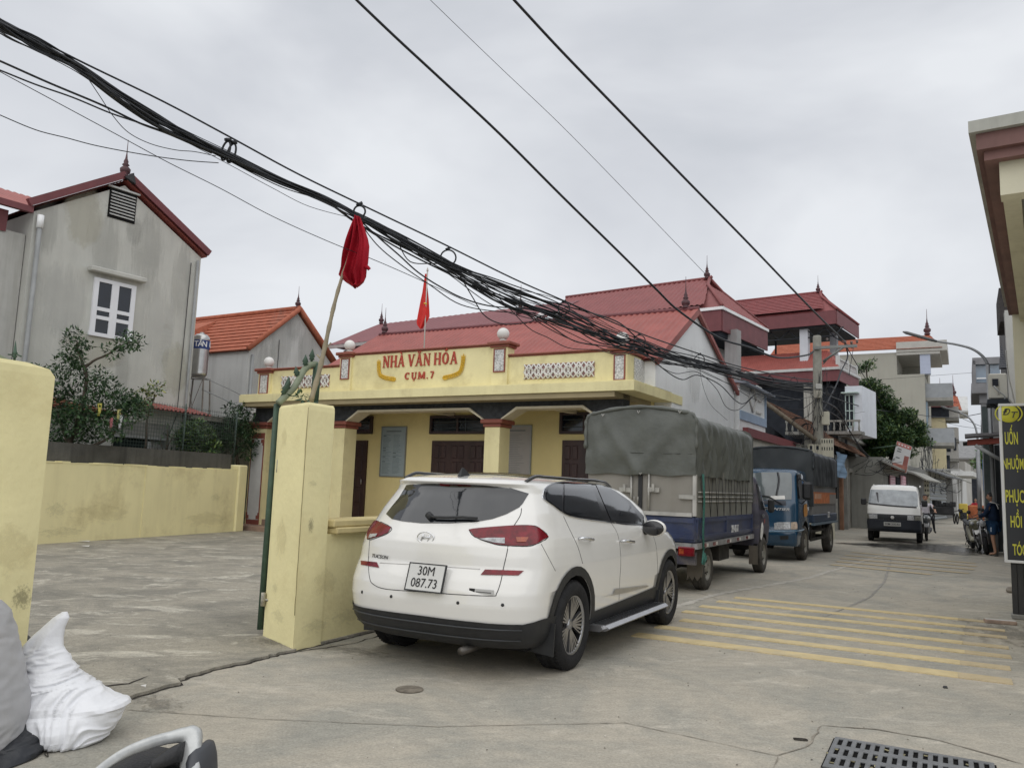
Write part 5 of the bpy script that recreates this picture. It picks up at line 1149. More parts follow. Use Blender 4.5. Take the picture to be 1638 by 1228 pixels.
# ------------------------------------------------------------ buildings behind and to the right of the hall
RTL=mat('maroon_tile_roof',(.24,.065,.065),rough=.7,var=.18,scale=4,bump=.3,bscale=20)
RSM=mat('dull_red_sheet',(.23,.068,.066),rough=.6,var=.1,scale=2,streak=.2,scol=(.17,.06,.06))
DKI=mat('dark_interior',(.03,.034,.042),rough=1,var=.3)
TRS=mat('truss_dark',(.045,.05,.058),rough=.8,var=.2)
CNC=mat('weathered_concrete',(.27,.265,.245),rough=.95,var=.18,scale=2,streak=.6,scol=(.12,.12,.11),bump=.3,bscale=18)
OLD=mat('old_grey_wall',(.30,.30,.275),rough=.95,var=.12,scale=1.5,streak=.5,scol=(.17,.165,.15))
OTL=mat('old_brown_tile',(.22,.125,.085),rough=.95,var=.45,scale=6,bump=.7,bscale=14)
def hip_house(name,label,cat,C1,C2,zE,px_ridge,roofm,skirt=.45,left=-9,tile=False,white=False,ridge_left=None,gablet=.5):
    """roof whose near eave corner is C1; C1->C2 is the eave along the street"""
    d=C2-C1; az=math.degrees(math.atan2(d.x,d.y)); Wd=Vector((d.x,d.y)).length; f=Fr(C1.x,C1.y,az)
    t=fthing(name,label,cat,f); r=f.hy(*px_ridge,Wd/2); rx,rz=r.x,r.z
    lx=left if ridge_left is None else f.hy(*ridge_left,Wd/2).x
    gx=rx+gablet*.0; mb=MB(); g=.30       # small gablet at the ridge end
    gz=rz-(rz-zE)*g*.9; gy=Wd/2-Wd/2*g; gxx=rx+(0-rx)*g*.55
    k=dict(pitch=.24,amp=.03,rows=True) if tile else dict(pitch=.2,amp=.03)
    sheet(mb,[(lx,Wd/2,rz),(rx,Wd/2,rz),(gxx,gy,gz),(0,0,zE),(left,0,zE)],(0,-1,-.6),**k)
    sheet(mb,[(lx,Wd/2+.01,rz),(rx,Wd/2+.01,rz),(gxx,Wd-gy,gz),(0,Wd,zE),(left,Wd,zE)],(0,1,-.6),**k)
    sheet(mb,[(gxx+.02,gy,gz),(gxx+.02,Wd-gy,gz),(.0,Wd,zE),(0,0,zE)],(1,0,-.5),**k)
    mb.add([(rx-.1,Wd/2,rz-.05),(gxx-.05,gy,gz-.03),(gxx-.05,Wd-gy,gz-.03)],[(0,1,2)])
    rf=mb.build('roof',roofm,t)
    mb=MB(); mb.tube([(lx,Wd/2,rz+.03),(rx,Wd/2,rz+.03),(rx+.1,Wd/2,rz+.08)],.06,6); mb.tube([(rx,Wd/2,rz+.03),(gxx,gy,gz+.05),(0,0,zE+.05)],.06,6); mb.tube([(rx,Wd/2,rz+.03),(gxx,Wd-gy,gz+.05),(0,Wd,zE+.05)],.06,6); mb.build('ridge_cap',roofm,rf)
    finial(rf,rx-.1,Wd/2,rz,.9)
    mb=MB(); mb.box(left,-.03,.0,.06,zE-skirt-.06,zE-.03); mb.box(-.06,0,.061,Wd,zE-skirt-.06,zE-.03); mb.build('eave_panel',RSD,t)
    if white: mb=MB(); mb.box(left,.03,-.05,-.001,zE-.10,zE-.0); mb.box(.001,.05,.0,Wd,zE-.10,zE+.0); mb.build('gutter',WHW,t)
    return t,f,Wd,rz
C1=onz(1155,490,7.6); C2=onz(1228,527,7.6)
qh,Q,QW,qz=hip_house('hip_roof_house','house with large ribbed red hip roof and white gutter rising behind the hall','house',C1,C2,7.6,(1135,446),RSM,.75,left=-6.6,white=True,ridge_left=(905,483))
mb=MB(); mb.box(-6.4,-1.0,1.2,QW-.1,0,7.0); mb.build('wall',GRY2,qh)
a=Q.hy(1172,560,.9).x; mb=MB(); mb.box(a-.22,a+.2,.75,1.15,0,6.95); mb.build('column',mat('column_grey',(.33,.32,.31),var=.1,streak=.3),qh)
mb=MB(); mb.box(-3,-.3,.3,QW,4.0,4.2); mb.build('terrace_floor',CNC,qh)
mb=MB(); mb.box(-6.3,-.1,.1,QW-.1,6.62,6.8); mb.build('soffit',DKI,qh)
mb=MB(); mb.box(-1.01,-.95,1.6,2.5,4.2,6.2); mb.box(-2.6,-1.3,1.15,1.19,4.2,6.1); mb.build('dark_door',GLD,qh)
# maroon hip roof further left
P0=onz(607,518.6,8.2); P1=onz(905,483,8.2); d=P1-P0; f2=Fr(P0.x,P0.y,math.degrees(math.atan2(-d.y,d.x))); L2_=d.length
qq=fthing('maroon_roof_house','house with long plain maroon hip roof behind the hall, left of the ribbed roof','house',f2)
e=f2.hy(521,553,-3.2); mb=MB(); sheet(mb,[(0,0,8.2),(L2_+.6,0,8.2),(L2_+.6,-3.2,e.z),(e.x,-3.2,e.z)],(0,-1,-.45),.3,.015); sheet(mb,[(0,0.01,8.2),(e.x,-3.2,e.z),(e.x,3.2,e.z)],(-1,0,-.4),.3,.015); rf=mb.build('roof',mat('plain_maroon_roof',(.20,.065,.07),rough=.6,var=.08,scale=1),qq)
finial(rf,0.1,0,8.2,.9); fv=f2.hy(832,505,-1.2); finial(rf,fv.x,-1.2,fv.z-.15,1.3)
mb=MB(); mb.box(e.x+.5,L2_+.5,-2.7,3,0,e.z-.15); mb.build('wall',RSD,qq)
mb=MB(); mb.box(e.x,L2_,-3.26,-3.18,e.z-.14,e.z-.02); mb.build('gutter',mat('gutter_grey',(.40,.40,.40),rough=.5),qq)
q=f2.hy(864,515,-2.2); mb=MB(); mb.prism([(q.x-1.0,q.z-.35),(q.x+.1,q.z+.35),(q.x+.1,q.z-.35)],-2.3,-2.1,'xz'); mb.build('white_gable_piece',WHW,qq)
# terrace house
ZE=10.1; C1=onz(1338,495,ZE); C2=onz(1374,521,ZE)
th,TH,TW,tz_=hip_house('terrace_house','open terrace house with maroon tiled roof on white columns and red lower roof','house',C1,C2,ZE,(1312,468),RTL,.6,left=-8.5,tile=True,ridge_left=(1172,485))
TWW=max(TW,3.0)
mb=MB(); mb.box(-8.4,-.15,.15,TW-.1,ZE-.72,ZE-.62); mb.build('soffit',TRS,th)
mb=MB()
for i in range(8): x=-6.6+i*.85; mb.tube([(x,.4,ZE-.75),(x+.42,.4,ZE-1.15),(x+.85,.4,ZE-.75)],.03,4)
mb.tube([(-6.6,.4,ZE-1.15),(-.3,.4,ZE-1.15)],.035,4); mb.tube([(-.3,.4,ZE-1.15),(-.3,TW-.2,ZE-1.15)],.035,4); mb.build('roof_truss',TRS,th)
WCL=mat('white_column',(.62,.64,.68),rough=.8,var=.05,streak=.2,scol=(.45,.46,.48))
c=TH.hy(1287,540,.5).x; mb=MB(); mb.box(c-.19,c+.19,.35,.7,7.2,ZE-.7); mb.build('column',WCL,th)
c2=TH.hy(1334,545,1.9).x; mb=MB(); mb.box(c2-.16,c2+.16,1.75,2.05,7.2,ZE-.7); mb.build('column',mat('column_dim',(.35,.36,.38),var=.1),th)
for px_ in (1241,1282): c=TH.hy(px_,570,2.4).x; mb=MB(); mb.tube([(c,2.4,7.2),(c,2.4,ZE-.7)],.05,6); mb.build('steel_post',TRS,th)
v0=TH.hy(1182,600,-.15); v1=TH.hy(1344,587,-.15); ze=v1.z; print('T low eave z',v0,v1, TW)
w0=TH.hy(1184,576,.9); w1=TH.hy(1292,563,.9)
mb=MB(); sheet(mb,[(v0.x-1,-.15,ze),(.12,-.15,ze),(-.7,.9,w1.z),(v0.x-1,.9,w1.z)],(0,-1,-.6),.11,.012); sheet(mb,[(-.7,.9,w1.z),(.12,-.15,ze),(.12,3.4,ze),(-.7,2.6,w1.z)],(1,0,-.6),.11,.012); mb.build('lower_roof',RST,th)
mb=MB(); mb.box(v0.x-1,.16,-.24,-.16,ze-.10,ze+.02); mb.box(.121,.2,-.15,3.6,ze-.10,ze+.02); mb.build('gutter',GRY2,th)
mb=MB(); mb.box(v0.x-1,.11,-.155,-.10,ze-.62,ze-.101); mb.box(.06,.115,-.099,3.5,ze-.62,ze-.101); mb.build('lower_eave_panel',RSD,th)
mb=MB(); 
for i in range(16): y=.2+i*.2; mb.lathe([(.03,0),(.05,.08),(.025,.2),(.04,.3)],8,c=(.0,y,ze+.12))
mb.box(-.06,.06,.1,3.5,ze+.42,ze+.48); mb.box(-.06,.06,.1,3.5,ze+.05,ze+.12); 
for y in (.1,1.7,3.4): mb.box(-.08,.08,y-.08,y+.08,ze+.05,ze+.58)
mb.build('balustrade',GRY2,th)
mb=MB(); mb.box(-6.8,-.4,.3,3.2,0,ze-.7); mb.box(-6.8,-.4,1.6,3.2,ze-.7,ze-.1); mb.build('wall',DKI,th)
mb=MB(); a=TH.hy(1295,650,-.02).x; mb.box(a-.24,a+.12,-.1,.25,0,ze-.63); mb.build('column',mat('cream_concrete_col',(.38,.37,.33),var=.12,streak=.4),th)
# white bay with window facing the street
a=TH.hy(1352,650,.22); b=TH.hy(1379,650,.22); mb=MB(); zb_=TH.hy(1365,690,-.3).z; mb.box(a.x,b.x,.22,3.0,zb_-.1,TH.hy(1370,617,.22).z); mb.build('white_bay',mat('white_bay_paint',(.66,.69,.74),rough=.8,var=.06,streak=.2,scol=(.5,.52,.55)),th)
z0=TH.hy(1360,682,.2).z; z1=TH.hy(1360,632,.2).z; mb=MB(); mb.box(a.x+.06,a.x+.38,.17,.219,z0,z1); wv=mb.build('window',GLD,th)
mb=MB(); 
for x in (a.x+.03,a.x+.20,a.x+.38): mb.box(x-.02,x+.02,.15,.215,z0,z1)
for z in (z0,(z0+z1)/2,z1): mb.box(a.x+.01,a.x+.40,.152,.213,z-.02,z+.02)
mb.bev(a.x-.1,a.x+.62,-.12,.2,z1+.06,z1+.12,.01); mb.build('window_frame',mat('pale_green_frame',(.45,.55,.52),rough=.5),wv)
zb_=TH.hy(1365,690,-.3).z; mb=MB(); mb.box(-2.2,b.x+.1,-.7,.2,zb_-.14,zb_); mb.build('balcony_floor',CNC,th)
mb=MB()
for i in range(13): x=-2.15+i*(b.x+2.2)/12; mb.lathe([(.03,0),(.05,.1),(.025,.28),(.045,.42)],7,c=(x,-.62,zb_))
mb.box(-2.2,b.x+.1,-.68,-.56,zb_+.42,zb_+.5); 
mb.build('balcony_rail',OLD,th)
# white house with raised diamond, on the street side beyond the hall
def BX(px,py,x): return B.hx(px,py,x)
wh=fthing('panel_house','white walled house part with raised diamond ornament and pale blue border behind the truck','house',B)
a=BX(1177,608,.10); b=BX(1224,624,.10); c=BX(1222,683,.10); d_=BX(1174,665,.10); y0,y1=7.95,b.y; z1_=a.z-.0; z0_=c.z
print('panel',a,b,c,d_)
mb=MB(); mb.box(-3,.10,y0,y1,2.4,z1_); mb.build('wall',WHW,wh)
BLU=mat('pale_blue_paint',(.36,.46,.60),rough=.7,var=.08)
mb=MB(); mb.box(.101,.14,y0,y1+.02,z0_,z0_+.26); mb.box(.101,.14,y1-.12,y1+.02,z0_+.261,z1_); mb.build('blue_border',BLU,wh)
mb=MB(); cy,cz=(y0+y1)/2-.15,(z0_+z1_)/2+.2; s=.42
for (p,q) in (((cy-s,cz),(cy,cz+s)),((cy,cz+s),(cy+s,cz)),((cy+s,cz),(cy,cz-s)),((cy,cz-s),(cy-s,cz))): mb.tube([(.13,p[0],p[1]),(.13,q[0],q[1])],.03,4)
for dy in (.75,):
    for dz in (.45,.05,-.35): mb.box(.10,.15,cy+dy-.3,cy+dy+.35,cz+dz-.03,cz+dz+.03)
mb.build('ornament',WPL,wh)
mb=MB(); mb.slab([(.35,y0-.2,z1_),(.35,y1+.35,z1_-.0),(-3,y1+.35,z1_+.35),(-3,y0-.2,z1_+.35)],.06); mb.build('roof',mat('blue_grey_sheet',(.24,.27,.32),rough=.6,var=.1),wh)
# cream wall with the maroon beam
cw=fthing('cream_wall_house','low cream walled house with a maroon beam behind the dark blue truck','house',B)
a=BX(1180,682,.3); b=BX(1292,706,.3); print('beam',a,b)
mb=MB(); mb.box(-2,.26,7.9,b.y-.5,0,a.z-.1); mb.build('wall',mat('cream_wall',(.50,.48,.42),rough=.9,var=.08,streak=.4,scol=(.34,.32,.27)),cw)
mb=MB(); mb.box(.2,.36,7.9,b.y,a.z-.2,a.z+.05); mb.build('maroon_beam',mat('maroon_beam',(.20,.045,.05),rough=.6,var=.12,streak=.2),cw)
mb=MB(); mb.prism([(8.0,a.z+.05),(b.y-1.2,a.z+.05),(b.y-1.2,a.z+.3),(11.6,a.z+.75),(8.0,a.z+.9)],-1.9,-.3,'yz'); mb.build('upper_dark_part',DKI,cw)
# old tiled shop front along the street
oy=b.y-.4; e1=BX(1303,700,1.05); r1=B.hy(1225,641,e1.y); e2=BX(1390,738,1.05); print('old tile',e1,r1,e2)
os_=fthing('tiled_shop','old low shop with a crumbling brown tiled roof and grey metal doors beside the pole','house',B)
mb=MB(); zE=e1.z; sheet(mb,[(r1.x,e1.y,r1.z),(1.05,e1.y,zE),(1.05,e2.y,zE),(r1.x,e2.y,r1.z)],(1,0,-.5),.2,.035,rows=True); 
rr=random.Random(2)
mb.build('roof',OTL,os_)
mb=MB(); mb.tube([(r1.x,e1.y-.05,r1.z-.08),(1.1,e1.y-.05,zE-.08)],.09,6); mb.build('rafter',mat('grey_timber',(.20,.17,.13),rough=.95,var=.3,scale=9),os_)
mb=MB(); mb.box(-6,.55,e1.y+.3,e2.y+1,0,zE-.2); mb.build('wall',OLD,os_)
def doorpx(x0p,x1p,yt,m,name,par,X=.6,zt=None,ribs=0):
    a=BX(x0p,yt,X); b=BX(x1p,yt,X); mb=MB(); z=zt or a.z
    if ribs: sheet(mb,[(X,a.y,0),(X,b.y,0),(X,b.y,z),(X,a.y,z)],(0,0,1),(b.y-a.y)/ribs,.03)
    else: mb.box(X-.05,X,a.y,b.y,0,z)
    return mb.build(name,m,par)
doorpx(1358,1388,745,mat('grey_door',(.17,.165,.145),rough=.7,var=.25,streak=.4,scol=(.09,.085,.075)),'metal_door',os_,.62,2.6,9)
mb=MB(); a=BX(1356,745,.64); b=BX(1389,745,.64)
for y in (a.y,(a.y+b.y)/2,b.y): mb.box(.6,.70,y-.06,y+.06,0,2.7)
mb.box(.6,.72,a.y,b.y,2.62,2.8); mb.build('door_frame',mat('door_frame_grey',(.33,.32,.29),var=.15,streak=.3),os_)
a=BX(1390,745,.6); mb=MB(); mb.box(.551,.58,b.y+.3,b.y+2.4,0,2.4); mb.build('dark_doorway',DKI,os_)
a=BX(1347,760,.7); mb=MB(); mb.box(.6,.75,a.y-.25,a.y+.05,0,2.7); mb.build('brown_post',mat('brown_board',(.25,.14,.09),rough=.9,var=.3,streak=.4),os_)
a=BX(1353,760,.75); mb=MB(); mb.box(.55,.80,a.y,a.y+.25,0,2.8); mb.build('concrete_post',CNC,os_)
rg=BX(1337,722,.95); rg2=BX(1353,765,.95); mb=MB(); V=[]
for i in range(9):
    for j in range(7): V.append((.95+.06*math.sin(j*1.3+i),rg.y+(rg2.y-rg.y+.1)*j/6-(.10*i/8),rg.z-(rg.z-rg2.z)*i/8))
mb.add(V,[(i*7+j,i*7+j+1,(i+1)*7+j+1,(i+1)*7+j) for i in range(8) for j in range(6)],0,True); o=mb.build('striped_awning_cloth',mat('blue_stripe_cloth',(.20,.30,.42),rough=.8,var=.5,scale=.9,vscale=(.1,.1,6)),os_)
# upper storey of weathered concrete with balcony above it
cb=fthing('concrete_balcony_house','weathered concrete balcony front between the pole and the tree','house',B)
a=BX(1345,690,.4); b=BX(1397,735,.4); mb=MB(); mb.box(-2,.4,a.y,b.y,zE+.1,zE+.75); mb.box(-2,-.2,a.y,b.y,0,zE+.1); mb.build('parapet_wall',CNC,cb)
mb=MB(); mb.bev(-2,.7,a.y,b.y+.2,zE+.751,zE+.9,.03); mb.build('cornice',OLD,cb)
mb=MB(); y=a.y+.2
while y<b.y: mb.lathe([(.05,0),(.08,.1),(.03,.35),(.07,.5)],8,c=(.5,y,zE+.9)); y+=.35
mb.box(.4,.6,a.y,b.y,zE+1.4,zE+1.5); mb.build('balusters',CNC,cb)
mb=MB(); mb.box(.30,.62,b.y-.3,b.y+.0,0,zE+2.2); mb.build('corner_post',OLD,cb)
# grey leaf shutter box beyond
gs=fthing('grey_shed_front','narrow shop front with grey sheet hood over a dark doorway, right of the metal door','shop',B)
a=BX(1391,735,.7); b=BX(1411,740,.7); mb=MB(); mb.box(-2,.6,a.y,b.y+2.5,0,4.2); mb.build('wall',OLD,gs)
mb=MB(); sheet(mb,[(.9,a.y,a.z-.75),(.9,b.y,a.z-.75),(.65,b.y,a.z+.05),(.65,a.y,a.z+.05)],(0,0,1),.3,.02); mb.build('hood',mat('pale_grey_sheet',(.30,.31,.30),rough=.7,var=.12,streak=.3),gs)
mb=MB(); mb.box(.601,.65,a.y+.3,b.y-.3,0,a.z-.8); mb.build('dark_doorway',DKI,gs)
mb=MB(); 
for y in (a.y,b.y): mb.box(.55,.85,y-.12,y+.12,0,a.z+.3)
mb.build('posts',GRY2,gs)
# tall grey building with orange roof
Lg=-3.0
gx=S.hx(1479,600,Lg); TG=Fr(S.P(Lg,gx.y).x,S.P(Lg,gx.y).y,29.6); print('grey bld d',gx)
tg=fthing('tall_grey_building','tall bare grey building with orange tiled roof and small street side balconies','building',TG)
yt=TG.hy(1470,562,0).z; l_=TG.hy(1300,600,0).x
TGM=mat('tall_grey_render',(.36,.35,.305),rough=.95,var=.06,scale=.4,streak=.3,scol=(.24,.235,.21),blotch=.3,bcol=(.31,.305,.27),bsc=.3)
o1=TG.hy(1434,568,0); o2=TG.hy(1474,598,0); zf=o2.z; zc_=o1.z
mb=MB(); mb.box(l_,0,0,14,0,zf); mb.box(l_,o1.x,0,14,zf,yt); mb.box(o1.x,o2.x+.4,0,1.0,zc_,yt); mb.box(o1.x,0,8,14,zf,yt)
mb.build('wall',TGM,tg)
mb=MB(); mb.box(o2.x-.1,o2.x+.75,.05,.9,zf,zc_); mb.build('column',mat('pale_blue_column',(.40,.44,.55),var=.06),tg)
mb=MB(); mb.box(o1.x,1.3,-.1,9,zc_-.02,zc_+.25); mb.box(o1.x,1.9,-.2,9,zc_+.25,zc_+1.2); mb.build('roof_slab',mat('slab_grey',(.42,.41,.38),var=.08),tg)
er=TG.hy(1490,556,0); rt_=TG.hy(1487,536,4); rl_=TG.hy(1370,541,4)
mb=MB(); sheet(mb,[(rt_.x,4,rt_.z),(1.5,-.3,yt+.25),(l_-4,-.3,yt+.25),(l_-4,4,rt_.z)],(0,-1,-.5),.5,.05,rows=True); sheet(mb,[(rt_.x+.0,4,rt_.z),(1.5,-.3,yt+.25),(1.5,8.3,yt+.25)],(1,0,-.8),.5,.05,rows=True); rf=mb.build('roof',ORT,tg); finial(rf,rt_.x-.2,4,rt_.z,2.6)
for zt2,py in ((0,640),(1,712)):
    z=TG.hx(1489,py,.3).z if False else TG.hy(1486,py,0).z
    mb=MB(); mb.box(.0,2.2,.5,5.5,z,z+.3); q=mb.build('balcony',CNC,tg); mb=MB(); mb.box(2.1,2.2,.5,5.5,z+.3,z+1.6); mb.box(.0,2.1,.5,.6,z+.3,z+1.6); mb.build('balcony_rail',mat('rail_grey',(.27,.285,.30),var=.1),q)
mb=MB(); mb.box(.0,.15,.8,3.6,TG.hy(1480,690,0).z,TG.hy(1480,615,0).z); mb.build('blue_glass_door',mat('blue_glass',(.22,.30,.38),rough=.2,coat=.5),tg)
# cream building beyond
gx=S.hx(1535,700,-2.0); U=Fr(S.P(-2.2,gx.y*.0+98).x,S.P(-2.2,98).y,29.6)
cr_=fthing('cream_building','distant cream building with red and orange tiled roofs beyond the grey building','building',U)
def UY(px,py,y=0): return U.hy(px,py,y)
x0=UY(1486,700).x; x1=UY(1513,700).x; zt3=UY(1500,668).z
mb=MB(); mb.box(x0-4,x1,0,12,0,zt3); mb.build('wall',mat('cream_render',(.62,.55,.36),rough=.9,var=.05,streak=.15),cr_)
mb=MB(); x2=UY(1531,700).x; mb.box(x1,x2,1.0,12,0,UY(1520,682).z); mb.build('grey_side',mat('grey_shade_wall',(.30,.29,.27),var=.1),cr_)
za=UY(1500,646).z; zb3=UY(1500,633).z; mb=MB(); xr0=x0-4; xr1=UY(1507,640).x
sheet(mb,[(xr0,-1,za),(xr1+1.5,-1,za),(xr1,4,zb3),(xr0,4,zb3)],(0,-1,-.5),.5,.05,rows=True); rf=mb.build('roof',RTL,cr_); finial(rf,UY(1504,632,4).x,4,zb3,2.5)
mb=MB(); xr2=UY(1538,640).x; zc3=UY(1520,646,2).z; sheet(mb,[(xr1,2,UY(1520,646,2).z),(xr2,2,UY(1538,656,2).z),(xr2-.4,6,UY(1534,634,6).z),(xr1,6,UY(1534,634,6).z)],(0,-1,-.5),.5,.05,rows=True); rf=mb.build('roof',ORT,cr_); finial(rf,xr2-.8,6,UY(1534,634,6).z,2.5)
mb=MB(); mb.prism([(2,UY(1541,656,2).z),(6,UY(1536,634,6).z),(10,UY(1541,656,2).z),(10,UY(1541,656,2).z-.2),(2,UY(1541,656,2).z-.2)],xr2-.3,xr2+.6,'yz'); mb.build('gable',GRY2,cr_)
mb=MB(); mb.box(xr0,xr1+1,-.8,-.5,UY(1500,652).z,za-.05); mb.build('eave_panel',RSD,cr_)
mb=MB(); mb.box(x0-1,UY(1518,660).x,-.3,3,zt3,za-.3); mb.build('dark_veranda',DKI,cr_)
for py in (672,706,737): z=UY(1515,py).z; mb=MB(); mb.box(x1-.2,UY(1534,py).x,.2,4,z,z+.25); q=mb.build('balcony',CNC,cr_); mb=MB(); mb.box(x1-.2,UY(1534,py).x,.1,.2,z+.25,z+1.5); mb.build('balcony_rail',mat('rail_mesh',(.36,.35,.33),var=.3,scale=20),q)
for (pa,pb,pc,pd) in ((1514,697,1521,722),(1525,700,1530,720),(1514,728,1520,752),(1500,655,1504,667)): a=UY(pa,pb); b=UY(pc,pd); mb=MB(); mb.box(a.x,b.x,-.05 if pa<1512 else -.01,.15,b.z,a.z); mb.build('window',GLD,cr_)
# the lane beyond: small fronts on the left
rr=random.Random(21)
def front(name,label,cat,x0p,x1p,topp,D0,D1,m,depth=6):
    a=S.hy(x0p,topp,D0); b=S.hy(x1p,topp,D1); A=S.P(a.x,D0); Bq=S.P(b.x,D1); d=Bq-A; az=math.degrees(math.atan2(d.x,d.y)); f=Fr(A.x,A.y,az); t=fthing(name,label,cat,f); W_=d.length; z=max(3.4,a.z)
    mb=MB(); mb.box(-depth,0,0,W_,0,z); mb.build('wall',m,t); return t,f,W_,z
t,f,w,z=front('shop','low grey shop below the tree with pink posters on its wall','shop',1412,1440,745,42,50,OLD)
PNK=mat('pink_poster',(.58,.30,.36),rough=.6,var=.06); PLN=mat('poster_line',(.75,.62,.66),rough=.6)
for i,(xa,xb) in enumerate(((1424,1432),(1441,1452))):
    ya,yb=760,777; a=f.hx(xa,ya,.1); b=f.hx(xb,ya,.1); z1=f.hx(xa,ya,.1).z; z0=f.hx(xa,yb,.1).z-.3; mb=MB(); mb.box(.06,.10,a.y,b.y,z0,z1)
    q=mb.build('poster',PNK,None,Matrix.Translation(f.o)@Matrix.Rotation(-f.az,4,'Z')); tag(q,['left pink poster with pale lines on the grey shop under the tree','right pink poster with pale lines on the grey shop under the tree'][i],'poster')
    mb=MB(); 
    for k in range(5): zq=z1-.1-k*(z1-z0-.2)/4.5; mb.box(.101,.104,a.y+(b.y-a.y)*.1,b.y-(b.y-a.y)*.1,zq-.03,zq)
    mb.build('poster_lines',PLN,q)
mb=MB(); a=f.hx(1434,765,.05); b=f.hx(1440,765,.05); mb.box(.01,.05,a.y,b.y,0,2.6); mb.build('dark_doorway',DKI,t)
mb=MB(); mb.slab([(.8,-.3,2.85),(.8,w+.4,2.85),(-.1,w+.4,3.3),(-.1,-.3,3.3)],.08); mb.build('awning',CNC,t)
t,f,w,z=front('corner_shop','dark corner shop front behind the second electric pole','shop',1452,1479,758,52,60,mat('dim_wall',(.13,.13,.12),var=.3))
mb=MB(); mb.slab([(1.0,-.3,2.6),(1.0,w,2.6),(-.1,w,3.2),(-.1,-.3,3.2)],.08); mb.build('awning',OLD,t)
t,f,w,z=front('shuttered_shop','shop with ribbed blue grey roller shutter beyond the second pole','shop',1484,1512,762,62,72,OLD)
mb=MB(); sheet(mb,[(.03,.3,.1),(.03,w-.3,.1),(.03,w-.3,3.0),(.03,.3,3.0)],(0,1,0),.28,.05); mb.build('roller_shutter',mat('shutter_grey',(.21,.225,.235),rough=.5,metal=.3,var=.1,scale=3),t)
mb=MB(); mb.slab([(1.2,-.3,3.1),(1.2,w,3.1),(-.1,w,3.6),(-.1,-.3,3.6)],.1); mb.build('awning',mat('awning_dark',(.10,.105,.11),var=.3),t)
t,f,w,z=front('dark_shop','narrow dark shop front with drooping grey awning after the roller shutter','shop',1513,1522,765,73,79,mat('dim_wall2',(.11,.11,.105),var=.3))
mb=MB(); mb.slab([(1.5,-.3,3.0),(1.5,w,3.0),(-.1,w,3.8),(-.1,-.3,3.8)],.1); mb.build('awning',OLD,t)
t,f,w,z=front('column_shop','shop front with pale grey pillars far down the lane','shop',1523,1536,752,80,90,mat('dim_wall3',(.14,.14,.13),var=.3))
mb=MB()
for i in range(3): y=w*i/3; mb.box(0,.3,y,y+w*.12,0,3.6)
mb.box(-.1,1.6,-.2,w,3.6,4.0); mb.build('pillars',GRY2,t)
t,f,w,z=front('pale_house','pale narrow house where the lane ends on the left','house',1536,1545,750,92,102,GRY2)
t,f,w,z=front('end_house','small distant house with grey roof closing the lane','house',1543,1553,738,110,122,mat('dist_wall',(.40,.39,.36),var=.2,scale=.5))
eh=S.P(-4,150); v=Fr(eh.x,eh.y,29.6); t=fthing('far_block','pale distant block of houses at the end of the lane','building',v)
mb=MB(); mb.box(-4,16,0,8,0,8.5); mb.build('wall',mat('dist_wall2',(.36,.35,.33),var=.35,scale=.25,bump=.3,bscale=2),t); mb=MB()
for k in range(5): mb.box(-2+k*3,-.4+k*3,-.1,.0,1,6)
mb.build('openings',DKI,t)
mb=MB(); mb.slab([(-5,-1,8.3),(17,-1,8.3),(17,6,11.5),(-5,6,11.5)],.3); mb.build('roof',mat('dist_roof',(.22,.22,.22),var=.2),t)
# tree
def tree(name,label,base,h,crown,n,ls,seed,mats,tr=.2):
    t=thing(name,label,'tree',(base.x,base.y,0)); rr=random.Random(seed); b0=Vector((base.x,base.y,0)); mb=MB(); top=Vector((0,0,h))
    mb.tube([(0,0,0),(.1,0,h*.4),(0,.1,h*.8)],tr,8,rs=[tr,tr*.8,tr*.5])
    for c,r in crown: 
        q=c-b0; mb.tube(spline([(0,0,h*.35),(q.x*.5,q.y*.5,(h*.4+q.z)/2),tuple(q)],4),.05,5,rs=[tr*.5*(1-.1*i)+.01 for i in range(9)])
    mb.build('trunk',BRK_,t); mb=MB(); tot=sum(r[0]*r[2] for c,r in crown)
    for c,r in crown:
        k=int(n*r[0]*r[2]/tot)
        for j in range(7):     # each mass is several clumps
            d=Vector((rr.uniform(-1,1),rr.uniform(-1,1),rr.uniform(-1,1))); d.normalize(); d*=.62
            leaves(mb,c-b0+Vector((d.x*r[0],d.y*r[1],d.z*r[2])),(r[0]*.48,r[1]*.48,r[2]*.42),k//7,ls,rr,mi=len(mats),droop=.5)
    mb.build('crown',mats,t,fixn=False); return t
Yt=44; q=lambda x,y,Y=Yt:at(x,y,Y); m_=Yt/1280*1.12
cr2=[(q(x,y,Yt+dy),(r*m_,1.6,r*m_*.85)) for x,y,r,dy in ((1390,620,17,0),(1385,585,8,0),(1410,640,24,0),(1395,680,28,-1),(1430,665,24,0),(1450,690,22,0),(1422,700,26,-1),(1466,703,14,0),(1400,718,22,0),(1380,650,18,0),(1440,718,18,0))]
tree('broadleaf_tree','dense dark green tree in front of the tall grey building',q(1405,800),6.5,cr2,34000,.18,31,[L1,L2,L2,L3])
cr2=[(at(x,y,120),(r*.1,3,r*.09)) for x,y,r in ((1583,728,14),(1570,735,12),(1598,722,12))]
tree('far_tree','small distant tree top above the blue sheet fence',at(1583,790,120),8,cr2,1500,.9,32,[L2,L3])
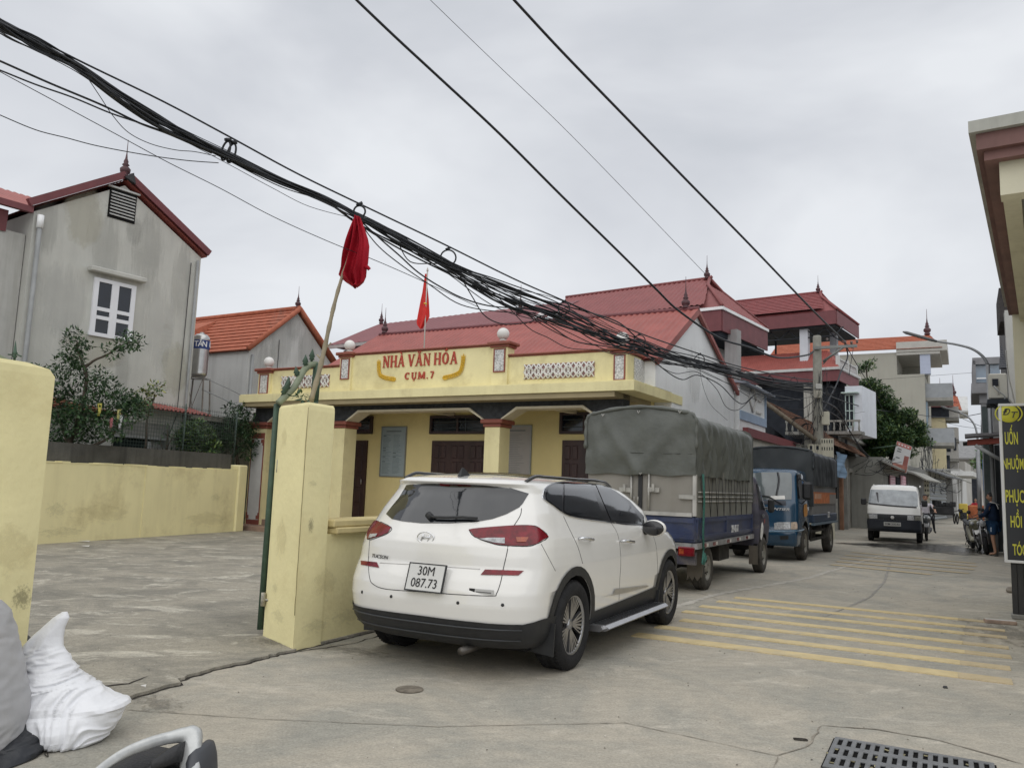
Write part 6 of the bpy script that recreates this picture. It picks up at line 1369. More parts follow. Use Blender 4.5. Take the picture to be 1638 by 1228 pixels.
# ------------------------------------------------------------ right side of the street
CP=onz(1549,213,4.5); CQ=onz(1607,491,4.5); dd=CQ-CP; RC=Fr(CP.x,CP.y,math.degrees(math.atan2(dd.x,dd.y))); RL=Vector((dd.x,dd.y)).length
cnb=fthing('canopy_building','cream building with a wide flat canopy edged in maroon at the right edge','building',RC)
CRC=mat('cream_building_wash',(.64,.61,.47),rough=.9,var=.07,scale=1.5,streak=.5,scol=(.40,.36,.25),bump=.1)
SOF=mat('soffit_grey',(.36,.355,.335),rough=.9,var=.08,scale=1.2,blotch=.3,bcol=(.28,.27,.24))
mb=MB(); mb.box(0,5,0,RL,4.50,4.60); mb.build('canopy_slab',mat('slab_edge',(.42,.42,.38),rough=.9,var=.15,streak=.4),cnb)
mb=MB(); mb.box(.05,5,.05,.16,4.36,4.498); mb.box(.05,.16,.161,RL,4.36,4.498); mb.box(.10,5,.11,.2,4.28,4.359); mb.box(.10,.2,.201,RL,4.28,4.359); mb.build('maroon_moulding',mat('maroon_moulding',(.17,.088,.078),rough=.7,var=.2,streak=.5,scol=(.08,.04,.035)),cnb)
mb=MB(); mb.box(.201,5,.22,.40,4.0,4.359); mb.box(.201,.34,.401,RL,4.17,4.359); mb.build('canopy_beam',CRC,cnb)
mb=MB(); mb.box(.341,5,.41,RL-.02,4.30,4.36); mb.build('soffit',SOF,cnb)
wx=RC.hy(1622,560,RL-.3); print('wall x',wx)
mb=MB(); mb.box(wx.x,wx.x+.4,RL-.45,RL-.05,0,4.3); mb.build('column',CRC,cnb)
mb=MB(); mb.box(wx.x+.5,wx.x+5,1.2,RL+.5,0,4.3); mb.build('wall',CRC,cnb)
mb=MB(); P_=[RC.hy(px,py,RL-.5) for px,py in ((1609,560),(1613,600),(1622,640),(1631,700),(1634,760))]; mb.tube(spline([(p.x,RL-.5,p.z) for p in P_],4),.010,5); mb.build('loose_cable',mat('cable_grey',(.35,.35,.34)),cnb)
# hanging hair salon sign
pb=gp(1630,990); SG=Fr(pb.x,pb.y,29.6)
def gy(px,py,y=0): return SG.hy(px,py,y)
x0=gy(1596.5,646).x; zt_=gy(1596.5,646).z; zb_=gy(1610.5,899).z; x1=x0+.405
sgn=fthing('salon_sign','tall black hair salon sign with yellow letters in a white frame','sign',SG)
BK2=mat('sign_black',(.012,.014,.020),rough=.35,coat=.3,var=.3); SY=mat('sign_yellow',(.62,.60,.06),rough=.5,var=.05)
mb=MB(); mb.box(x0+.02,x1-.02,-.03,.03,zb_+.02,zt_-.02); mb.build('panel',BK2,sgn)
mb=MB()
for q in ((x0,x1,zt_-.035,zt_),(x0,x1,zb_,zb_+.035),(x0,x0+.035,zb_+.035,zt_-.035),(x1-.035,x1,zb_+.035,zt_-.035)): mb.bev(q[0],q[1],-.045,.045,q[2],q[3],.005)
mb.build('frame',mat('white_sign_frame',(.72,.73,.74),rough=.4,var=.05),sgn)
H=zt_-zb_; xc=(x0+x1)/2+.015
def zp(py): return zt_-(py-645.5)/(900-645.5)*H
for word,py,hh,px_l in (('UỐN',703,.235,1607),('NHUỘM',744,.205,1604),('PHỤC',796,.235,1608),('HỒI',836,.215,1616),('TÓC',880,.205,1620)):
    xs_={'UỐN':.325,'NHUỘM':.345,'PHỤC':.38,'HỒI':.40,'TÓC':.40}[word]
    o=mesh_text(word,hh*.70,'sign_letters',SY,sgn,Matrix.Translation((gy(px_l,py,-.034).x,-.034,zp(py)))@FACE_Y,.003,.016,xs_*.92,align='LEFT')
# round logo
lc=Vector((gy(1613.5,662,-.036).x,-.034,zp(662))); mb=MB(); mb.lathe([(.001,-.006),(.115,-.006),(.118,0)],36,c=tuple(lc),axis='y'); 
o=mb.build('logo_disc',SY,sgn)
mb=MB()
for s in (-1,1): mb.tube([lc+Vector((s*(.150*math.cos(R(a))),-.004,.125*math.sin(R(a)))) for a in range(-50,51,10)],.009,5)
mb.build('logo_ring',SY,o)
mesh_text('Đ',.085,'logo_letter',BK2,o,Matrix.Translation(lc+Vector((-.035,-.010,.018)))@FACE_Y,.003,.006,1.0,shear=.3)
mesh_text('T',.085,'logo_letter',BK2,o,Matrix.Translation(lc+Vector((.045,-.011,-.020)))@FACE_Y,.003,.006,1.0,shear=.3)
mb=MB()
for px in (1623,1633): x=gy(px,940).x; mb.box(x-.03,x+.03,.0,.06,0,zb_+.1)
mb.box(gy(1623,940).x+.031,gy(1633,940).x+.5,.02,.05,.0,zb_); mb.build('post',mat('black_steel',(.035,.035,.036),rough=.6,var=.3,streak=.3,scol=(.09,.08,.07)),sgn)
mb=MB(); x=gy(1633,985).x; mb.bev(x-.1,x+.6,-.05,.15,0,.06,.01); mb.build('foot_plate',CNC,sgn)
# next buildings on the right
def SR(px,py,x): return S.hx(px,py,x)
def SF(px,py,y): return S.hy(px,py,y)
DD=24.0
ac=fthing('air_conditioner','old beige air conditioner outdoor unit fixed high on the right hand wall','air conditioner',S)
a=SF(1580,601,17); b=SF(1611,640,17); ACM=mat('beige_enamel',(.44,.43,.38),rough=.6,var=.1,streak=.3,scol=(.30,.28,.22))
mb=MB(); mb.bev(a.x,b.x,16.7,17.3,b.z,a.z,.02); q=mb.build('casing',ACM,ac)
mb=MB(); p=SF(1587,606,16.69); p2=SF(1597,617,16.69); mb.box(p.x,p2.x,16.68,16.699,p2.z,p.z); mb.build('opening',DKI,q)
mb=MB(); 
for i in range(7): z=b.z+.08+i*.035; mb.box(a.x+.14,b.x-.12,16.685,16.70,z,z+.014)
mb.build('grille',mat('grille_beige',(.30,.29,.26)),q)
mb=MB(); p=SF(1590,617,16.65); mb.tube(spline([tuple(p),(p.x+.06,16.6,p.z-.10),(p.x+.16,16.62,p.z-.2),(p.x+.12,16.65,p.z-.34)],5),.012,5); mb.build('hose',PVC,q)
mb=MB(); mb.box(a.x-.03,b.x+.3,16.6,17.4,b.z-.10,b.z-.02); mb.tube([(a.x,16.7,b.z-.08),(b.x+.3,16.8,b.z-.55)],.03,6); mb.build('bracket',DKI,ac)
nb=fthing('narrow_shop_house','narrow dark shop house behind the black sign, with grey duct and tiled roof edge','building',S)
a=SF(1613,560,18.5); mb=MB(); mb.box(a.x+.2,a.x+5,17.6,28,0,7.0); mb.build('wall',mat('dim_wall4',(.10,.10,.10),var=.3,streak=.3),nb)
p=SF(1606,500,16.2); p2=SF(1612,640,16.2); mb=MB(); mb.prism([(p.x,p.z),(p.x+.22,p.z),(p.x+.26,(p.z+p2.z)/2),(p.x+.2,p2.z-.25),(p.x+.02,p2.z)],16.0,16.3,'xz'); mb.build('pale_duct',mat('pale_duct',(.46,.46,.44),rough=.7,var=.08),nb)
p=SF(1603,498,19); mb=MB(); mb.box(p.x-.1,p.x+4,17.5,19,p.z-.5,p.z+.15); mb.build('roof_edge',mat('dark_tile_edge',(.055,.05,.05),rough=.9,var=.4,scale=9),nb)
p=SF(1598,555,26); mb=MB(); sheet(mb,[(p.x-.1,24,p.z-.9),(p.x+4,24,p.z-.9),(p.x+4,27,p.z+.3),(p.x+.1,27,p.z+.3)],(0,-1,-.4),.22,.03,rows=True); mb.build('tiled_roof',mat('grey_tile',(.16,.165,.18),rough=.8,var=.2),nb)
# balcony house with bluish glass
bh=fthing('balcony_house','grey house with bluish glazed corner balcony carried on a slim column','building',S)
D2=34.0
a=SF(1552,592,D2); b=SF(1582,650,D2)
def F2(px,py,y=D2): return SF(px,py,y)
mb=MB(); z0=F2(1560,612).z; z1=F2(1560,584).z; xl=F2(1561,600).x; xr=F2(1600,600).x
mb.box(xl,xr,D2,D2+4,z0,z1); mb.build('glazed_bay',mat('bluish_glass',(.25,.32,.40),rough=.15,coat=.5,var=.2),bh)
mb=MB(); mb.box(F2(1556,600).x,F2(1561,600).x,D2-.2,D2+4,F2(1556,622).z,z1+.15); mb.box(xl-.1,xr,D2-.2,D2+4,z1,z1+.25); mb.box(F2(1553,600).x,xr,D2-.25,D2+4,F2(1556,630).z,F2(1556,614).z); mb.box(F2(1562,600).x,xr,D2-.22,D2-.15,F2(1556,607.5).z,F2(1556,605.5).z,1); mb.build('frame',[mat('grey_trim',(.25,.25,.26),rough=.8,var=.15),WHW],bh)
mb=MB(); mb.box(F2(1569,650).x,F2(1577,650).x,D2,D2+.4,0,F2(1570,628).z); mb.box(F2(1567,640).x,F2(1579,640).x,D2-.05,D2+.45,F2(1570,645).z,F2(1570,628).z-.01); mb.build('column',mat('grey_trim',(.25,.25,.26)),bh)
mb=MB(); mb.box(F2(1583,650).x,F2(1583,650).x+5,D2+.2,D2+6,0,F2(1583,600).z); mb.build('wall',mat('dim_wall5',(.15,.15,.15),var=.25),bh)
for px0,px1,m in ((1572,1582,mat('dim_green_sheet',(.08,.10,.10),var=.3)),(1583,1590,mat('light_pillar',(.30,.31,.32),var=.1))): mb=MB(); mb.box(SF(px0,700,28).x,SF(px1,700,28).x,28,28.3,0,SF(px0,650,28).z); mb.build('pillar',m,bh)
# red edged awning
aw=fthing('awning','shop awning with red brown front edge on a slanted strut, above the motorbikes','awning',S)
D3=23.5; a=SF(1547,700,D3); b=SF(1600,697,D3)
mb=MB(); mb.prism([(a.x,SF(1547,712,D3).z),(b.x+.6,SF(1597,706,D3).z),(b.x+.6,SF(1597,697,D3).z),(a.x,SF(1547,703,D3).z)],D3,D3+.08,'xz'); mb.build('edge_board',mat('red_brown_board',(.22,.06,.045),rough=.8,var=.2,streak=.2),aw)
mb=MB(); za=SF(1547,701,D3).z; mb.slab([(a.x-.05,D3-.1,za+.03),(b.x+.6,D3-.1,za+.15),(b.x+.6,D3+4,za+.5),(a.x-.05,D3+4,za+.4)],.05); sheet(mb,[(a.x-.1,D3+.2,za-.12),(b.x,D3+.2,za-.05),(b.x,D3+3.8,za+.1),(a.x-.1,D3+3.8,za+.05)],(1,0,0),.3,.05); mb.build('awning_sheet',mat('awning_sheet_dark',(.07,.065,.065),rough=.8,var=.3),aw)
p=SF(1560,712,D3); p2=SF(1600,735,D3); mb=MB(); mb.tube([tuple(p),tuple(p2)],.05,6); mb.build('strut',PVC,aw)
mb=MB(); p=SF(1592,712,28.5); mb.box(p.x-.10,p.x+.10,28.4,28.6,0,p.z); mb.build('post',mat('post_dark',(.06,.065,.07),var=.2),aw)
# yard front with corrugated sheets and blue fence
yf=fthing('corrugated_lean_to','rusty corrugated sheet lean-to with brick front beyond the awning','shed',S)
D4=40.0; a=SF(1574,752,D4); b=SF(1592,752,D4)
mb=MB(); sheet(mb,[(a.x,D4,SF(1574,774,D4).z),(b.x+2,D4,SF(1574,774,D4).z),(b.x+2,D4+1.2,SF(1574,750,D4).z),(a.x,D4+1.2,SF(1574,750,D4).z)],(0,-1,-1),.28,.05); mb.build('roof',mat('pale_fibre_sheet',(.36,.33,.28),rough=.95,var=.3,streak=.6,scol=(.18,.14,.11)),yf)
mb=MB(); mb.box(a.x+.1,b.x+2,D4+.1,D4+4,0,SF(1574,775,D4).z); mb.build('wall',mat('pinkish_brick_wall',(.30,.235,.19),var=.2,scale=3,streak=.4),yf)
bf_=fthing('blue_fence','bright blue corrugated sheet screen above the lean-to','fence',S)
D5=46.0; a=SF(1571,735,D5); b=SF(1592,752,D5); mb=MB(); sheet(mb,[(a.x,D5,a.z-1.5),(b.x+2,D5,a.z-1.5),(b.x+2,D5,a.z),(a.x,D5,a.z)],(0,0,1),.3,.05); mb.build('sheet',mat('blue_sheet',(.08,.17,.33),rough=.5,var=.12,streak=.2),bf_)
mb=MB(); mb.box(a.x,b.x+2,D5+.1,D5+.3,0,a.z-.2); mb.build('backing_wall',OLD,bf_)
# ------------------------------------------------------------ street lamps
LMP=mat('galvanised_pole',(.27,.28,.29),rough=.5,metal=.4,var=.15)
def lamp(label,pts,D,base,r):
    t=fthing('street_lamp',label,'street lamp',S,'curved street lamps'); P_=[tuple(SF(x,y,D)) for x,y in pts]; mb=MB(); c=spline(P_,5); mb.tube(c,r,8,rs=[r*(.6+.4*i/(len(c)-1)) for i in range(len(c))]); mb.tube([P_[-1],(P_[-1][0]+.02,D,0)],r*1.25,8); mb.build('pole',LMP,t)
    a,b=Vector(c[0]),Vector(c[3]); d=(a-b).normalized(); mb=MB(); mb.tube([a-d*.3,a-d*.1,a+d*.55,a+d*.65],r*1.3,8,rs=[r*.8,r*1.1,r*1.15,r*.4]); mb.build('lamp_head',mat('lamp_head_dark',(.10,.10,.10),rough=.5),t)
lamp('near curved street lamp reaching over the lane above the air conditioner',[(1481,541),(1500,546),(1530,551),(1555,558),(1572,570),(1580,583)],26,None,.042)
lamp('far smaller curved street lamp beyond the grey house column',[(1526,657),(1540,662),(1550,668),(1559,680),(1563,695),(1564,705)],48,None,.055)
for (x,D,lab) in ((1567,44,'thin grey lamp post standing beyond the parked motorbikes'),): 
    p=SF(x,800,D); q=SF(x,722,D); t=fthing('post',lab,'post',S); mb=MB(); mb.tube([(p.x,D,0),(p.x,D,q.z)],.09,8); mb.build('shaft',LMP,t); mb=MB(); mb.lathe([(.12,0),(.12,.3),(.05,.34)],8,c=(p.x,D,0)); mb.build('foot',LMP,t)
# ------------------------------------------------------------ electric poles
POL=mat('pole_concrete',(.27,.265,.23),rough=.95,var=.2,scale=4,streak=.5,scol=(.13,.125,.11),bump=.3)
pp_=at(1309,700,28.6); PL=Fr(pp_.x,pp_.y,29.6)
ep=fthing('electric_pole','near concrete electric pole with steel crossarm, cable coils and meter boxes','electric pole',PL)
ztop=PL.hy(1307,537,0).z
mb=MB(); mb.lathe([(.20,0),(.20,.2),(.145,ztop-.03),(.12,ztop)],14); mb.build('shaft',POL,ep)
v=PL.hy(1301,557,-.2); w=PL.hy(1371,550,-.2); mb=MB(); mb.box(v.x,w.x,-.24,-.16,v.z-.04,v.z+.06); v2=PL.hy(1321,578,-.2); w2=PL.hy(1352,553,-.2); mb.tube([(v2.x-.1,-.2,v2.z),(w2.x,-.2,w2.z)],.045,4); mb.tube([(v2.x-.1,-.2,v2.z-.1),(w2.x-.2,-.2,w2.z-.02)],.02,4)
mb.build('crossarm',mat('galv_channel',(.22,.23,.22),rough=.6,metal=.3,var=.2),ep)
def boxpx(x0,y0,x1,y1,m,name,par,y=-.35,fr=PL): a=fr.hy(x0,y0,y); b=fr.hy(x1,y1,y); mb=MB(); mb.bev(a.x,b.x,y,y+.2,b.z,a.z,.015); return mb.build(name,m,par)
BXC=mat('cream_box',(.52,.50,.40),rough=.6,var=.08,streak=.3)
boxpx(1314,658,1326,679,BXC,'meter_box',ep); boxpx(1302,624,1313,636,mat('meter_beige',(.42,.40,.33),var=.2),'meter_box',ep); boxpx(1304,614,1314,622,mat('meter_pale',(.50,.50,.47),var=.2),'meter_box',ep)
for (cx,cy,r,y,tilt) in ((1327,625,.15,-.3,0),(1276,684,.33,-.5,.2),(1290,690,.25,-.5,.4)):
    c=PL.hy(cx,cy,y); mb=MB()
    for k in range(3): rr_=r*(1-.06*k); mb.tube([(c.x+rr_*math.cos(a/12*PI)+.02*k,y+.02*k,c.z+rr_*math.sin(a/12*PI)*(1.15 if r>.2 else 1)+.01*k) for a in range(24)],.012,5,closed=True)
    mb.build('cable_coil',BLK,ep)
for (x,y_) in ((1371,549),(1362,551),(1352,550),(1323,546)):
    c=PL.hy(x,y_,-.2); mb=MB(); mb.lathe([(.02,0),(.05,.03),(.03,.06),(.055,.09),(.02,.12)],8,c=(c.x,-.2,c.z)); mb.build('insulator',mat('insulator_brown',(.09,.06,.05),rough=.3,coat=.3),ep)
vb=fthing('vent_block_wall','cream wall of hollow vent blocks just behind the blue truck tarp','wall',PL)
for (x0,y0,x1,y1,n,m) in ((1292,710,1313,724,2,1),(1313,701,1333,724,5,2)):
    a=PL.hy(x0,y0,-.4); b=PL.hy(x1,y1,-.4); mb=MB(); mb.box(a.x,b.x,-.4,-.3,0,a.z); q=mb.build('block_panel',BXC,vb); mb=MB()
    for i in range(n):
        for j in range(m):
            w_=(b.x-a.x)/n; hz=(a.z-b.z)/m; x=a.x+w_*(i+.3); z=b.z+hz*(j+.35); mb.box(x,x+w_*.4,-.405,-.399,z,z+hz*.45)
    mb.build('block_holes',DKI,q)
# second pole, further on
p2=S.P(-2.9,58); P2=Fr(p2.x,p2.y,29.6); px2=P2
e2=fthing('electric_pole','far electric pole smothered in sagging black cables beside the vent block column','electric pole',P2)
z2=P2.hy(1483,690,0).z; mb=MB(); mb.lathe([(.22,0),(.15,z2)],10); mb.build('shaft',POL,e2)
a=P2.hy(1478,765,-.3); b=P2.hy(1487,796,-.3); vc=fthing('vent_block_column','pale vent block column beside the riding man','wall',P2)
mb=MB(); mb.box(a.x,b.x,-.5,-.3,b.z-.6,a.z); q=mb.build('block_column',BXC,vc); mb=MB()
for i in range(2):
    for j in range(4): w_=(b.x-a.x)/2; hz=(a.z-b.z)/4; x=a.x+w_*(i+.28); z=b.z+hz*(j+.3); mb.box(x,x+w_*.44,-.505,-.499,z,z+hz*.45)
mb.build('block_holes',DKI,q)
# ------------------------------------------------------------ tilted banner
bn_=S.hy(1442,733,44); BF=Fr(S.P(bn_.x,44).x,S.P(bn_.x,44).y,29.6)
bs=fthing('banner','white and red advertising board hanging tilted below the tree','sign',BF)
def bq(px,py,y=0): return BF.hy(px,py,y)
P_=[bq(1435,705),bq(1459,714),bq(1450,757),bq(1424,751)]
def quadm(u0,u1,v0,v1,off,m,name,par):
    tl,tr_,br,bl=P_
    def I(u,v): a=tl.lerp(tr_,u); b=bl.lerp(br,u); return a.lerp(b,v)
    mb=MB(); V=[I(u,v)+Vector((0,-off,0)) for u,v in ((u0,v0),(u1,v0),(u1,v1),(u0,v1))]; V2=[p+Vector((0,.004 if off else .06,0)) for p in V]; mb.add(V+V2,[(0,1,2,3),(7,6,5,4),(0,4,5,1),(1,5,6,2),(2,6,7,3),(3,7,4,0)]); return mb.build(name,m,par)
q=quadm(0,1,0,1,0,mat('banner_white',(.62,.62,.62),rough=.6,var=.05),'board',bs)
quadm(0.02,.98,.01,.14,.012,mat('banner_red',(.50,.16,.14),rough=.6,var=.1),'red_header',q); quadm(.02,.98,.74,.98,.012,mat('banner_red2',(.42,.17,.13),rough=.6,var=.35,scale=2),'picture_strip',q); quadm(.66,.95,.4,.74,.012,mat('banner_red3',(.40,.14,.12),rough=.6,var=.4,scale=2),'bottle_picture',q)
for v in (.22,.3,.52): quadm(.15,.40,v,v+.03,.013,mat('print_dark',(.12,.12,.13)),'print_line',q)
for k in range(4): quadm(.12+.2*k,.24+.2*k,.05,.10,.016,mat('banner_white2',(.7,.68,.66)),'header_letter',q)
mb=MB(); a=bq(1395,717); b=bq(1436,712); mb.tube([(a.x,0,a.z),(b.x,0,b.z)],.03,5); mb.build('bracket',GRN,bs)
# ------------------------------------------------------------ overhead cables
CBL=mat('cable_black',(.012,.014,.018),rough=.55,var=.3,scale=3)
def cplane(az): return Fr(PL.o.x,PL.o.y,az)
CA=cplane(31.0); CB=cplane(32.6); CC=cplane(30.3)
def strand(fr,pts,r,name,label,cat='cable',group=None,off=(0,0),k=6,m=None,mb=None,x=0.0):
    P_=[]
    for i,(px,py) in enumerate(pts):
        v=fr.hx(px,py,x); P_.append(fr.P(v.x+off[0],v.y,v.z+off[1]))
    own=mb is None; mb=mb or MB(); sp_=spline(P_,k); mb.tube(sp_,r,6,rs=[r*(.72 if fr is CA else 1)*(max(2.5,p.y)/(8.0 if fr is CA else 12.0))**.55 for p in sp_])
    if own:
        o=mb.build(name,m or CBL); tag(o,label,cat,group); return o
    return P_
rr=random.Random(17)
main=[(-60,-8),(0,40),(60,74),(122,106),(185,150),(245,190),(305,222),(369,252),(450,290),(520,318),(575,348),(640,385),(717,425),(800,468),(900,503),(985,538),(1021,549),(1062,566),(1119,580),(1170,592),(1230,608),(1300,616)]
# the bundle: every strand wanders a little inside it
lbl='thick black bundle of telephone cables sagging across the sky to the near pole'
bt=thing('cable_bundle',lbl,'cable bundle')
for i in range(26):
    f1,f2,ph=rr.uniform(.5,1.3),rr.uniform(.3,.9),rr.uniform(0,6); a0=rr.uniform(-1,1)
    pts=[]
    for j,(x,y) in enumerate(main):
        w=12 if j<3 else 9 if j<6 else 8 if j<10 else 13 if j<13 else 22 if j<16 else 13 if j<18 else 9
        pts.append((x,y+w*.8*(a0*.75+.55*math.sin(ph+j*f1)+.35*math.sin(j*f2*2.3+ph))+(0 if j<12 else 3)))
    P_=[]
    for (px,py) in pts:
        v=CA.hx(px,py,rr.uniform(-.05,.05)); P_.append(CA.P(v.x,v.y,v.z))
    mb=MB(); sp_=spline(P_,6); q_=rr.choice((.55,.75,1.0,1.25)); mb.tube(sp_,.01,6,rs=[q_*.0058*(max(3,p.y)/6.0)**.55 for p in sp_]); mb.build('cable_strand',CBL,bt)
W1=[((0,31),(122,95),(260,162),(369,220),(480,280),(600,338),(715,393),(820,445),(902,481),(1021,532),(1119,566),(1182,586),(1256,602),(1300,608))]
strand(CA,[(-60,0)]+list(W1[0]),.012,'messenger_wire','straight taut wire running just above the thick cable bundle')
G_='loose cables below the bundle'
for pts,r,lab in (
    (((-50,72),(0,92),(85,130),(170,166),(230,195),(280,214),(345,243)),.013,'heavier of the two black cables joining the bundle from the left edge'),
    (((-50,92),(0,110),(60,134),(120,155),(180,180),(230,197),(300,222)),.010,'thinner lower black cable joining the bundle from the left edge'),
    (((-50,95),(0,122),(90,170),(180,218),(262,262),(345,303),(430,348),(520,388),(600,420),(680,455),(760,492)),.005,'long thin wire crossing the sky from the left edge past the furled flag'),
    (((-50,160),(0,182),(60,207),(110,220),(160,233),(235,247),(300,256),(352,260)),.006,'wavy thin wire passing over the gable house finial'),
    (((140,125),(160,155),(180,185),(205,212),(240,230),(280,240),(312,243),(345,250)),.005,'thin wire drooping below the bundle near the left edge'),
    (((300,225),(370,262),(440,300),(500,330),(575,350)),.004,'fine wire just under the bundle left of the furled flag'),
    (((575,350),(610,382),(640,408),(670,435),(705,458),(745,478),(790,490),(850,495),(900,512),(960,548),(1021,556),(1062,572)),.011,'sagging black cable looping lowest over the hall roof'),
    (((575,350),(605,390),(640,420),(690,455),(740,487),(800,498),(860,500)),.008,'second sagging cable close beside the lowest one'),
    (((600,362),(650,395),(690,420),(740,445),(790,472),(840,492),(900,505)),.008,'slack cable just below the bundle right of the furled flag'),
    (((640,385),(660,418),(700,421),(717,424)),.008,'short slack loop left of the ring clamp'),
    (((735,432),(760,475),(780,505),(810,518),(850,515),(870,505),(910,498)),.009,'deep loop of cable hanging over the maroon roof'),
    (((735,435),(775,468),(815,492),(850,505),(880,520),(920,545),(960,552),(1010,560)),.010,'cable bellying down behind the middle white ball'),
    (((745,436),(800,485),(840,525),(870,540),(905,557),(950,560),(985,568),(1010,563)),.007,'thin cable sagging down to the right parapet'),
    (((800,470),(870,520),(930,548),(985,556),(1060,575),(1100,588)),.008,'cable crossing in front of the right parapet ball'),
    (((1021,553),(1060,590),(1090,607),(1115,600),(1150,615),(1175,640),(1190,645),(1210,630),(1240,632),(1280,640)),.010,'black cable looping low across the white gable wall'),
    (((1021,553),(1055,582),(1085,597),(1120,595),(1150,622),(1165,650),(1185,655),(1210,632)),.007,'thinner cable following the loop on the white gable wall'),
    (((1117,570),(1122,610),(1135,645),(1155,665),(1163,672)),.004,'thin wire hanging down the white gable wall to a small hook'),
    (((1060,566),(1120,578),(1200,605),(1240,618),(1300,625)),.010,'cable running to the pole under the rings'),
    (((1062,566),(1130,600),(1200,628),(1250,640),(1300,634)),.006,'slack cable dipping before the near pole'),
    (((1100,580),(1160,610),(1215,640),(1240,625),(1300,618)),.005,'fine wire swinging up to the near pole')):
    strand(CA,pts,r,'cable',lab,group=G_,off=(rr.uniform(-.06,.06),0),x=rr.uniform(-.03,.03))
strand(CB,[(530,-40),(570,0),(635,62),(700,122),(800,215),(900,315),(1000,413),(1050,463),(1087,498),(1150,540),(1200,556),(1245,572),(1290,568),(1301,562)],.020,'power_cable','left one of the two thick black cables rising out of the top of the picture')
strand(CC,[(780,-45),(822,0),(900,84),(1000,187),(1100,290),(1200,392),(1300,496),(1351,546)],.022,'power_cable','right one of the two thick black cables, ending on the pole crossarm')
c3=Fr(Q.P(-.1,QW/2).x,Q.P(-.1,QW/2).y,33); strand(c3,[(640,-48),(688,0),(800,108),(900,203),(1000,305),(1080,388),(1130,440)],.005,'thin_wire','thin grey wire between the two thick cables, ending at the ribbed roof finial',m=mat('wire_grey',(.08,.085,.09)))
# ring clamps
def ring(px,py,rp,label,fr=CA,r=.010,n=1,tilt=0):
    t=thing('ring_clamp',label,'ring clamp',group='round clamps holding the cable bundle')
    for q in range(n):
        v=fr.hx(px+q*9,py+q*4,0); D_=(fr.P(v.x,v.y,v.z)-CAM).y; R_=rp*D_/F*1.05; c=fr.P(v.x,v.y,v.z)
        mb=MB(); mb.tube([c+RT*(R_*math.cos(a/11*PI)*(.42 if n>1 else 1)+(-.25*R_*math.sin(a/11*PI)*-1 if n>1 else 0))+UP*(R_*math.sin(a/11*PI)) for a in range(22)],r,5,closed=True); mb.build('ring',CBL,t)
        if n>1: mb=MB(); top=c+UP*R_*1.0+RT*R_*.25; mb.tube([top,top+UP*R_*.25],.03,6); mb.build('hook',CBL,t)
        else: mb=MB(); top=c+UP*R_; mb.tube([top-RT*.03,top+RT*.03+UP*.03],r*1.6,5); mb.build('hook',CBL,t)
ring(361,241,15,'double ring clamp on the bundle above the tiled house',n=2,r=.009); ring(575,338,9,'ring clamp at the tip of the furled flag pole'); ring(717,412,12,'ring clamp on the bundle above the small red flag')
ring(1023,545,9,'ring clamp above the right end of the hall parapet'); ring(1119,575,7.5,'ring clamp in front of the white gable wall'); ring(902,493,9,'ring clamp in front of the maroon roof step')
ring(1231,608,6,'left ring clamp of the pair near the pole'); ring(1270,610,5.5,'right ring clamp of the pair near the pole')
# beyond the pole
CD=Fr(PL.o.x,PL.o.y,29.6)
G2='cables beyond the near pole'
for pts,r,lab,x in (
    (((1305,622),(1345,640),(1400,655),(1455,661),(1500,667),(1537,667)),.022,'thick cable running from the near pole along the lane',.1),
    (((1355,556),(1372,585),(1400,632),(1430,690),(1450,735)),.022,'dark stay cable slanting down from the crossarm beside the tree',1.0),
    (((1351,548),(1356,570),(1345,595),(1338,615),(1325,640),(1312,665)),.03,'thick black lead curling down from the crossarm to the pole',.2),
    (((1365,556),(1362,575),(1358,600)),.014,'short lead hanging from the right insulator',.9),
    (((1312,640),(1340,655),(1360,690),(1385,725),(1410,742)),.028,'thick twisted cable falling towards the shop roofs',.2),
    (((1312,650),(1350,675),(1375,715),(1400,740),(1450,752),(1478,745)),.02,'dark cable sagging along the old shop roofs',.2),
    (((1303,640),(1280,655),(1250,650),(1225,640)),.012,'slack cable between pole and white panel house',.0),
    (((1303,655),(1285,668),(1255,660),(1240,648)),.010,'lower slack cable between pole and white panel house',.0),
    (((1305,665),(1290,700),(1275,712),(1262,695),(1270,672),(1290,668)),.012,'looped cable beside the pole above the blue truck',.0)):
    P_=[at(px,py,28.4+max(0,px-1312)*.13+x*.3) for px,py in pts]; mb=MB(); mb.tube(spline(P_,6),r,6); tag(mb.build('cable',CBL),lab,'cable',G2)
CE=Fr(S.P(.2,45).x,S.P(.2,45).y,29.6)
for pts,r,lab in ((((1537,667),(1560,663),(1600,655),(1640,650)),.02,'cable running right to the grey house column'),(((1537,668),(1560,678),(1585,686),(1620,690)),.014,'thin cable falling to the right hand fronts'),(((1345,612),(1420,606),(1500,600),(1556,596)),.008,'faint thin wire spanning the lane above the grey building balcony'),(((1500,672),(1540,682),(1600,688)),.01,'second thin wire across the lane mouth')):
    P_=[at(x,y,46-(i*2)) for i,(x,y) in enumerate(pts)]; mb=MB(); mb.tube(spline(P_,5),r,5); tag(mb.build('cable',CBL),lab,'cable','thin wires across the lane')
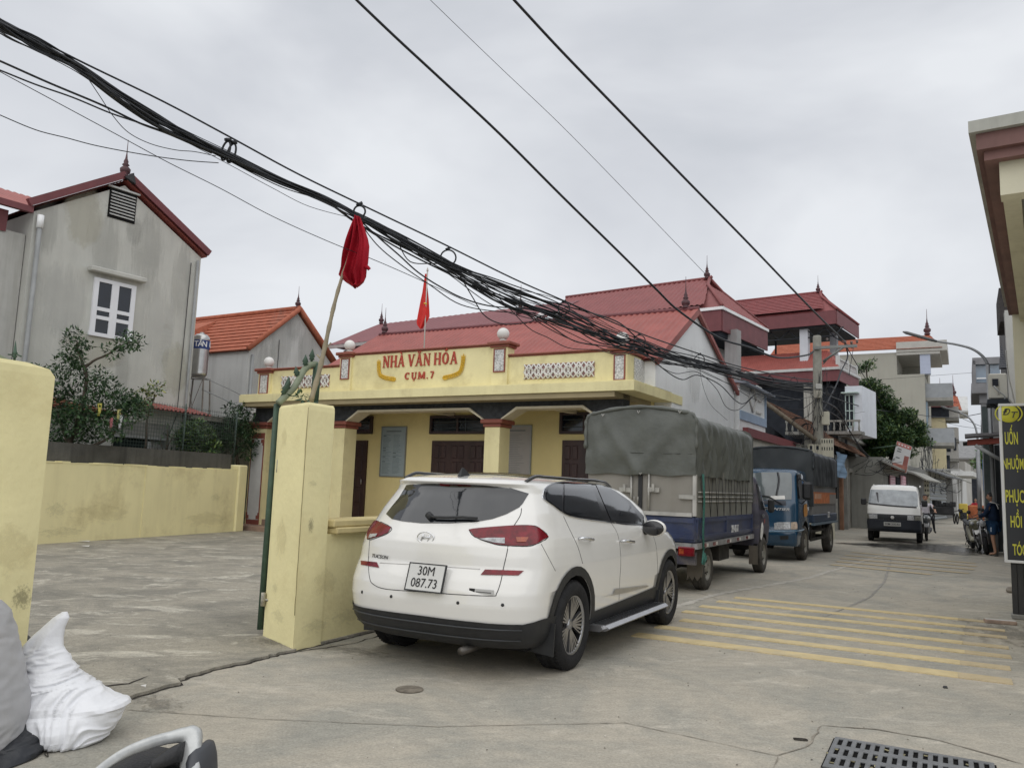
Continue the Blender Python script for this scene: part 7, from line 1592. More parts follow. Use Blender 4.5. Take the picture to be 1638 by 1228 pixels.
# tangle on the two poles
def tangle(px,py,rx,ry,n,Y,name,label,seed,r=.012):
    t=thing(name,label,'cable'); rq=random.Random(seed)
    for i in range(n):
        a=(px+rq.uniform(-rx,rx)*.5,py+rq.uniform(-ry,ry)); b=(px+rq.uniform(-rx,rx),py+rq.uniform(-ry,ry)); c=((a[0]+b[0])/2+rq.uniform(-rx,rx)*.4,max(a[1],b[1])+rq.uniform(0,ry*.45))
        P_=[at(a[0],a[1],Y+rq.uniform(-.2,.2)),at(c[0],c[1],Y+rq.uniform(-.3,.3)),at(b[0],b[1],Y+rq.uniform(-.2,.2))]; mb=MB(); mb.tube(spline(P_,6),r*rq.uniform(.35,.8),5); mb.build('loose_strand',CBL,t)
tangle(1306,650,26,60,26,28.3,'cable_tangle','tangle of black cables around the near concrete pole',3)
tangle(1345,665,40,45,14,29.2,'cable_tangle','loose black cables hanging right of the near pole',4)
tangle(1482,735,22,42,30,56,'cable_tangle','dense black cable tangle on the far pole beyond the tilted board',5,.025)
tangle(1505,765,40,22,18,60,'cable_tangle','drooping cables over the shutter shop fronts',6,.025)
tangle(1410,745,45,14,16,38,'cable_tangle','cables bunched above the grey shop fronts',7,.02)
tangle(1576,670,9,40,12,30,'cable_tangle','cables hanging down the slim pillar above the awning',8,.012)
# ------------------------------------------------------------ small truck with grey tarp
NVY=mat('navy_truck_paint',(.028,.042,.105),rough=.4,coat=.4,var=.25,scale=4,blotch=.45,bcol=(.10,.095,.09),bsc=2.5)
NVD=mat('dusty_navy_paint',(.055,.052,.075),rough=.6,coat=.15,var=.3,scale=3,blotch=.8,bcol=(.17,.15,.125),bsc=1.4)
TRP=mat('grey_green_tarpaulin',(.105,.112,.10),rough=.5,var=.15,scale=2.5,spec=.5,blotch=.35,bcol=(.14,.145,.13),bsc=1.6,bump=1.0,bscale=4.5)
TRK=mat('dark_tarpaulin',(.030,.036,.040),rough=.55,var=.15,scale=2.5)
PNL=mat('grey_cargo_panel',(.27,.255,.225),rough=.6,var=.08,scale=2,streak=.35,scol=(.19,.17,.14),blotch=.4,bcol=(.22,.20,.17),bsc=1.5)
LSV=mat('dull_silver',(.42,.41,.38),rough=.5,metal=.5,var=.2,scale=10)
A1=Fr(2.54,12.75,28.6)
t1=fthing('cargo_truck','small navy truck under a grey green tarpaulin, seen from behind','truck',A1)
yb=-.80; xr=A1.hy(1114,790,yb).x; xl=A1.hy(938,740,yb).x; 
ztp=A1.hy(1040,652,yb).z; zt1=A1.hy(1040,757,yb).z; zbt=A1.hy(1060,823,yb).z; zbb=A1.hy(1070,866,yb).z
yf=A1.hx(1204,760,xr).y; print('T1',xl,xr,ztp,zt1,zbt,zbb,yf)
xm=(xl+xr)/2; hw=(xr-xl)/2
# tarp skin over hoops
def tarp(par,xl,xr,y0,y1,ztop,zside,m,seed,foldamp=.06,arch=.09,rc=.16,rear=True,front=True,zrear=None,zfront=None,ny=90,name='tarp'):
    xm=(xl+xr)/2; hw=(xr-xl)/2; prof=[]
    n1,n2,n3=14,8,12
    for i in range(n1): prof.append((-hw,zside+(ztop-arch-rc-zside)*i/n1,1-i/n1,-1))
    for i in range(n2+1): a=PI-PI/2*i/n2; prof.append((-hw+rc+rc*math.cos(a),ztop-arch-rc+rc*math.sin(a),0,-1))
    for i in range(1,n3): u=-1+2*i/n3; prof.append((u*(hw-rc),ztop-arch+arch*(1-u*u),0,0))
    for i in range(n2+1): a=PI/2-PI/2*i/n2; prof.append((hw-rc+rc*math.cos(a),ztop-arch-rc+rc*math.sin(a),0,1))
    for i in range(1,n1+1): prof.append((hw,ztop-arch-rc-(ztop-arch-rc-zside)*i/n1,i/n1,1))
    mb=MB(); V=[]; k=len(prof)
    for j in range(ny+1):
        y=y0+(y1-y0)*j/ny
        for (x,z,h,sd) in prof:
            q=Vector((x*.9+seed,y*1.0,z*.5)); sag=-.035*abs(math.sin((y-y0)*PI/.82)) if sd==0 or h<.05 else 0
            f=(1-abs(noise.noise(Vector((seed+sd*3,y*2.6+z*1.3,z*.45))))*3)*.9+(1-abs(noise.noise(Vector((seed,y*5.5-z*2.2,z*.8))))*2.6)*.45+.5*noise.noise(Vector((y*9,z*1.2,seed)))
            e=min(1,(j/ny)*9,(1-j/ny)*9); d=foldamp*f*(.35+.65*min(1,h*2.5))*e if sd else 0
            dz=(.04*noise.noise(Vector((y*3,seed,0))) if h>.97 else 0)
            V.append((xm+x+sd*(d-.012*h),y,z+sag+dz+(.012*noise.noise(Vector((x*4,y*4,seed))) if sd==0 else 0)))
    mb.add(V,[(j*k+i,j*k+i+1,(j+1)*k+i+1,(j+1)*k+i) for j in range(ny) for i in range(k-1)],0,True)
    def endp(y,zlow,sgn):
        W_=26; Hn=18; V=[]
        for r_ in range(Hn+1):
            v=r_/Hn
            for c in range(W_+1):
                u=-1+2*c/W_; zt=ztop-arch+arch*(1-min(1,abs(u))**2)-(rc*.75*max(0,(abs(u)-.86)/.14)**2); z=zt+(zlow-zt)*v
                f=.07*math.exp(-((abs(u)-.75*(1-v))**2)/.012)*(v+.2)+.05*math.exp(-((abs(u)-.95+.3*v)**2)/.006)*(1-v*.6)+.06*noise.noise(Vector((u*3.5+v*2,v*2,seed)))+.035*math.sin(v*PI)*math.cos(u*PI/2)
                V.append((xm+u*hw,y-sgn*(.02+abs(f)*.9),z+(.012*math.sin(u*9) if r_==Hn else 0)))
        n=W_+1; mb.add(V,[(r_*n+c,r_*n+c+1,(r_+1)*n+c+1,(r_+1)*n+c) for r_ in range(Hn) for c in range(W_)],0,True)
    if rear: endp(y0,zrear,1)
    if front: endp(y1,zfront,-1)
    o=mb.build(name,m,par)
    # rolled hem along the rear hoop
    hm=MB(); c=[]
    for (x,z,h,sd) in prof: 
        if h<.55 : c.append((xm+x*1.005,y0-.03,z+.012))
    hm.tube(c,.032,7,rs=[.030+.007*math.sin(i*1.9) for i in range(len(c))]); hm.build('tarp_hem',m,o); return o
zs=A1.hx(1150,765,xr).z
tp=tarp(t1,xl,xr,yb,yf,ztp,zs,TRP,2.0,zrear=zt1-.02,zfront=1.3)
mb=MB()
for px,py in ((965,664),(1022,659),(1088,659),(1025,757)):
    v=A1.hy(px,py,yb-.06); mb.tube([(v.x-.02,yb-.07,v.z+.02),(v.x,yb-.085,v.z-.02),(v.x+.02,yb-.07,v.z+.02)],.008,4)
mb.build('tarp_hook',LSV,tp)
mb=MB(); v=(zt1+.30); mb.tube([(xl+.03,yb-.022,v),(xm,yb-.055,v+.01),(xr-.03,yb-.03,v-.0)],.007,4); mb.build('tarp_seam',TRP,tp)
# cargo box under the tarp
mb=MB(); mb.box(xl+.03,xr-.03,yb+.02,yf-.02,zbt,zt1+.2); bx_=mb.build('cargo_box',PNL,t1)
def ry(px,py,y=yb): return A1.hy(px,py,y)
mb=MB()
for px,w,dz in ((1010,.03,0),(1038,.03,0)): x=ry(px,790).x; mb.tube([(x,yb-.01,zbt),(x,yb-.01,zt1)],.018,6)
for px,py in ((1000,783),(1046,783)):
    v=ry(px,py); mb.box(v.x-.09,v.x+.09,yb-.025,yb-.0,v.z-.035,v.z+.035); mb.box(v.x-.02,v.x+.02,yb-.05,yb-.026,v.z-.02,v.z+.085)
v=ry(1108,795); mb.box(v.x-.2,v.x+.04,yb-.025,yb-.0,v.z-.03,v.z+.03); v=ry(1018,800)
for d in (-.03,.03): mb.tube([(v.x+d,yb-.02,v.z-.05),(v.x+d,yb-.02,v.z+.06)],.008,5)
mb.build('latches_and_bars',LSV,bx_)
x=ry(1024,790).x; mb=MB(); mb.box(x-.03,x+.03,yb-.012,yb+.019,zbt,zt1); mb.build('door_gap',BLK,bx_)
mb=MB(); mb.box(xr-.05,xr+.0,yb-.02,yb+.04,zbt,zt1); mb.box(xl,xr-.06,yb-.03,yb+.0,zbt-.01,zbt+.045); mb.build('frame_rail',mat('worn_white_steel',(.50,.49,.46),rough=.6,var=.2,streak=.4),bx_)
# slatted side below the tarp
zb1=A1.hx(1150,827,xr).z
mb=MB(); mb.box(xr-.028,xr-.012,yb+.05,yf-.03,zbt-.02,zs+.1); sp_=mb.build('side_panel',mat('dirty_grey_side',(.17,.17,.15),rough=.8,var=.2,streak=.5,scol=(.18,.17,.15)),t1)
mb=MB()
for k,py in enumerate((788,795,802)): z=A1.hx(1150,py,xr).z; mb.tube([(xr+.0,yb+.1,z),(xr+.0,yf-.05,z)],.010,5)
mb.build('side_rod',LSV,sp_)
mb=MB(); y=yb+.2; i=0
while y<yf-.3:
    mb.tube([(xr+.012,y,zs+.02),(xr+.014,y+.13,zb1+.02),(xr+.012,y+.26,zs+.02)],.0045,4); y+=.42
mb.build('rubber_straps',BLK,tp)
# bed
zu=zbb+.02; mb=MB(); mb.bev(xl+.01,xr-.01,yb,yf,zbb,zbt-.005,.02); b_=mb.build('bed',NVY,t1)
mb=MB(); 
for z in (zbt-.07,zbb+.08): mb.box(xr-.010,xr+.012,yb+.03,yf-.03,z-.025,z+.025); mb.box(xl+.03,xr-.03,yb-.022,yb+.001,z-.03,z+.03)
for y in (yb+.06,1.0,yf-.08): mb.box(xr-.010,xr+.016,y-.03,y+.03,zbb+.1,zbt-.02)
mb.build('bed_ribs',NVY,b_)
mb=MB(); mb.box(xr-.06,xr+.018,yb+.0,yf+.02,zbb-.085,zbb-.004); mb.box(xl+.0,xr-.061,yb-.02,yb+.05,zbb-.085,zbb-.004); mb.build('bed_rail',mat('rail_steel_worn',(.28,.28,.28),rough=.6,metal=.3,var=.3,scale=7,blotch=.4,bcol=(.15,.12,.10),bsc=5),b_)
mb=MB(); 
for y in (yb+.35,yb+.9,1.0,1.7,2.4): mb.box(xr+.019,xr+.024,y,y+.14,zbb-.07,zbb-.02,0); mb.box(xr+.019,xr+.024,y+.141,y+.26,zbb-.07,zbb-.02,1)
mb.build('reflective_tape',[RED,mat('white_tape',(.55,.53,.5))],b_)
v=A1.hx(1174.5,845.5,xr); mesh_text('29H-465-67',.125,'side_writing',mat('stencil_white',(.62,.62,.62)),t1,Matrix.Translation((xr+.014,v.y,v.z))@Matrix.Rotation(R(90),4,'Z')@FACE_Y,.002,.012,.62)
# tail lamps, chassis, mud flaps
for s in (1,):
    a=ry(1086,873,yb+.02); b=ry(1112,890,yb+.02); mb=MB(); mb.bev(a.x,b.x,yb-.04,yb+.02,b.z,a.z,.015); tl=mb.build('tail_lamp',RED,t1)
    mb=MB(); mb.box(a.x+.02,a.x+.09,yb-.045,yb-.04,b.z+.03,a.z-.03); mb.build('turn_signal',AMB,tl)
mb=MB(); mb.bev(xl+.1,xl+.34,yb-.04,yb+.02,b.z,a.z,.015); mb.build('tail_lamp',RED,t1)
mb=MB(); mb.box(xl+.25,xr-.02,yb+.03,yb+.12,.42,.60); mb.build('rear_crossbar',NVD,t1)
mb=MB(); 
for s in (-.42,.42): mb.box(xm+s-.05,xm+s+.05,yb+.1,yf+1.2,.48,.60)
mb.tube([(xl+.2,0,.36),(xr-.2,0,.36)],.05,8); mb.lathe([(.001,-.13),(.13,-.09),(.15,0),(.13,.09),(.001,.13)],14,c=(xm,0,.36),axis='x'); mb.tube([(xm+.3,-.1,.30),(xm+.3,2.2,.33)],.035,6)
mb.box(xr-.5,xr-.12,1.0,1.7,.36,.62); mb.tube([(xm-.1,0,.36),(xm,3,.45)],.04,6); mb.build('chassis',mat('chassis_dirty',(.045,.042,.038),rough=.95,var=.4,scale=6),t1)
for sx in (xr-.13,xl+.13):
    make_wheel(t1,sx,0,.33,.33,.19,.19,1 if sx>xm else -1,style='steel',tm=TDUST)
    mb=MB(); x0,x1=sx-.12,sx+.12
    mb.prism([(x0,.70),(x1,.70),(x1,.30),(x1-.01,.22)]+[(x1-.24*(i+.5)/6-.02,.16 if i%2 else .22) for i in range(6)]+[(x0,.22)],-.40,-.385,'xz'); mb.build('mud_flap',mat('dusty_flap',(.13,.115,.095),rough=.95,var=.2,scale=4),t1)
# rope
mb=MB(); v=ry(1125,757,yb-.04) ; x=xr+.03
P_=[A1.hx(1124,758,x),A1.hx(1126,800,x),A1.hx(1124,850,x),A1.hx(1125,880,x)]; P_=[Vector((x,p.y,p.z)) for p in P_]
ROP=mat('green_rope',(.06,.17,.14),rough=.8,var=.3,scale=30); mb.tube(P_,.011,6); mb.tube([p+Vector((0,.05,0)) for p in P_],.009,6)
q=P_[-1]
for i in range(5): mb.tube(spline([q,q+Vector((.03,-.05-.03*i,-.1-.02*i)),q+Vector((.02,-.02+.03*i,-.2+.02*i)),q+Vector((.0,.04+.01*i,-.04))],5),.009,5)
mb.build('rope',ROP,t1)
# cab
wb=3.5; xmc=xm+.16; cb=car_body([(.42,yf+.06,wb+.72,hw*.86,.05,.3),(.55,yf+.05,wb+.80,hw*.93,.05,.34),(.85,yf+.05,wb+.82,hw*.96,.05,.34),(1.05,yf+.05,wb+.74,hw*.96,.05,.34),(1.15,yf+.05,wb+.55,hw*.94,.05,.3),(1.3,yf+.07,wb+.35,hw*.92,.05,.25),(1.6,yf+.10,wb+.18,hw*.86,.05,.22),(1.78,yf+.14,wb+.02,hw*.80,.06,.22),(1.84,yf+.22,wb-.06,hw*.66,.1,.2)],k=3,pr=5).build('cab',[NVD],t1)
for v in cb.data.vertices: v.co.x+=xmc
SK1=Skin(cb,A1)
cut_wheels(cb,[(wb,.33,.40,1.3,.5)],UND)
for s in (1,-1): make_wheel(t1,xmc+s*(hw*.95-.09),wb,.33,.33,.18,.19,s,style='steel',tm=TDUST)
wy0,wy1=yf+.16,wb+.05
pw=patch(SK1,[(wy0,1.18),(wb+.28,1.16),(wb-.02,1.56),(wb-.12,1.66),(wy0+.04,1.66)],'side_window',TINT,t1,.006,mode='side',step=.05)
line_on(SK1,[(wy0-.02,.62),(wy0-.02,1.16)],'door_gap',BLK,t1,r=.004,mode='side'); 
patch(SK1,[(wy0+.03,1.04),(wy0+.22,1.04),(wy0+.22,1.09),(wy0+.03,1.09)],'door_handle',CHR,t1,.02,mode='side',step=.04)
patch(SK1,[(wy0+.10+.10*math.cos(a/6*PI),.78+.17*math.sin(a/6*PI)) for a in range(12)],'door_sticker',WPL,t1,.006,mode='side',step=.05)
patch(SK1,[(wy0+.2,.9),(wb+.05,.93),(wb+.05,1.0),(wy0+.25,1.0)],'faded_stripe',mat('faded_red',(.22,.07,.06),var=.4,blotch=.7,bcol=(.09,.07,.09),bsc=6),t1,.006,mode='side',step=.05)
patch(SK1,[(xmc-.55*1,1.2),(xmc+.55,1.2),(xmc+.5,1.7),(xmc-.5,1.7)],'windscreen',TINT,t1,.006,mode='back',sgn=1,step=.06)
mb=MB(); mb.bev(xr+.14,xr+.26,wb+.22,wb+.30,1.12,1.38,.03); mb.tube([(xr+.02,wb+.24,1.2),(xr+.18,wb+.26,1.2)],.015,6); mb.build('door_mirror',BLK,t1)
mb=MB(); mb.box(xr-.06,xr+.10,wb-.52,wb-.505,.18,.52); mb.build('mud_flap',mat('dusty_flap',(.13,.115,.095)),t1)
# ------------------------------------------------------------ dark blue truck facing us
BLT=mat('deep_blue_paint',(.006,.045,.095),rough=.25,coat=.7,var=.15,scale=3)
A2=Fr(6.16,19.12,30.2)
t2=fthing('cargo_truck','dark blue truck with black tarpaulin facing us behind the grey green tarpaulin truck','truck',A2)
yF=-1.0
def f2_(px,py,y=yF): return A2.hy(px,py,y)
xR=f2_(1275,800).x; xL=xR-1.62; xm=(xL+xR)/2; hw=(xR-xL)/2
zr=f2_(1260,750,-.4).z; zw1=f2_(1240,756,-.65).z; zw0=f2_(1240,799,yF).z; zh1=f2_(1255,835).z; zh0=f2_(1255,847).z; zbp=f2_(1250,850).z; zb0=f2_(1250,874).z
print('T2',xL,xR,zr,zw1,zw0,zh1,zh0,zbp,zb0)
lv=[(max(.34,zb0-.04),yF+.06,.62,hw*.97,.18,.05),(zbp-.02,yF-.03,.64,hw,.2,.05),(zbp+.04,yF+.02,.66,hw,.2,.05),(zw0-.08,yF+.06,.66,hw,.2,.05),(zw0+.02,yF+.10,.66,hw*.985,.2,.05),((zw0+zw1)/2,yF+.22,.66,hw*.95,.18,.05),(zw1+.02,yF+.38,.66,hw*.90,.18,.05),(zr-.03,yF+.48,.64,hw*.86,.2,.08),(zr,yF+.60,.55,hw*.74,.2,.1)]
cb=car_body(lv,k=3,pr=3.2,pf=5).build('cab',[BLT],t2)
for v in cb.data.vertices: v.co.x+=xm
SK2=Skin(cb,A2); cut_wheels(cb,[(0,.39,.50,1.8,.45)],UND)
for s in (1,-1):
    make_wheel(t2,xm+s*(hw-.10),0,.385,.385,.2,.22,s,style='steel',tm=TDUST); make_wheel(t2,xm+s*(hw-.06),3.45,.385,.385,.2,.22,s,style='steel',tm=TDUST); 
def Z1(l): return [(1180+x/5.118,680+y/5.118) for x,y in l]
ws=patch(SK2,Z1([(128,392),(200,386),(330,384),(425,388),(440,400),(445,500),(440,608),(300,610),(130,605)]),'windscreen',WSH,t2,.010,step=2)
mb=MB(); line_on(SK2,Z1([(330,388),(340,450),(330,520),(318,575)]),'',None,None,r=.03,mb=mb); mb.build('windscreen_reflection_strip',mat('dark_glass_reflection',(.03,.03,.035),rough=.3),ws)  # dark reflection in the glass, painted as a strip
patch(SK2,Z1([(270,580),(385,576),(388,606),(272,608)]),'paper_on_dash',WPL,ws,.014,step=2)
for l in ([(180,580),(260,590),(360,645)],): mb=MB(); P_=[SK2.near(*Z1([p])[0],Z1([(300,500)])[0]) for p in l]; mb.tube([p[0]+p[1]*.05 for p in P_],.015,5); mb.build('wiper',BLK,t2)
for pl_ in ([(300,800),(330,793),(430,792),(432,850),(300,852)],): patch(SK2,Z1(pl_),'headlight',CLR,t2,.012,step=2)
patch(SK2,Z1([(436,793),(480,790),(487,810),(486,850),(436,850)]),'indicator_lamp',mat('pale_amber_lens',(.5,.4,.32),rough=.15,coat=.7,var=.4,scale=15),t2,.012,step=2)
patch(SK2,Z1([(160,615),(395,618),(395,655),(160,640)]),'front_vent_panel',mat('dark_blue_black',(.025,.03,.045),rough=.4,var=.2),t2,.008,step=2.5)
line_on(SK2,Z1([(130,868),(300,870),(420,868),(520,862),(540,850)]),'bumper_highlight',mat('blue_highlight_paint',(.10,.19,.27),rough=.3,coat=.5),t2,r=.02)  # highlight along the bumper edge, painted as a paler blue line
patch(SK2,Z1([(345,905),(415,898),(415,930),(350,935)]),'bumper_vent',BLK,t2,.01,step=2)
h=SK2.px(*Z1([(312,685)])[0]); mesh_text('FRONTIER',.058,'front_writing',mat('badge_silver',(.6,.6,.6),rough=.3),t2,basis(h[0]+h[1]*.012,(1,0,0),(0,0,1))@FACE_Y,.004,.01,1.6,shear=.3)
sw=patch(SK2,Z1([(478,402),(520,398),(545,440),(566,520),(572,610),(490,600),(480,500)]),'side_window',TINT,t2,.008,step=2)
line_on(SK2,Z1([(592,520),(600,620),(602,770)]),'door_gap',BLK,t2,r=.008)
patch(SK2,Z1([(540,650),(562,640),(570,700),(566,740),(542,750),(536,700)]),'orange_sticker',mat('orange_sticker',(.55,.25,.05),rough=.5,var=.3,scale=12),t2,.010,step=2)
v=SK2.near(*Z1([(515,535)])[0],Z1([(500,600)])[0]); mb=MB(); c=v[0]+Vector((.16,-.08,0)); mb.bev(c.x-.11,c.x+.11,c.y-.05,c.y+.05,c.z-.20,c.z+.20,.05); mb.tube([c+Vector((-.02,0,-.19)),v[0]+Vector((-.02,0,-.35))],.014,5); mb.tube([c+Vector((-.02,0,.18)),v[0]+Vector((-.02,.05,.28))],.014,5); mb.build('door_mirror',BLK,t2)
ye_=A2.hx(1338,800,xR+.02).y; yq=.80; zt_a=A2.hy(1230,715,yq).z; zsd=A2.hx(1310,777,xR).z; print('T2 bed',ye_,zt_a,zsd)
tarp(t2,xL-.03,xR+.05,yq,ye_,zt_a,zsd,TRK,5.0,foldamp=.03,arch=.08,rc=.12,zrear=1.2,zfront=1.4,ny=30)
mb=MB(); zq1=A2.hx(1310,783,xR).z; mb.box(xL+.04,xR+.0,yq+.05,ye_-.02,.95,zsd+.1); bx2=mb.build('cargo_box',mat('grey_cargo_side',(.20,.20,.20),rough=.6,var=.12,streak=.3),t2)
a=A2.hx(1300,790,xR+.01); b=A2.hx(1334,782,xR+.01); c=A2.hx(1300,805,xR+.01)
mb=MB(); mb.box(xR+.001,xR+.02,yq+.15,ye_-.1,c.z-.02,a.z+.06); sgn2=mb.build('orange_sign',mat('grey_sign_board',(.26,.24,.22),rough=.6,var=.2,scale=3),bx2)
mb=MB(); mb.box(xR+.021,xR+.026,a.y+.1,b.y-.9,c.z,a.z+.05); mb.box(xR+.021,xR+.026,yq+.16,ye_-.12,a.z+.02,a.z+.055); mb.build('orange_panel',mat('orange_print',(.55,.17,.05),rough=.6,var=.35,scale=9),sgn2)
mesh_text('CHUYEN NHA',.14,'orange_writing',mat('cream_print',(.66,.50,.36)),sgn2,Matrix.Translation((xR+.028,(a.y+b.y)/2-.35,(a.z+c.z)/2+.03))@Matrix.Rotation(R(90),4,'Z')@FACE_Y,.001,.012,.9) if False else None
mb=MB()
for i in range(5): y=a.y+.2+i*.2; mb.box(xR+.0265,xR+.029,y,y+.12,(a.z+c.z)/2,(a.z+c.z)/2+.13)
mb.build('print_blocks',mat('cream_print',(.62,.42,.30)),sgn2)
mb=MB(); mb.bev(xL+.0,xR+.03,yq+.04,ye_+.0,.82,A2.hx(1310,822,xR).z,.02); b2_=mb.build('bed',mat('dull_blue_bed',(.03,.055,.10),rough=.5,coat=.2,var=.2,scale=3,blotch=.3,bcol=(.09,.09,.09),bsc=2),t2)
mb=MB(); mb.box(xR-.02,xR+.05,yq+.04,ye_,.76,.815); mb.build('bed_rail',mat('blue_grey_rail',(.14,.19,.24),rough=.5,var=.2),b2_)
v=A2.hx(1325,820,xR+.02); mesh_text('29C',.16,'side_writing',mat('stencil_white',(.62,.62,.62)),b2_,Matrix.Translation((xR+.035,v.y,.98))@Matrix.Rotation(R(90),4,'Z')@FACE_Y,.002,.01,1.0)
mb=MB(); 
for s in (-.4,.4): mb.box(xm+s-.05,xm+s+.05,.3,ye_,.55,.70)
mb.tube([(xL+.1,3.45,.4),(xR-.1,3.45,.4)],.06,8)
for z in (.42,.62): mb.box(xR-.05,xR-.01,.75,2.85,z-.03,z+.03)
for y in (.9,2.6): mb.box(xR-.06,xR-.02,y-.02,y+.02,.4,.78)
mb.box(xR-.5,xR-.1,1.1,1.9,.4,.7); mb.build('chassis',mat('chassis_dirty',(.045,.042,.038)),t2)
mb=MB(); mb.box(xR-.22,xR-.02,3.95,3.97,.2,.75); mb.build('mud_flap',mat('dusty_flap',(.13,.115,.095)),t2)
# ------------------------------------------------------------ white pick up facing us
pc=at(1431,867,27.3); A3=Fr(pc.x,pc.y,28.5)
t3=fthing('pickup_truck','small white open pickup truck with black bumper driving towards us','truck',A3)
WVN=mat('plain_white_paint',(.74,.74,.71),rough=.3,coat=.6,var=.03)
def f3(px,py,y=0): return A3.hy(px,py,y)
xL=f3(1386.5,850).x; xR=f3(1474.5,850).x; xm=(xL+xR)/2; hw=(xR-xL)/2; zt_=f3(1430,776,.6).z; zb_=f3(1430,852).z
zz_=lambda py,y=0:f3(1430,py,y).z
lv=[(.36,.10,1.6,hw*.97,.14,.05),(.45,.03,1.6,hw,.15,.05),(zz_(825),.0,1.6,hw,.15,.05),(zz_(812),.06,1.6,hw,.15,.05),(zz_(808),.10,1.6,hw*.985,.15,.05),(zz_(795,.2),.26,1.6,hw*.94,.15,.05),(zz_(784,.4),.40,1.6,hw*.90,.15,.05),(zz_(778,.5),.50,1.55,hw*.85,.16,.08),(zt_,.65,1.45,hw*.72,.2,.1)]
cb=car_body(lv,k=3,pr=3.4,pf=5).build('cab',[WVN],t3)
for v in cb.data.vertices: v.co.x+=xm
SK3=Skin(cb,A3); cut_wheels(cb,[(.62,.31,.38,1.8,hw-.35)],UND)
for s in (1,-1): make_wheel(t3,xm+s*(hw-.09),.62,.31,.31,.17,.18,s,style='steel'); make_wheel(t3,xm+s*(hw-.12),2.7,.31,.31,.17,.18,s,style='steel')
def Z5(l): return [(1380+x/11.69,770+y/11.69) for x,y in l]
ws=patch(SK3,Z5([(150,152),(560,155),(1000,182),(1025,240),(1030,460),(1000,478),(560,455),(115,410),(110,390),(128,250)]),'windscreen',mat('pale_windscreen',(.30,.33,.35),rough=.06,coat=.8,var=.3,scale=3),t3,.01,step=1.2)
line_on(SK3,Z5([(110,410),(560,455),(1005,485)]),'windscreen_seal',BLK,ws,r=.03)
patch(SK3,Z5([(245,200),(290,205),(300,390),(285,392)]),'dark_reflection_post',mat('dark_glass_reflection',(.03,.03,.035)),ws,.014,step=1.2)  # reflected post, painted dark onto the windscreen
patch(SK3,Z5([(75,590),(1085,632),(1085,738),(75,700)]),'grille_band',mat('grille_black',(.022,.024,.028),rough=.5,var=.3),t3,.008,step=1.3)
patch(SK3,Z5([(75,700),(1090,738),(1098,950),(1020,985),(250,930),(100,905)]),'bumper',mat('bumper_black',(.020,.024,.034),rough=.5,var=.25),t3,.025,step=1.5)
for pl_ in ([(120,605),(275,612),(275,690),(130,685)],[(835,640),(950,645),(965,725),(835,718)]): patch(SK3,Z5(pl_),'headlight',CLR,t3,.02,step=1.2)
for pl_ in ([(72,600),(118,604),(128,684),(85,680)],[(965,645),(1080,650),(1075,728),(975,725)]): patch(SK3,Z5(pl_),'indicator_lamp',mat('dim_indicator',(.20,.20,.17),rough=.3,var=.4,scale=12),t3,.02,step=1.2)
h=SK3.px(*Z5([(555,668)])[0]); mb=MB(); 
for a in range(0,360,60): mb.tube([(0,0,0),(.055*math.cos(R(a)),0,.055*math.sin(R(a)))],.02,5)
mb.build('badge',WPL,t3,basis(h[0]+h[1]*.03,(1,0,0),(0,0,1)))
h=SK3.px(*Z5([(555,795)])[0]); mb=MB(); mb.bev(-.26,.26,-.01,.01,-.065,.065,.004); q=mb.build('number_plate',mat('plate_grey',(.42,.42,.40)),t3,basis(h[0]+Vector((0,-.05,0)),(1,0,0),(0,0,1))); mesh_text('30M-200.82',.07,'plate_writing',INK,q,Matrix.Translation((0,-.012,0))@FACE_Y,.001,.004,1.0)
for s in (-1,1):
    mb=MB(); z=zz_(803); x=xm+s*(hw+.10); mb.bev(x-.09,x+.09,.22,.30,z-.12,z+.10,.03); mb.tube([(xm+s*(hw-.12),.3,z-.02),(x,.26,z-.02)],.014,5); mb.build('door_mirror',BLK,t3)
patch(SK3,[(.42,1.12),(1.35,1.12),(1.30,1.55),(.62,1.55)],'side_window',TINT,t3,.006,mode='side',step=.06,mirror=False)
mb=MB(); 
for a in ((xL+.05,xR-.05,1.7,1.74,.62,1.05),(xR-.05,xR+.0,1.74,3.7,.62,1.02),(xL+.0,xL+.05,1.74,3.7,.62,1.02),(xL+.05,xR-.05,3.66,3.7,.62,1.02),(xL+.05,xR-.05,1.74,3.66,.60,.66)): mb.box(*a)
mb.build('bed',WVN,t3); mb=MB(); mb.box(xR+.001,xR+.02,1.9,1.95,.3,1.0); mb.box(xL+.3,xR-.3,.8,3.6,.40,.55); mb.build('chassis',UND,t3)
mb=MB(); 
for px in (1393,1470): x=f3(px,778).x; mb.lathe([(.03,0),(.03,.06),(.001,.08)],8,c=(x,1.3,zt_-.05))
mb.build('roof_hooks',WPL,t3)
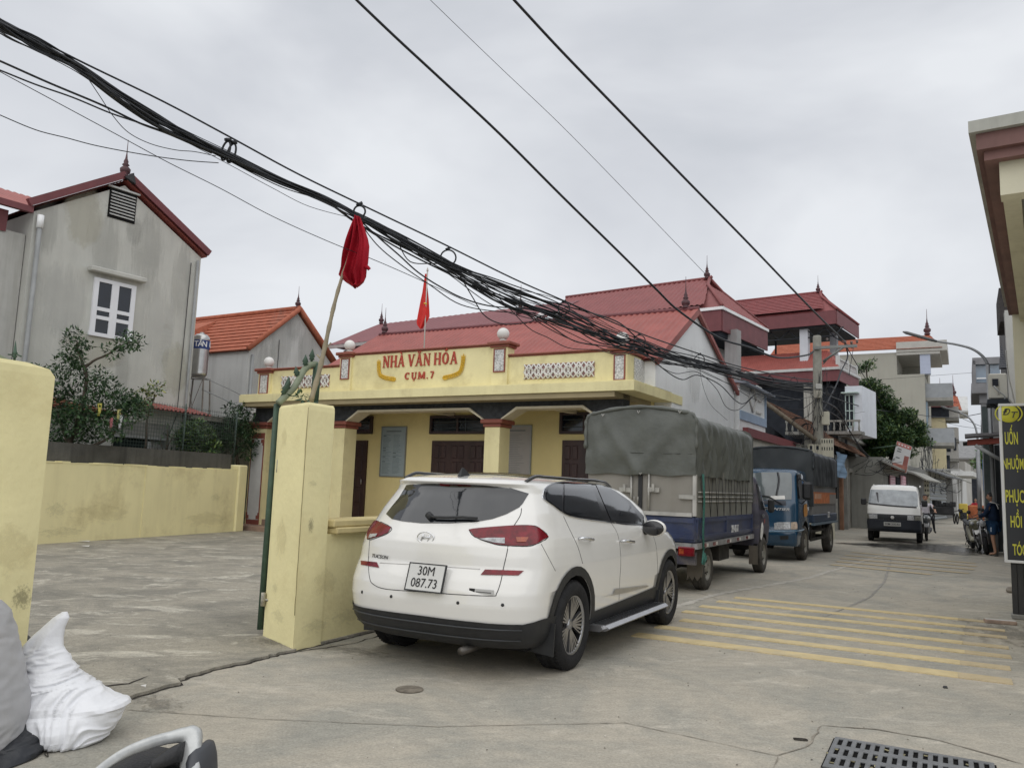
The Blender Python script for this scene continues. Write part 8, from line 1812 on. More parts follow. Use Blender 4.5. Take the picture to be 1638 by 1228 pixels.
# ------------------------------------------------------------ people and motorcycles
SKN=mat('skin',(.36,.20,.13),rough=.6,var=.08,scale=8); HAIR=mat('black_hair',(.012,.010,.010),rough=.6,var=.3,scale=30)
def skinned(verts,edges,radii,name,mats,parent,sub=2,matfn=None,M=None):
    me=bpy.data.meshes.new(name); me.from_pydata([tuple(v) for v in verts],edges,[]); o=bpy.data.objects.new(name,me); COL.objects.link(o)
    md=o.modifiers.new('s','SKIN'); md.use_smooth_shade=True; sv=me.skin_vertices[0].data
    for i,r in enumerate(radii): rr_=r if isinstance(r,tuple) else (r,r); sv[i].radius=rr_
    sv[0].use_root=True; sb=o.modifiers.new('u','SUBSURF'); sb.levels=sub; sb.render_levels=sub
    bpy.context.view_layer.update(); dg=bpy.context.evaluated_depsgraph_get(); m2=bpy.data.meshes.new_from_object(o.evaluated_get(dg)); bpy.data.objects.remove(o)
    if not isinstance(mats,list): mats=[mats]
    m2.materials.clear()
    for m in mats: m2.materials.append(m)
    for p in m2.polygons:
        p.use_smooth=True
        if matfn: p.material_index=matfn(p.center)
    q=bpy.data.objects.new(name,m2); COL.objects.link(q); q.parent=parent
    if M is not None: q.matrix_local=M
    return q
def head(parent,c,yaw,M_hair,mats_body=None,r=.098,pitch=0):
    """face, ears and hair as children; c = centre of the skull; local -y is the front"""
    Mh=Matrix.Translation(c)@Matrix.Rotation(R(yaw),4,'Z')@Matrix.Rotation(R(pitch),4,'X')
    bm=bmesh.new(); bmesh.ops.create_icosphere(bm,subdivisions=4,radius=1)
    for v in bm.verts:
        x,y,z=v.co; sx,sy,sz=.078,.098,.120
        if z<0: sx*=1-.28*(-z)**1.5; sy*=1-.12*(-z)
        nx,ny,nz=x*sx,y*sy,z*sz
        if y<-.5:
            g=math.exp(-((x*x)/.012+((z+.12)**2)/.05)); ny-=.026*g            # nose
            for s in (-1,1): ny+=.010*math.exp(-(((x-s*.38)**2)/.02+((z-.12)**2)/.015))   # eye sockets
            ny-=.007*math.exp(-((x*x)/.05+((z+.52)**2)/.010)); ny-=.008*math.exp(-((x*x)/.06+((z+.9)**2)/.02))
        v.co=(nx,ny,nz)
    mb=MB(); mb.add([v.co.copy() for v in bm.verts],[[v.index for v in f.verts] for f in bm.faces],0,True)
    for s in (-1,1): mb.lathe([(.001,-.008),(.017,-.006),(.022,.004),(.001,.008)],10,c=(s*.080,.008,-.005),axis='x')
    h=mb.build('head',SKN,parent,Mh); bm.free()
    mb=MB()
    for s in (-1,1): mb.tube([(s*.018,-.094,.014),(s*.030,-.092,.017),(s*.042,-.084,.014)],.006,5); mb.tube([(s*.015,-.097,.034),(s*.032,-.096,.038),(s*.047,-.086,.033)],.005,5)
    mb.tube([(-.022,-.086,-.062),(0,-.094,-.060),(.022,-.086,-.062)],.005,5); mb.build('features',mat('dark_features',(.06,.025,.02),rough=.5),h)
    bm=bmesh.new(); bmesh.ops.create_icosphere(bm,subdivisions=4,radius=1); rr=random.Random(3)
    for v in bm.verts:
        x,y,z=v.co; k=1+.05*noise.noise(v.co*9); v.co=(x*.089*k,y*.112*k+.006,z*.126*k+.012)
    kill=[v for v in bm.verts if (v.co.y<-.045 and v.co.z<.062) or v.co.z<-.055 or (v.co.z<.0 and v.co.y<.02)]
    bmesh.ops.delete(bm,geom=kill,context='VERTS'); bm.verts.index_update()
    mb=MB(); mb.add([v.co.copy() for v in bm.verts],[[v.index for v in f.verts] for f in bm.faces],0,True); bm.free(); mb.build('hair',M_hair,h,fixn=False)
    return h
def hand(parent,wrist,d,up,s=1.0,curl=.6,side=1):
    """palm and five bent fingers; d points from the wrist to the knuckles"""
    d=Vector(d).normalized(); up=Vector(up); up=(up-d*up.dot(d)).normalized(); lat=d.cross(up)*side; w=Vector(wrist)
    V=[w-d*.01,w+d*.045]; E=[(0,1)]; Rr=[(.024*s,.018*s),(.036*s,.015*s)]
    for i,(o,l) in enumerate(((-.03,.068),(-.011,.078),(.010,.073),(.029,.058))):
        b=w+d*.075+lat*o; k=len(V); c1=d*math.cos(curl*.8)-up*math.sin(curl*.8); c2=d*math.cos(curl*1.9)-up*math.sin(curl*1.9)
        V+=[b,b+c1*l*.5,b+c1*l*.5+c2*l*.5]; E+=[(1,k),(k,k+1),(k+1,k+2)]; Rr+=[.0095*s,.0085*s,.007*s]
    k=len(V); t=w+d*.025-lat*.035; V+=[t,t+d*.03-lat*.015-up*.012,t+d*.055-lat*.008-up*.028]; E+=[(0,k),(k,k+1),(k+1,k+2)]; Rr+=[.012*s,.010*s,.008*s]
    return skinned(V,E,Rr,'hand',SKN,parent,1)
# ---- a man standing beside the parked motorcycles, seen from behind and the side
mp_=gp(1592,889); MF=Fr(mp_.x,mp_.y,29.6+18)
man=fthing('person','man in a dark blue hooded jacket and shorts standing beside the parked motorcycles','person',MF)
# local: the man faces -x (towards the motorcycles) and a little ahead
J=dict(pel=(0,0,.93),sp=(0,0,1.08),ch=(-.02,0,1.28),nk=(-.03,0,1.44),hd=(-.05,0,1.53),ls=(-.02,.17,1.38),rs=(-.02,-.18,1.38),le=(-.10,.24,1.12),re=(-.14,-.22,1.12),lw=(-.32,.16,1.04),rw=(-.37,-.12,1.03),
 lh=(0,.09,.88),rh=(0,-.09,.88),lk=(-.03,.11,.48),rk=(-.01,-.10,.48),la=(.03,.12,.09),ra=(.05,-.12,.09),lt=(-.13,.13,.04),rt=(-.11,-.13,.04))
ks=list(J); ix={k:i for i,k in enumerate(ks)}; Ed=[('pel','sp'),('sp','ch'),('ch','nk'),('nk','hd'),('ch','ls'),('ch','rs'),('ls','le'),('rs','re'),('le','lw'),('re','rw'),('pel','lh'),('pel','rh'),('lh','lk'),('rh','rk'),('lk','la'),('rk','ra'),('la','lt'),('ra','rt')]
RD=dict(pel=(.13,.15),sp=(.11,.14),ch=(.12,.16),nk=.055,hd=.05,ls=.06,rs=.06,le=.043,re=.043,lw=.028,rw=.028,lh=.085,rh=.085,lk=.055,rk=.055,la=.036,ra=.036,lt=.032,rt=.032)
SHO=mat('sandal_dark',(.03,.028,.025),rough=.8)
skinned([J[k] for k in ks],[(ix[a],ix[b]) for a,b in Ed],[RD[k] for k in ks],'body',[SKN,SHO],man,2,lambda c:1 if c.z<.045 else 0)
JKT=mat('dark_blue_jacket',(.012,.025,.055),rough=.85,var=.35,scale=7,bump=.3,bscale=12); SHR=mat('blue_shorts',(.015,.045,.10),rough=.9,var=.25,scale=6)
ja=['sp0','sp','ch','nk0','ls','rs','le','re','lw','rw']; JJ=dict(J); JJ['sp0']=(0,0,.86); JJ['nk0']=(-.03,0,1.43)
jr=dict(sp0=(.155,.19),sp=(.155,.19),ch=(.155,.20),nk0=(.085,.10),ls=.085,rs=.085,le=.066,re=.066,lw=.052,rw=.052); ji={k:i for i,k in enumerate(ja)}
lw_=Vector(J['le']).lerp(Vector(J['lw']),.85); rw_=Vector(J['re']).lerp(Vector(J['rw']),.85); JJ['lw']=tuple(lw_); JJ['rw']=tuple(rw_)
jk=skinned([JJ[k] for k in ja],[(ji[a],ji[b]) for a,b in (('sp0','sp'),('sp','ch'),('ch','nk0'),('ch','ls'),('ch','rs'),('ls','le'),('rs','re'),('le','lw'),('re','rw'))],[jr[k] for k in ja],'jacket',JKT,man,2)
skinned([(.05,0,1.44),(.09,0,1.38),(.07,.07,1.42),(.07,-.07,1.42)],[(0,1),(0,2),(0,3)],[(.07,.09),(.06,.08),.045,.045],'hood',JKT,man,2)
mb=MB(); mb.tube(spline([(-.10,-.08,1.42),(-.02,-.15,1.45),(.08,-.14,1.44),(.14,0,1.40)],4),.014,6); mb.tube(spline([(.10,-.10,1.42),(.14,-.13,1.36),(.16,-.14,1.28)],4),.010,5); mb.build('white_piping',WPL,jk)
skinned([(0,0,.90),(0,.095,.84),(0,-.095,.84),(-.02,.11,.55),(0,-.11,.55)],[(0,1),(0,2),(1,3),(2,4)],[(.15,.17),.115,.115,.095,.095],'shorts',SHR,man,2)
mb=MB(); mb.box(-.03,.0,-.213,-.205,.66,.78); mb.build('pale_side_stripe',mat('pale_blue_stripe',(.35,.42,.5)),man)
head(man,Vector((-.055,0,1.60)),-68,HAIR); 
hand(man,J['lw'],(-1,-.2,-.1),(0,0,1)); hand(man,J['rw'],(-1,.1,-.1),(0,0,1),side=-1)
# ---- motorcycles
def motorcycle(parent,kind,body_m,accent):
    """origin on the ground between the wheels, front towards -y"""
    fw,rw,wr=-.62,.62,.29
    TY=RUB
    def wheel(y,r,wd,name):
        e=bpy.data.objects.new(name,None); COL.objects.link(e); e.parent=parent; e.location=(0,y,r)
        mb=MB(); mb.tube([(0,(r-wd/2)*math.cos(a/16*PI),(r-wd/2)*math.sin(a/16*PI)) for a in range(32)],wd/2,8,closed=True); mb.build('tyre',TY,e)
        mb=MB(); mb.tube([(0,(r-wd)*math.cos(a/16*PI),(r-wd)*math.sin(a/16*PI)) for a in range(32)],.014,6,closed=True)
        for a in range(8 if kind=='moto' else 5): mb.tube([(0,0,0),(0,(r-wd)*math.cos(2*PI*a/(8 if kind=='moto' else 5)),(r-wd)*math.sin(2*PI*a/(8 if kind=='moto' else 5)))],.010,5)
        mb.lathe([(.04,-.05),(.04,.05)],10,axis='x'); mb.lathe([(.09,.035),(.10,.04),(.03,.04)],16,axis='x',cap=False); mb.build('rim',accent if kind!='moto' else ALU,e)
    wheel(fw,wr,.09 if kind!='moto' else .11,'wheel'); wheel(rw,wr,.11,'wheel')
    mb=MB()
    for s in (-1,1): mb.tube([(s*.075,fw,wr),(s*.075,fw+.10,.62),(s*.06,fw+.20,.88)],.020,8)
    mb.build('fork',ALU,parent)
    mb=MB(); hb_=[(-.34,fw+.34,.98),(-.22,fw+.26,1.02),(-.06,fw+.22,.97),(.06,fw+.22,.97),(.22,fw+.26,1.02),(.34,fw+.34,.98)]; mb.tube(spline(hb_,4),.012,6); 
    for s in (-1,1): mb.tube([(s*.25,fw+.28,1.01),(s*.36,fw+.35,.975)],.018,7)
    mb.build('handlebar',BLK,parent)
    for s in (-1,1):
        mb=MB(); mb.tube([(s*.20,fw+.25,1.01),(s*.27,fw+.22,1.16)],.006,5); mb.lathe([(.001,-.01),(.05,-.008),(.055,.0),(.05,.012),(.001,.02)],14,c=(s*.29,fw+.23,1.19),axis='y'); mb.build('mirror',BLK,parent)
    if kind=='moto':
        mb=MB(); mb.lathe([(.001,-.07),(.05,-.065),(.085,-.045)],18,c=(0,fw+.10,.86),axis='y',cap=False); hl=mb.build('headlight',CLR,parent)
        mb=MB(); mb.lathe([(.085,-.05),(.095,-.03),(.085,.03),(.04,.09),(.001,.10)],18,c=(0,fw+.10,.86),axis='y',cap=False); mb.build('headlight_shell',CHR,hl)
        skinned([(0,-.30,.80),(0,-.05,.80),(0,.12,.76)],[(0,1),(1,2)],[(.12,.10),(.15,.12),(.08,.07)],'fuel_tank',body_m,parent,2)
        skinned([(0,.14,.76),(0,.42,.77),(0,.70,.82)],[(0,1),(1,2)],[(.12,.05),(.14,.055),(.10,.045)],'seat',BLK,parent,2)
        mb=MB(); mb.tube([(0,fw+.22,.90),(0,-.2,.45),(0,.1,.30),(0,.5,.45),(0,.75,.72)],.025,8); mb.box(-.14,.14,-.15,.18,.28,.58); mb.lathe([(.07,-.2),(.10,-.12),(.10,.12),(.07,.2)],14,c=(0,.0,.40),axis='x'); mb.build('frame_engine',mat('engine_metal',(.10,.10,.10),rough=.5,metal=.6,var=.4,scale=12),parent)
        mb=MB(); mb.prism([(fw-.22,.52),(fw-.10,.62),(fw+.12,.64),(fw+.30,.50),(fw+.27,.48),(fw+.10,.60),(fw-.09,.58)],-.06,.06,'yz'); mb.build('front_mudguard',body_m,parent)
        mb=MB(); mb.prism([(.45,.66),(.95,.72),(.98,.62),(.85,.58)],-.07,.07,'yz'); mb.build('rear_mudguard',body_m,parent)
    else:
        skinned([(0,fw+.14,.92),(0,fw+.02,.80),(0,fw+.18,.62),(0,fw+.36,.40)],[(0,1),(1,2),(2,3)],[(.16,.10),(.17,.07),(.15,.06),(.13,.05)],'front_shield',body_m,parent,2)
        skinned([(0,fw+.40,.30),(0,-.02,.27),(0,.25,.42),(0,.50,.55),(0,.85,.72)],[(0,1),(1,2),(2,3),(3,4)],[(.13,.05),(.15,.06),(.15,.14),(.14,.14),(.07,.07)],'rear_body',body_m,parent,2)
        skinned([(0,.12,.74),(0,.42,.78),(0,.74,.84)],[(0,1),(1,2)],[(.13,.05),(.14,.05),(.10,.04)],'seat',BLK,parent,2)
        mb=MB(); mb.prism([(fw-.20,.50),(fw-.08,.62),(fw+.14,.62),(fw+.28,.45),(fw+.2,.44),(fw+.08,.56),(fw-.07,.56)],-.065,.065,'yz'); mb.build('front_mudguard',accent,parent)
        mb=MB(); 
        for s in (-1,1): mb.lathe([(.001,-.02),(.045,-.01),(.055,.02)],12,c=(s*.085,fw-.05,.82),axis='y',cap=False)
        mb.build('headlight',CLR,parent); mb=MB(); mb.tube([(.13,.1,.30),(.14,.45,.33),(.16,.85,.40)],.04,8,rs=[.025,.045,.05]); mb.build('exhaust',BLK,parent)
    mb=MB(); mb.tube([(-.1,.05,.3),(-.24,.05,.01)],.010,5); mb.build('side_stand',BLK,parent)
def bike(px,py,az,label,kind,bm_,ac,lean=0,group='motorcycles parked below the awning',name='motorcycle',sc=1.0):
    p=gp(px,py); t=thing(name,label,'motorcycle',(p.x,p.y,0),az,group); t.rotation_euler=(0,R(lean),-R(az)); t.scale=(sc,)*3; motorcycle(t,kind,bm_,ac); return t
SBK=mat('black_bike_paint',(.014,.014,.017),rough=.25,coat=.7); SWH=mat('white_bike_paint',(.55,.55,.53),rough=.3,coat=.6,var=.2,scale=9); SGD=mat('olive_bike_paint',(.20,.19,.13),rough=.35,coat=.5,var=.2)
bike(1578,885,29,'black motorcycle with round chrome headlight, nearest of the parked bikes','moto',SBK,ALU,-6)
bike(1562,879,22,'scooter with white front and black body behind the round headlight motorcycle','scooter',SGD,SWH,-7)
bike(1557,872,20,'black and white scooter parked furthest left among the parked bikes','scooter',SBK,SWH,-7)
# ---- rider behind the pickup
rp=at(1482,860,29.6); RFm=Fr(rp.x,rp.y,27)
sc_=thing('motorcycle','scooter ridden by the man in a pale shirt beside the white pickup','motorcycle',(rp.x,rp.y,0),27); motorcycle(sc_,'scooter',mat('grey_bike_paint',(.10,.11,.12),rough=.4,coat=.4),mat('grey_bike_rim',(.2,.2,.2),metal=.5))
rider=fthing('person','man in a pale shirt and dark trousers riding a scooter beside the white pickup','person',RFm)
J=dict(pel=(0,.34,.86),sp=(0,.32,1.02),ch=(0,.27,1.20),nk=(0,.24,1.36),hd=(0,.23,1.44),ls=(-.18,.27,1.30),rs=(.18,.27,1.30),le=(-.28,.10,1.10),re=(.30,.12,1.10),lw=(-.30,-.14,1.04),rw=(.31,-.14,1.04),lh=(-.10,.32,.84),rh=(.10,.32,.84),lk=(-.17,-.08,.80),rk=(.22,-.06,.78),la=(-.15,-.05,.38),ra=(.27,.02,.34),lt=(-.15,-.20,.33),rt=(.30,-.13,.29))
TSH=mat('pale_shirt',(.55,.52,.57),rough=.85,var=.12,scale=8); TRO=mat('dark_trousers',(.018,.018,.022),rough=.9,var=.3)
def rmat(c):
    if c.z<.37: return 3
    if c.z<.95 and not (abs(c.x)>.26 and c.y<.2 and c.z>.9): return 2
    if abs(c.x)>.235 and c.y<.20: return 0
    if c.z>1.37: return 0
    return 1
RD2=dict(RD); RD2.update(ch=(.14,.10),sp=(.13,.10),pel=(.15,.12))
skinned([J[k] for k in ks],[(ix[a],ix[b]) for a,b in Ed],[RD2[k] if not isinstance(RD2[k],tuple) else RD2[k] for k in ks],'body',[SKN,TSH,TRO,SHO],rider,2,rmat)
head(rider,Vector((0,.21,1.53)),0,HAIR); hand(rider,J['lw'],(-.1,-1,-.1),(0,0,1)); hand(rider,J['rw'],(.1,-1,-.1),(0,0,1),side=-1)
# ---- far down the lane
pf=S.hy(1561,817,62); fm=S.P(pf.x,62); 
fr_t=thing('motorcycle','distant red motorcycle far down the lane','motorcycle',(fm.x,fm.y,0),29); motorcycle(fr_t,'scooter',mat('red_bike_paint',(.35,.02,.03),rough=.3,coat=.5),SWH)
rd=Fr(fm.x,fm.y,29); r2=fthing('person','distant rider in a red jacket on the red motorcycle','person',rd)
RJK=mat('red_jacket',(.32,.02,.035),rough=.8)
skinned([J[k] for k in ks],[(ix[a],ix[b]) for a,b in Ed],[(RD2[k][0]*1.1,RD2[k][1]*1.1) if isinstance(RD2[k],tuple) else RD2[k]*1.15 for k in ks],'body',[SKN,RJK,TRO,SHO],r2,2,lambda c:(0 if c.z>1.37 else 3 if c.z<.37 else 2 if c.z<.9 else 1))
head(r2,Vector((0,.21,1.53)),0,HAIR)
pf=S.hy(1576,817,50); ob=thing('cargo_tricycle','orange loaded cart parked beyond the motorcycles','cart',tuple(S.P(pf.x,50)),29)
mb=MB(); mb.bev(-.8,.5,-.6,.8,.4,1.25,.06); mb.build('orange_load',mat('orange_load',(.40,.13,.06),rough=.8,var=.4,scale=3,bump=.4),ob); mb=MB(); 
for s in (-.7,.4): mb.lathe([(.28,-.04),(.3,0),(.28,.04)],18,c=(s,0,.3),axis='x')
mb.tube([(-.7,0,.3),(.4,0,.3)],.03,6); mb.build('wheels',RUB,ob)
pf=S.hy(1516,826,58); kc=thing('handcart','black loaded handcart parked in front of the shutter shops','cart',tuple(S.P(pf.x,58)),20)
mb=MB(); mb.bev(-1.1,.3,-.5,.6,.55,1.05,.05); rr=random.Random(1)
for i in range(7): x=-1.0+i*.2; mb.bev(x,x+.22,-.45,.5,1.05,1.15+.35*rr.random(),.04)
mb.build('dark_load',mat('black_load',(.03,.03,.032),rough=.8,var=.4,bump=.5,bscale=8),kc); mb=MB()
for q in ((-.8,0),(.45,-.5),(.45,.5)): mb.tube([(q[0],q[1]+.30*math.cos(a/10*PI),.33+.30*math.sin(a/10*PI)) for a in range(20)],.035,6,closed=True)
mb.tube([(.2,0,.7),(.9,0,.95)],.025,6); mb.build('wheels',RUB,kc)
pf=S.hy(1541,817,70); yb_=thing('yellow_kiosk','small yellow box stand at the foot of the far houses','stall',tuple(S.P(pf.x,70)),29)
mb=MB(); mb.bev(-.30,.30,-.3,.3,.1,1.25,.05); mb.box(-.26,.26,-.32,-.301,.8,1.15); mb.build('cabinet',mat('bright_yellow',(.60,.46,.08),rough=.6,var=.1),yb_); mb=MB(); mb.bev(-.22,.22,-.55,-.33,0,.6,.04); mb.build('dark_bucket',BLK,yb_)
# ------------------------------------------------------------ foreground: sacks and the tail of a motorcycle
BAGW=mat('white_plastic_sack',(.80,.81,.84),rough=.42,var=.05,scale=5,spec=.5,bump=.35,bscale=16)
BAGG=mat('grey_white_sack',(.42,.42,.43),rough=.7,var=.10,scale=3,streak=.5,scol=(.50,.47,.44),blotch=.35,bcol=(.33,.31,.29),bsc=3,bump=.4,bscale=7)
BAGB=mat('black_plastic_bag',(.012,.014,.018),rough=.35,var=.4,scale=5,bump=.5,bscale=9)
def sack(rows,depth,name,m,label,n=150,wr=.02,seed=1,ridge=None,flat=True):
    """rows: (py, left px, right px, centre Y, half depth) from top to bottom"""
    mb=MB(); V=[]; fine=[]; DN=11
    for i in range(len(rows)-1):
        for k in range(DN): t=k/DN; t2=t; fine.append(tuple(a+(b-a)*t2 for a,b in zip(rows[i],rows[i+1])))
    fine.append(rows[-1]); K=len(fine)
    for i,(py,l,r,Y,hd) in enumerate(fine):
        a,b=at(l,py,Y),at(r,py,Y); c=(a+b)/2; w=(b-a).length/2; v=i/(K-1)
        for j in range(n):
            th=2*PI*j/n; cs,sn=math.cos(th),math.sin(th); p=Vector((c.x+w*cs,c.y-hd*sn,c.z+(b.z-a.z)/2*cs))
            neck=max(0,min(1,(.42-v)/.2)); ang=(R(38)+.5*noise.noise(Vector((p.x*3,p.z*3,seed))))*(1-neck)+R(64)*neck
            al=p.x*math.cos(ang)+p.z*math.sin(ang); ac_=-p.x*math.sin(ang)+p.z*math.cos(ang)
            r1=1-abs(noise.noise(Vector((ac_*11,al*2.6,p.y*6+seed))))*2.4; r2=1-abs(noise.noise(Vector((ac_*19,al*7,p.y*10+seed*2))))*2.0; g0=noise.noise(Vector((p.x*4.5,p.z*4.5,p.y*4+seed)))
            d=wr*(g0*.8+max(-.6,r1)*.42+max(-.5,r2)*.13)*min(1,w*5+.12)
            p+=Vector((cs*.5,-sn,.15*cs))*d; p.z=max(p.z,.004); V.append(p)
    mb.add(V,[(i*n+j,i*n+(j+1)%n,(i+1)*n+(j+1)%n,(i+1)*n+j) for i in range(K-1) for j in range(n)]+[tuple(range(n)),tuple((K-1)*n+j for j in range(n))],0,True)
    o=mb.build(name,m)
    return tag(o,label,'sack')
def Zb(y,l,r,Y,h): return (950+y/4.418,l/4.418,r/4.418,Y,h)
sack([Zb(124,440,474,4.72,.006),Zb(165,376,488,4.72,.02),Zb(240,298,450,4.72,.03),Zb(300,232,438,4.72,.04),Zb(365,160,438,4.72,.05),Zb(430,138,468,4.72,.07),Zb(500,130,512,4.72,.10),Zb(575,140,566,4.72,.14),Zb(640,150,690,4.72,.18),Zb(690,158,740,4.72,.21),Zb(735,162,800,4.72,.23),Zb(762,165,872,4.72,.235),Zb(785,167,884,4.72,.235),Zb(805,170,850,4.71,.24),Zb(840,175,838,4.70,.245),Zb(900,185,812,4.68,.24),Zb(960,215,772,4.66,.22),Zb(1010,300,734,4.64,.19),Zb(1060,400,668,4.62,.14),Zb(1090,500,610,4.60,.07)],0,'sack',BAGW,'white plastic sack with a tall twisted top, leaning on the black bags',wr=.05,seed=2)
sack([Zb(25,-420,-100,4.35,.06),Zb(60,-480,-45,4.35,.16),Zb(140,-520,0,4.35,.24),Zb(330,-560,50,4.35,.30),Zb(560,-580,90,4.35,.33),Zb(760,-590,115,4.35,.35),Zb(900,-590,115,4.34,.35),Zb(1020,-580,90,4.33,.33),Zb(1130,-560,45,4.31,.29),Zb(1200,-500,0,4.30,.22),Zb(1245,-400,-40,4.28,.12)],0,'sack',BAGG,'large grey white woven sack standing at the left edge of the picture',wr=.03,seed=5)
sack([Zb(880,20,230,4.5,.08),Zb(930,-20,255,4.5,.16),Zb(1000,-60,285,4.45,.22),Zb(1090,-100,300,4.4,.24),Zb(1150,-120,250,4.34,.22),Zb(1210,-120,120,4.30,.15),Zb(1245,-60,60,4.26,.05)],0,'sack',BAGB,'black plastic bag slumped at the foot of the white sack',wr=.03,seed=8)
sack([Zb(285,60,130,5.05,.05),Zb(310,10,165,5.05,.12),Zb(360,-30,200,5.05,.17),Zb(440,-60,225,5.05,.20),Zb(560,-80,235,5.05,.22),Zb(700,-90,235,5.05,.22),Zb(900,-80,200,5.02,.2),Zb(980,-60,120,5.0,.1)],0,'sack',mat('dark_grey_bag',(.045,.050,.055),rough=.6,var=.3,bump=.5,bscale=8),'dark grey bag showing behind the top of the white sack',wr=.03,seed=11)
# motorcycle tail
Ym=2.05; z=lambda x,y,Y=Ym:at(x/4.418,950+y/4.418,Y)
mo=thing('motorcycle','tail of a motorcycle with silver grab rail and black seat at the bottom edge','motorcycle',(z(1100,1228).x,Ym,0))
b0=Vector((z(1100,1228).x,Ym,0)); Z_=lambda x,y,Y=Ym:z(x,y,Y)-b0
SLV=mat('worn_silver_paint',(.52,.53,.52),rough=.35,metal=.35,coat=.3,var=.12,scale=25,blotch=.35,bcol=(.30,.31,.31),bsc=30)
def flat(pts,ws,hs,name,m,par):
    P_=spline(pts,6); k=len(P_); mb=MB(); V=[]; n=12; L_=len(pts)-1
    for i,p in enumerate(P_):
        f=i/(k-1)*L_; a=int(min(f,L_-1)); t=f-a; w=ws[a]+(ws[a+1]-ws[a])*t; h=hs[a]+(hs[a+1]-hs[a])*t
        d=(P_[min(i+1,k-1)]-P_[max(i-1,0)]).normalized(); u=d.cross(Vector((0,1,0))).normalized(); q=Vector((0,1,0))
        for j in range(n): th=2*PI*j/n; c_,s_=math.cos(th),math.sin(th); V.append(p+u*w*(abs(c_)**.7)*(1 if c_>0 else -1)+q*h*(abs(s_)**.7)*(1 if s_>0 else -1))
    mb.add(V,[(i*n+j,i*n+(j+1)%n,(i+1)*n+(j+1)%n,(i+1)*n+j) for i in range(k-1) for j in range(n)]+[tuple(range(n)),tuple((k-1)*n+j for j in range(n))],0,True); return mb.build(name,m,par)
flat([Z_(640,1290,1.90),Z_(760,1195,1.95),Z_(900,1110,2.0),Z_(1050,1052,2.04),Z_(1200,1010,2.08),Z_(1300,992,2.10),Z_(1345,1010,2.10),Z_(1352,1090,2.08),Z_(1345,1180,2.05),Z_(1335,1300,2.0)],[.008,.010,.012,.014,.014,.018,.030,.026,.026,.03],[.012,.014,.016,.018,.02,.022,.024,.024,.024,.024],'grab_rail',SLV,mo)
flat([Z_(560,1430,2.0),Z_(780,1350,2.05),Z_(960,1290,2.08),Z_(1100,1300,2.10),Z_(1240,1292,2.10),Z_(1330,1320,2.1)],[.03,.052,.052,.048,.052,.04],[.13,.14,.14,.13,.11,.09],'seat',mat('black_vinyl',(.014,.014,.015),rough=.55,var=.2,bump=.2,bscale=120),mo)
flat([Z_(1120,1180,2.02),Z_(1210,1140,2.04),Z_(1300,1105,2.06)],[.014,.018,.02],[.04,.045,.04],'rail_bracket',mat('black_vinyl',(.014,.014,.015)),mo)
flat([Z_(1395,1085,2.09),Z_(1415,1110,2.09),Z_(1425,1200,2.07),Z_(1420,1330,2.05)],[.012,.02,.02,.025],[.05,.07,.08,.08],'tail_cover',mat('dark_tail_plastic',(.045,.048,.055),rough=.45,var=.2),mo)
flat([Z_(1440,1150,2.11),Z_(1444,1230,2.10),Z_(1440,1330,2.1)],[.004,.006,.01],[.05,.06,.06],'tail_lamp',mat('pinkish_lens',(.30,.16,.16),rough=.2,coat=.5),mo)
mb=MB(); mb.tube([(-.55+.30*math.cos(a/12*PI)+.35,.0,.30+.30*math.sin(a/12*PI)) for a in range(24)],.05,8,closed=True); mb.build('rear_tyre',RUB,mo)
mb=MB(); mb.tube([(-.2,0,.30),(-.1,0,.55),(.05,0,.72)],.035,8); mb.tube([(-.2,0,.30),(-.8,0,.42),(-1.1,0,.6)],.04,8); mb.tube([(-.1,0,.62),(-.8,0,.70),(-1.2,0,.72)],.06,8); mb.build('frame',BLK,mo)
# scraps of wire on the road
for pts,lab in ((((325,1100),(318,1130),(340,1145),(335,1115),(360,1110)),'thin bent wire scrap lying between the sack and the motorcycle tail'),):
    mb=MB(); P_=[Zb(y,x,0,0,0) for x,y in pts]; P_=[onz(p[1],p[0],.006) for p in P_]; mb.tube(spline(P_,5),.0025,4); tag(mb.build('wire_scrap',GAP),lab,'wire')
P_=[onz(1000+x/2.567,900+y/2.567,.006) for x,y in ((690,718),(740,722),(745,728),(700,724),(692,719))]; mb=MB(); mb.tube(spline(P_,4),.004,4); tag(mb.build('bent_wire',GAP),'bent loop of dark wire on the road left of the drain grate','wire')
# ------------------------------------------------------------ stains and patches on walls, each a thin skin of dirt on the surface it marks
def wall_stain(p,nrm,w,h,name,m):
    n=Vector(nrm).normalized(); x=Vector((0,0,1)).cross(n).normalized(); M=Matrix(((x.x*w,0,n.x,p.x+n.x*.004),(x.y*w,0,n.y,p.y+n.y*.004),(0,h,0,p.z),(0,0,0,1)))
    M=Matrix(((x.x*w,0,n.x,p.x+n.x*.004),(x.y*w,0,n.y,p.y+n.y*.004),(x.z*w,h,n.z,p.z+n.z*.004),(0,0,0,1)))
    mb=MB(); mb.add([(-1,-1,0),(1,-1,0),(1,1,0),(-1,1,0)],[(0,1,2,3)]); o=mb.build(name,m,fixn=False); o.matrix_world=M; return tag(o,kind='structure')
SDK=stain('dark_scuff',(.06,.06,.05),.95,.33,5,.35); SBR=stain('brown_dirt',(.36,.28,.14),.95,.30,3,.12); SMD=stain('grey_mould',(.22,.21,.16),.95,.33,4,.12); SPT=stain('beige_patch',(.50,.47,.36),.95,.22,1.2,.28); SDR=stain('damp_streak',(.27,.27,.25),.95,.24,2.4,.17,(3,.5,1)); SWP=stain('white_repair',(.62,.62,.60),.95,.25,1.5,.22,(2,.5,1))
gex=G.ex; gfy=-G.ey
def on_g(px,py,x): v=G.hx(px,py,x); return G.P(v.x,v.y,v.z)
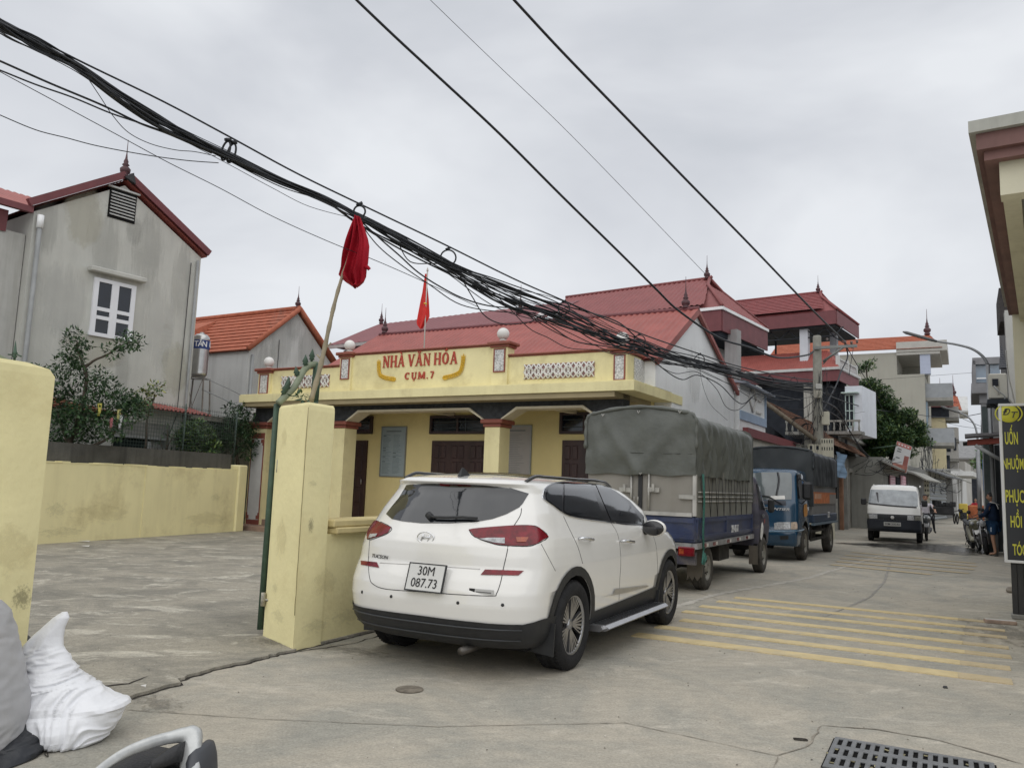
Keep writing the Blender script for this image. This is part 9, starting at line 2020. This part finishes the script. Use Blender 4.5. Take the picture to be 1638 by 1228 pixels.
wall_stain(on_g(34,955,0),gex,.10,.13,'scuff_mark',SDK); wall_stain(on_g(10,880,0),gex,.28,.25,'scuff_mark',SBR)
# left face of the pillar
a,b=gpil[0],gpil[3]; d=(b-a).normalized(); nl=Vector((d.y,-d.x,0)); nl=nl if nl.y<0 else -nl
def on_l(px,py): r=ray(px,py); t=((a-CAM).dot(nl))/r.dot(nl); return CAM+r*t
for px,py,w,h,m in ((455,700,.10,.16,SBR),(445,985,.25,.12,SMD),(450,860,.2,.3,SBR),(440,940,.1,.1,SMD)): wall_stain(on_l(px,py),nl,w,h,'scuff_mark',m)
for px,py,w,h,m in ((500,773,.10,.06,SMD),(505,1000,.3,.12,SMD),(520,930,.25,.2,SBR),(555,985,.35,.14,SMD),(497,840,.06,.12,SDK)): wall_stain(on_g(px,py,.003 if px<524 else -.02),gex,w,h,'scuff_mark',m)
# fine vertical crack down the pillar
crackm=mat('hair_crack',(.33,.28,.15),rough=1)
mb=MB(); rr=random.Random(6); z=2.1; pts=[]
while z>.25: pts.append(on_l(487,700)*0+Vector((G.P(-.006,.0).x+.0,G.P(0,-.0).y,z))+Vector((rr.uniform(-.003,.003),0,0))); z-=.09
mb.tube(pts,.0035,4); tag(mb.build('crack',crackm),kind='structure')
def on_w(px,py,x=.016): v=WY.hx(px,py,x); return WY.P(v.x,v.y,v.z)
for px,py,w,h,m in ((100,850,1.0,.2,SMD),(160,820,1.2,.35,SBR),(330,830,1.2,.3,SBR),(345,795,.3,.2,SMD),(280,860,1.6,.12,SMD),(90,815,.4,.3,SMD)): wall_stain(on_w(px,py),WY.ex,w,h,'scuff_mark',m)
def on_h(px,py): v=Hh.hx(px,py,.003); return Hh.P(v.x,v.y,v.z)
for px,py,w,h,m in ((135,345,.6,1.0,SPT),(170,400,.5,1.2,SDR),(235,400,.6,1.3,SDR),(290,450,.4,1.4,SDR),(195,600,.25,1.1,SDR),(100,480,.8,1.2,SWP),(255,520,.6,1.5,SWP),(150,560,1.0,.6,SPT),(280,590,.5,.9,SPT),(75,360,.4,.9,SDR),(215,370,.3,.5,SDR)): wall_stain(on_h(px,py),Hh.ex,w,h,'wall_stain',m)
def on_k(px,py): v=K.hx(px,py,.004); return K.P(v.x,v.y,v.z)
for px,py,w,h in ((450,540,.8,1.4),(490,560,.6,1.0),(420,600,.7,1.5),(470,520,.5,.8)): wall_stain(on_k(px,py),K.ex,w,h,'wall_stain',SDR)
def on_b(px,py,x=-.015): v=B.hx(px,py,x); return B.P(v.x,v.y,v.z)
for px,py,w,h,m in ((1110,600,.8,.9,SWP),): wall_stain(on_b(px,py),B.ex,w,h,'wall_stain',m)
# grit, leaves and litter scattered on the concrete
rr=random.Random(44); mb=MB()
for i in range(420):
    d=2.5+rr.random()**1.6*16; x=rr.uniform(-4.8,.5); s=rr.uniform(.0015,.0042)*(1+d*.04); p=S.P(x,d,.003); mb.M=Matrix.Translation(p)@Matrix.Rotation(rr.random()*6,4,'Z'); mb.box(-s,s,-s*.7,s*.7,0,s*.8,rr.choice((0,0,1)))
for i in range(260):
    s=rr.uniform(.002,.005); p=G.P(rr.uniform(-5,-.1),rr.uniform(-3,6),.026); mb.M=Matrix.Translation(p)@Matrix.Rotation(rr.random()*6,4,'Z'); mb.box(-s,s,-s*.7,s*.7,0,s*.6,rr.choice((0,0,1)))
mb.M=None; tag(mb.build('grit',[mat('grit_dark',(.20,.18,.15),var=.5),mat('grit_pale',(.58,.55,.5),var=.3)]),'fine grit and crumbs of concrete scattered over the road and yard','grit',kind='stuff')
for i,(px,py,lab) in enumerate(((229,1100,'small white scrap of paper in the crack of the yard edge'),(135,866,'white litter lying along the foot of the yard wall'),(137,874,'second strip of white litter, just in front of the first by the yard wall'))):
    p=onz(px,py,.03); mb=MB(); w=(.018,.11,.07)[i]; mb.slab([(p.x-w,p.y-w*.3,.05),(p.x+w,p.y-w*.4,.042),(p.x+w*.9,p.y+w*.35,.055),(p.x-w*.8,p.y+w*.3,.045)],.004); tag(mb.build('litter',WPL),lab,'litter')
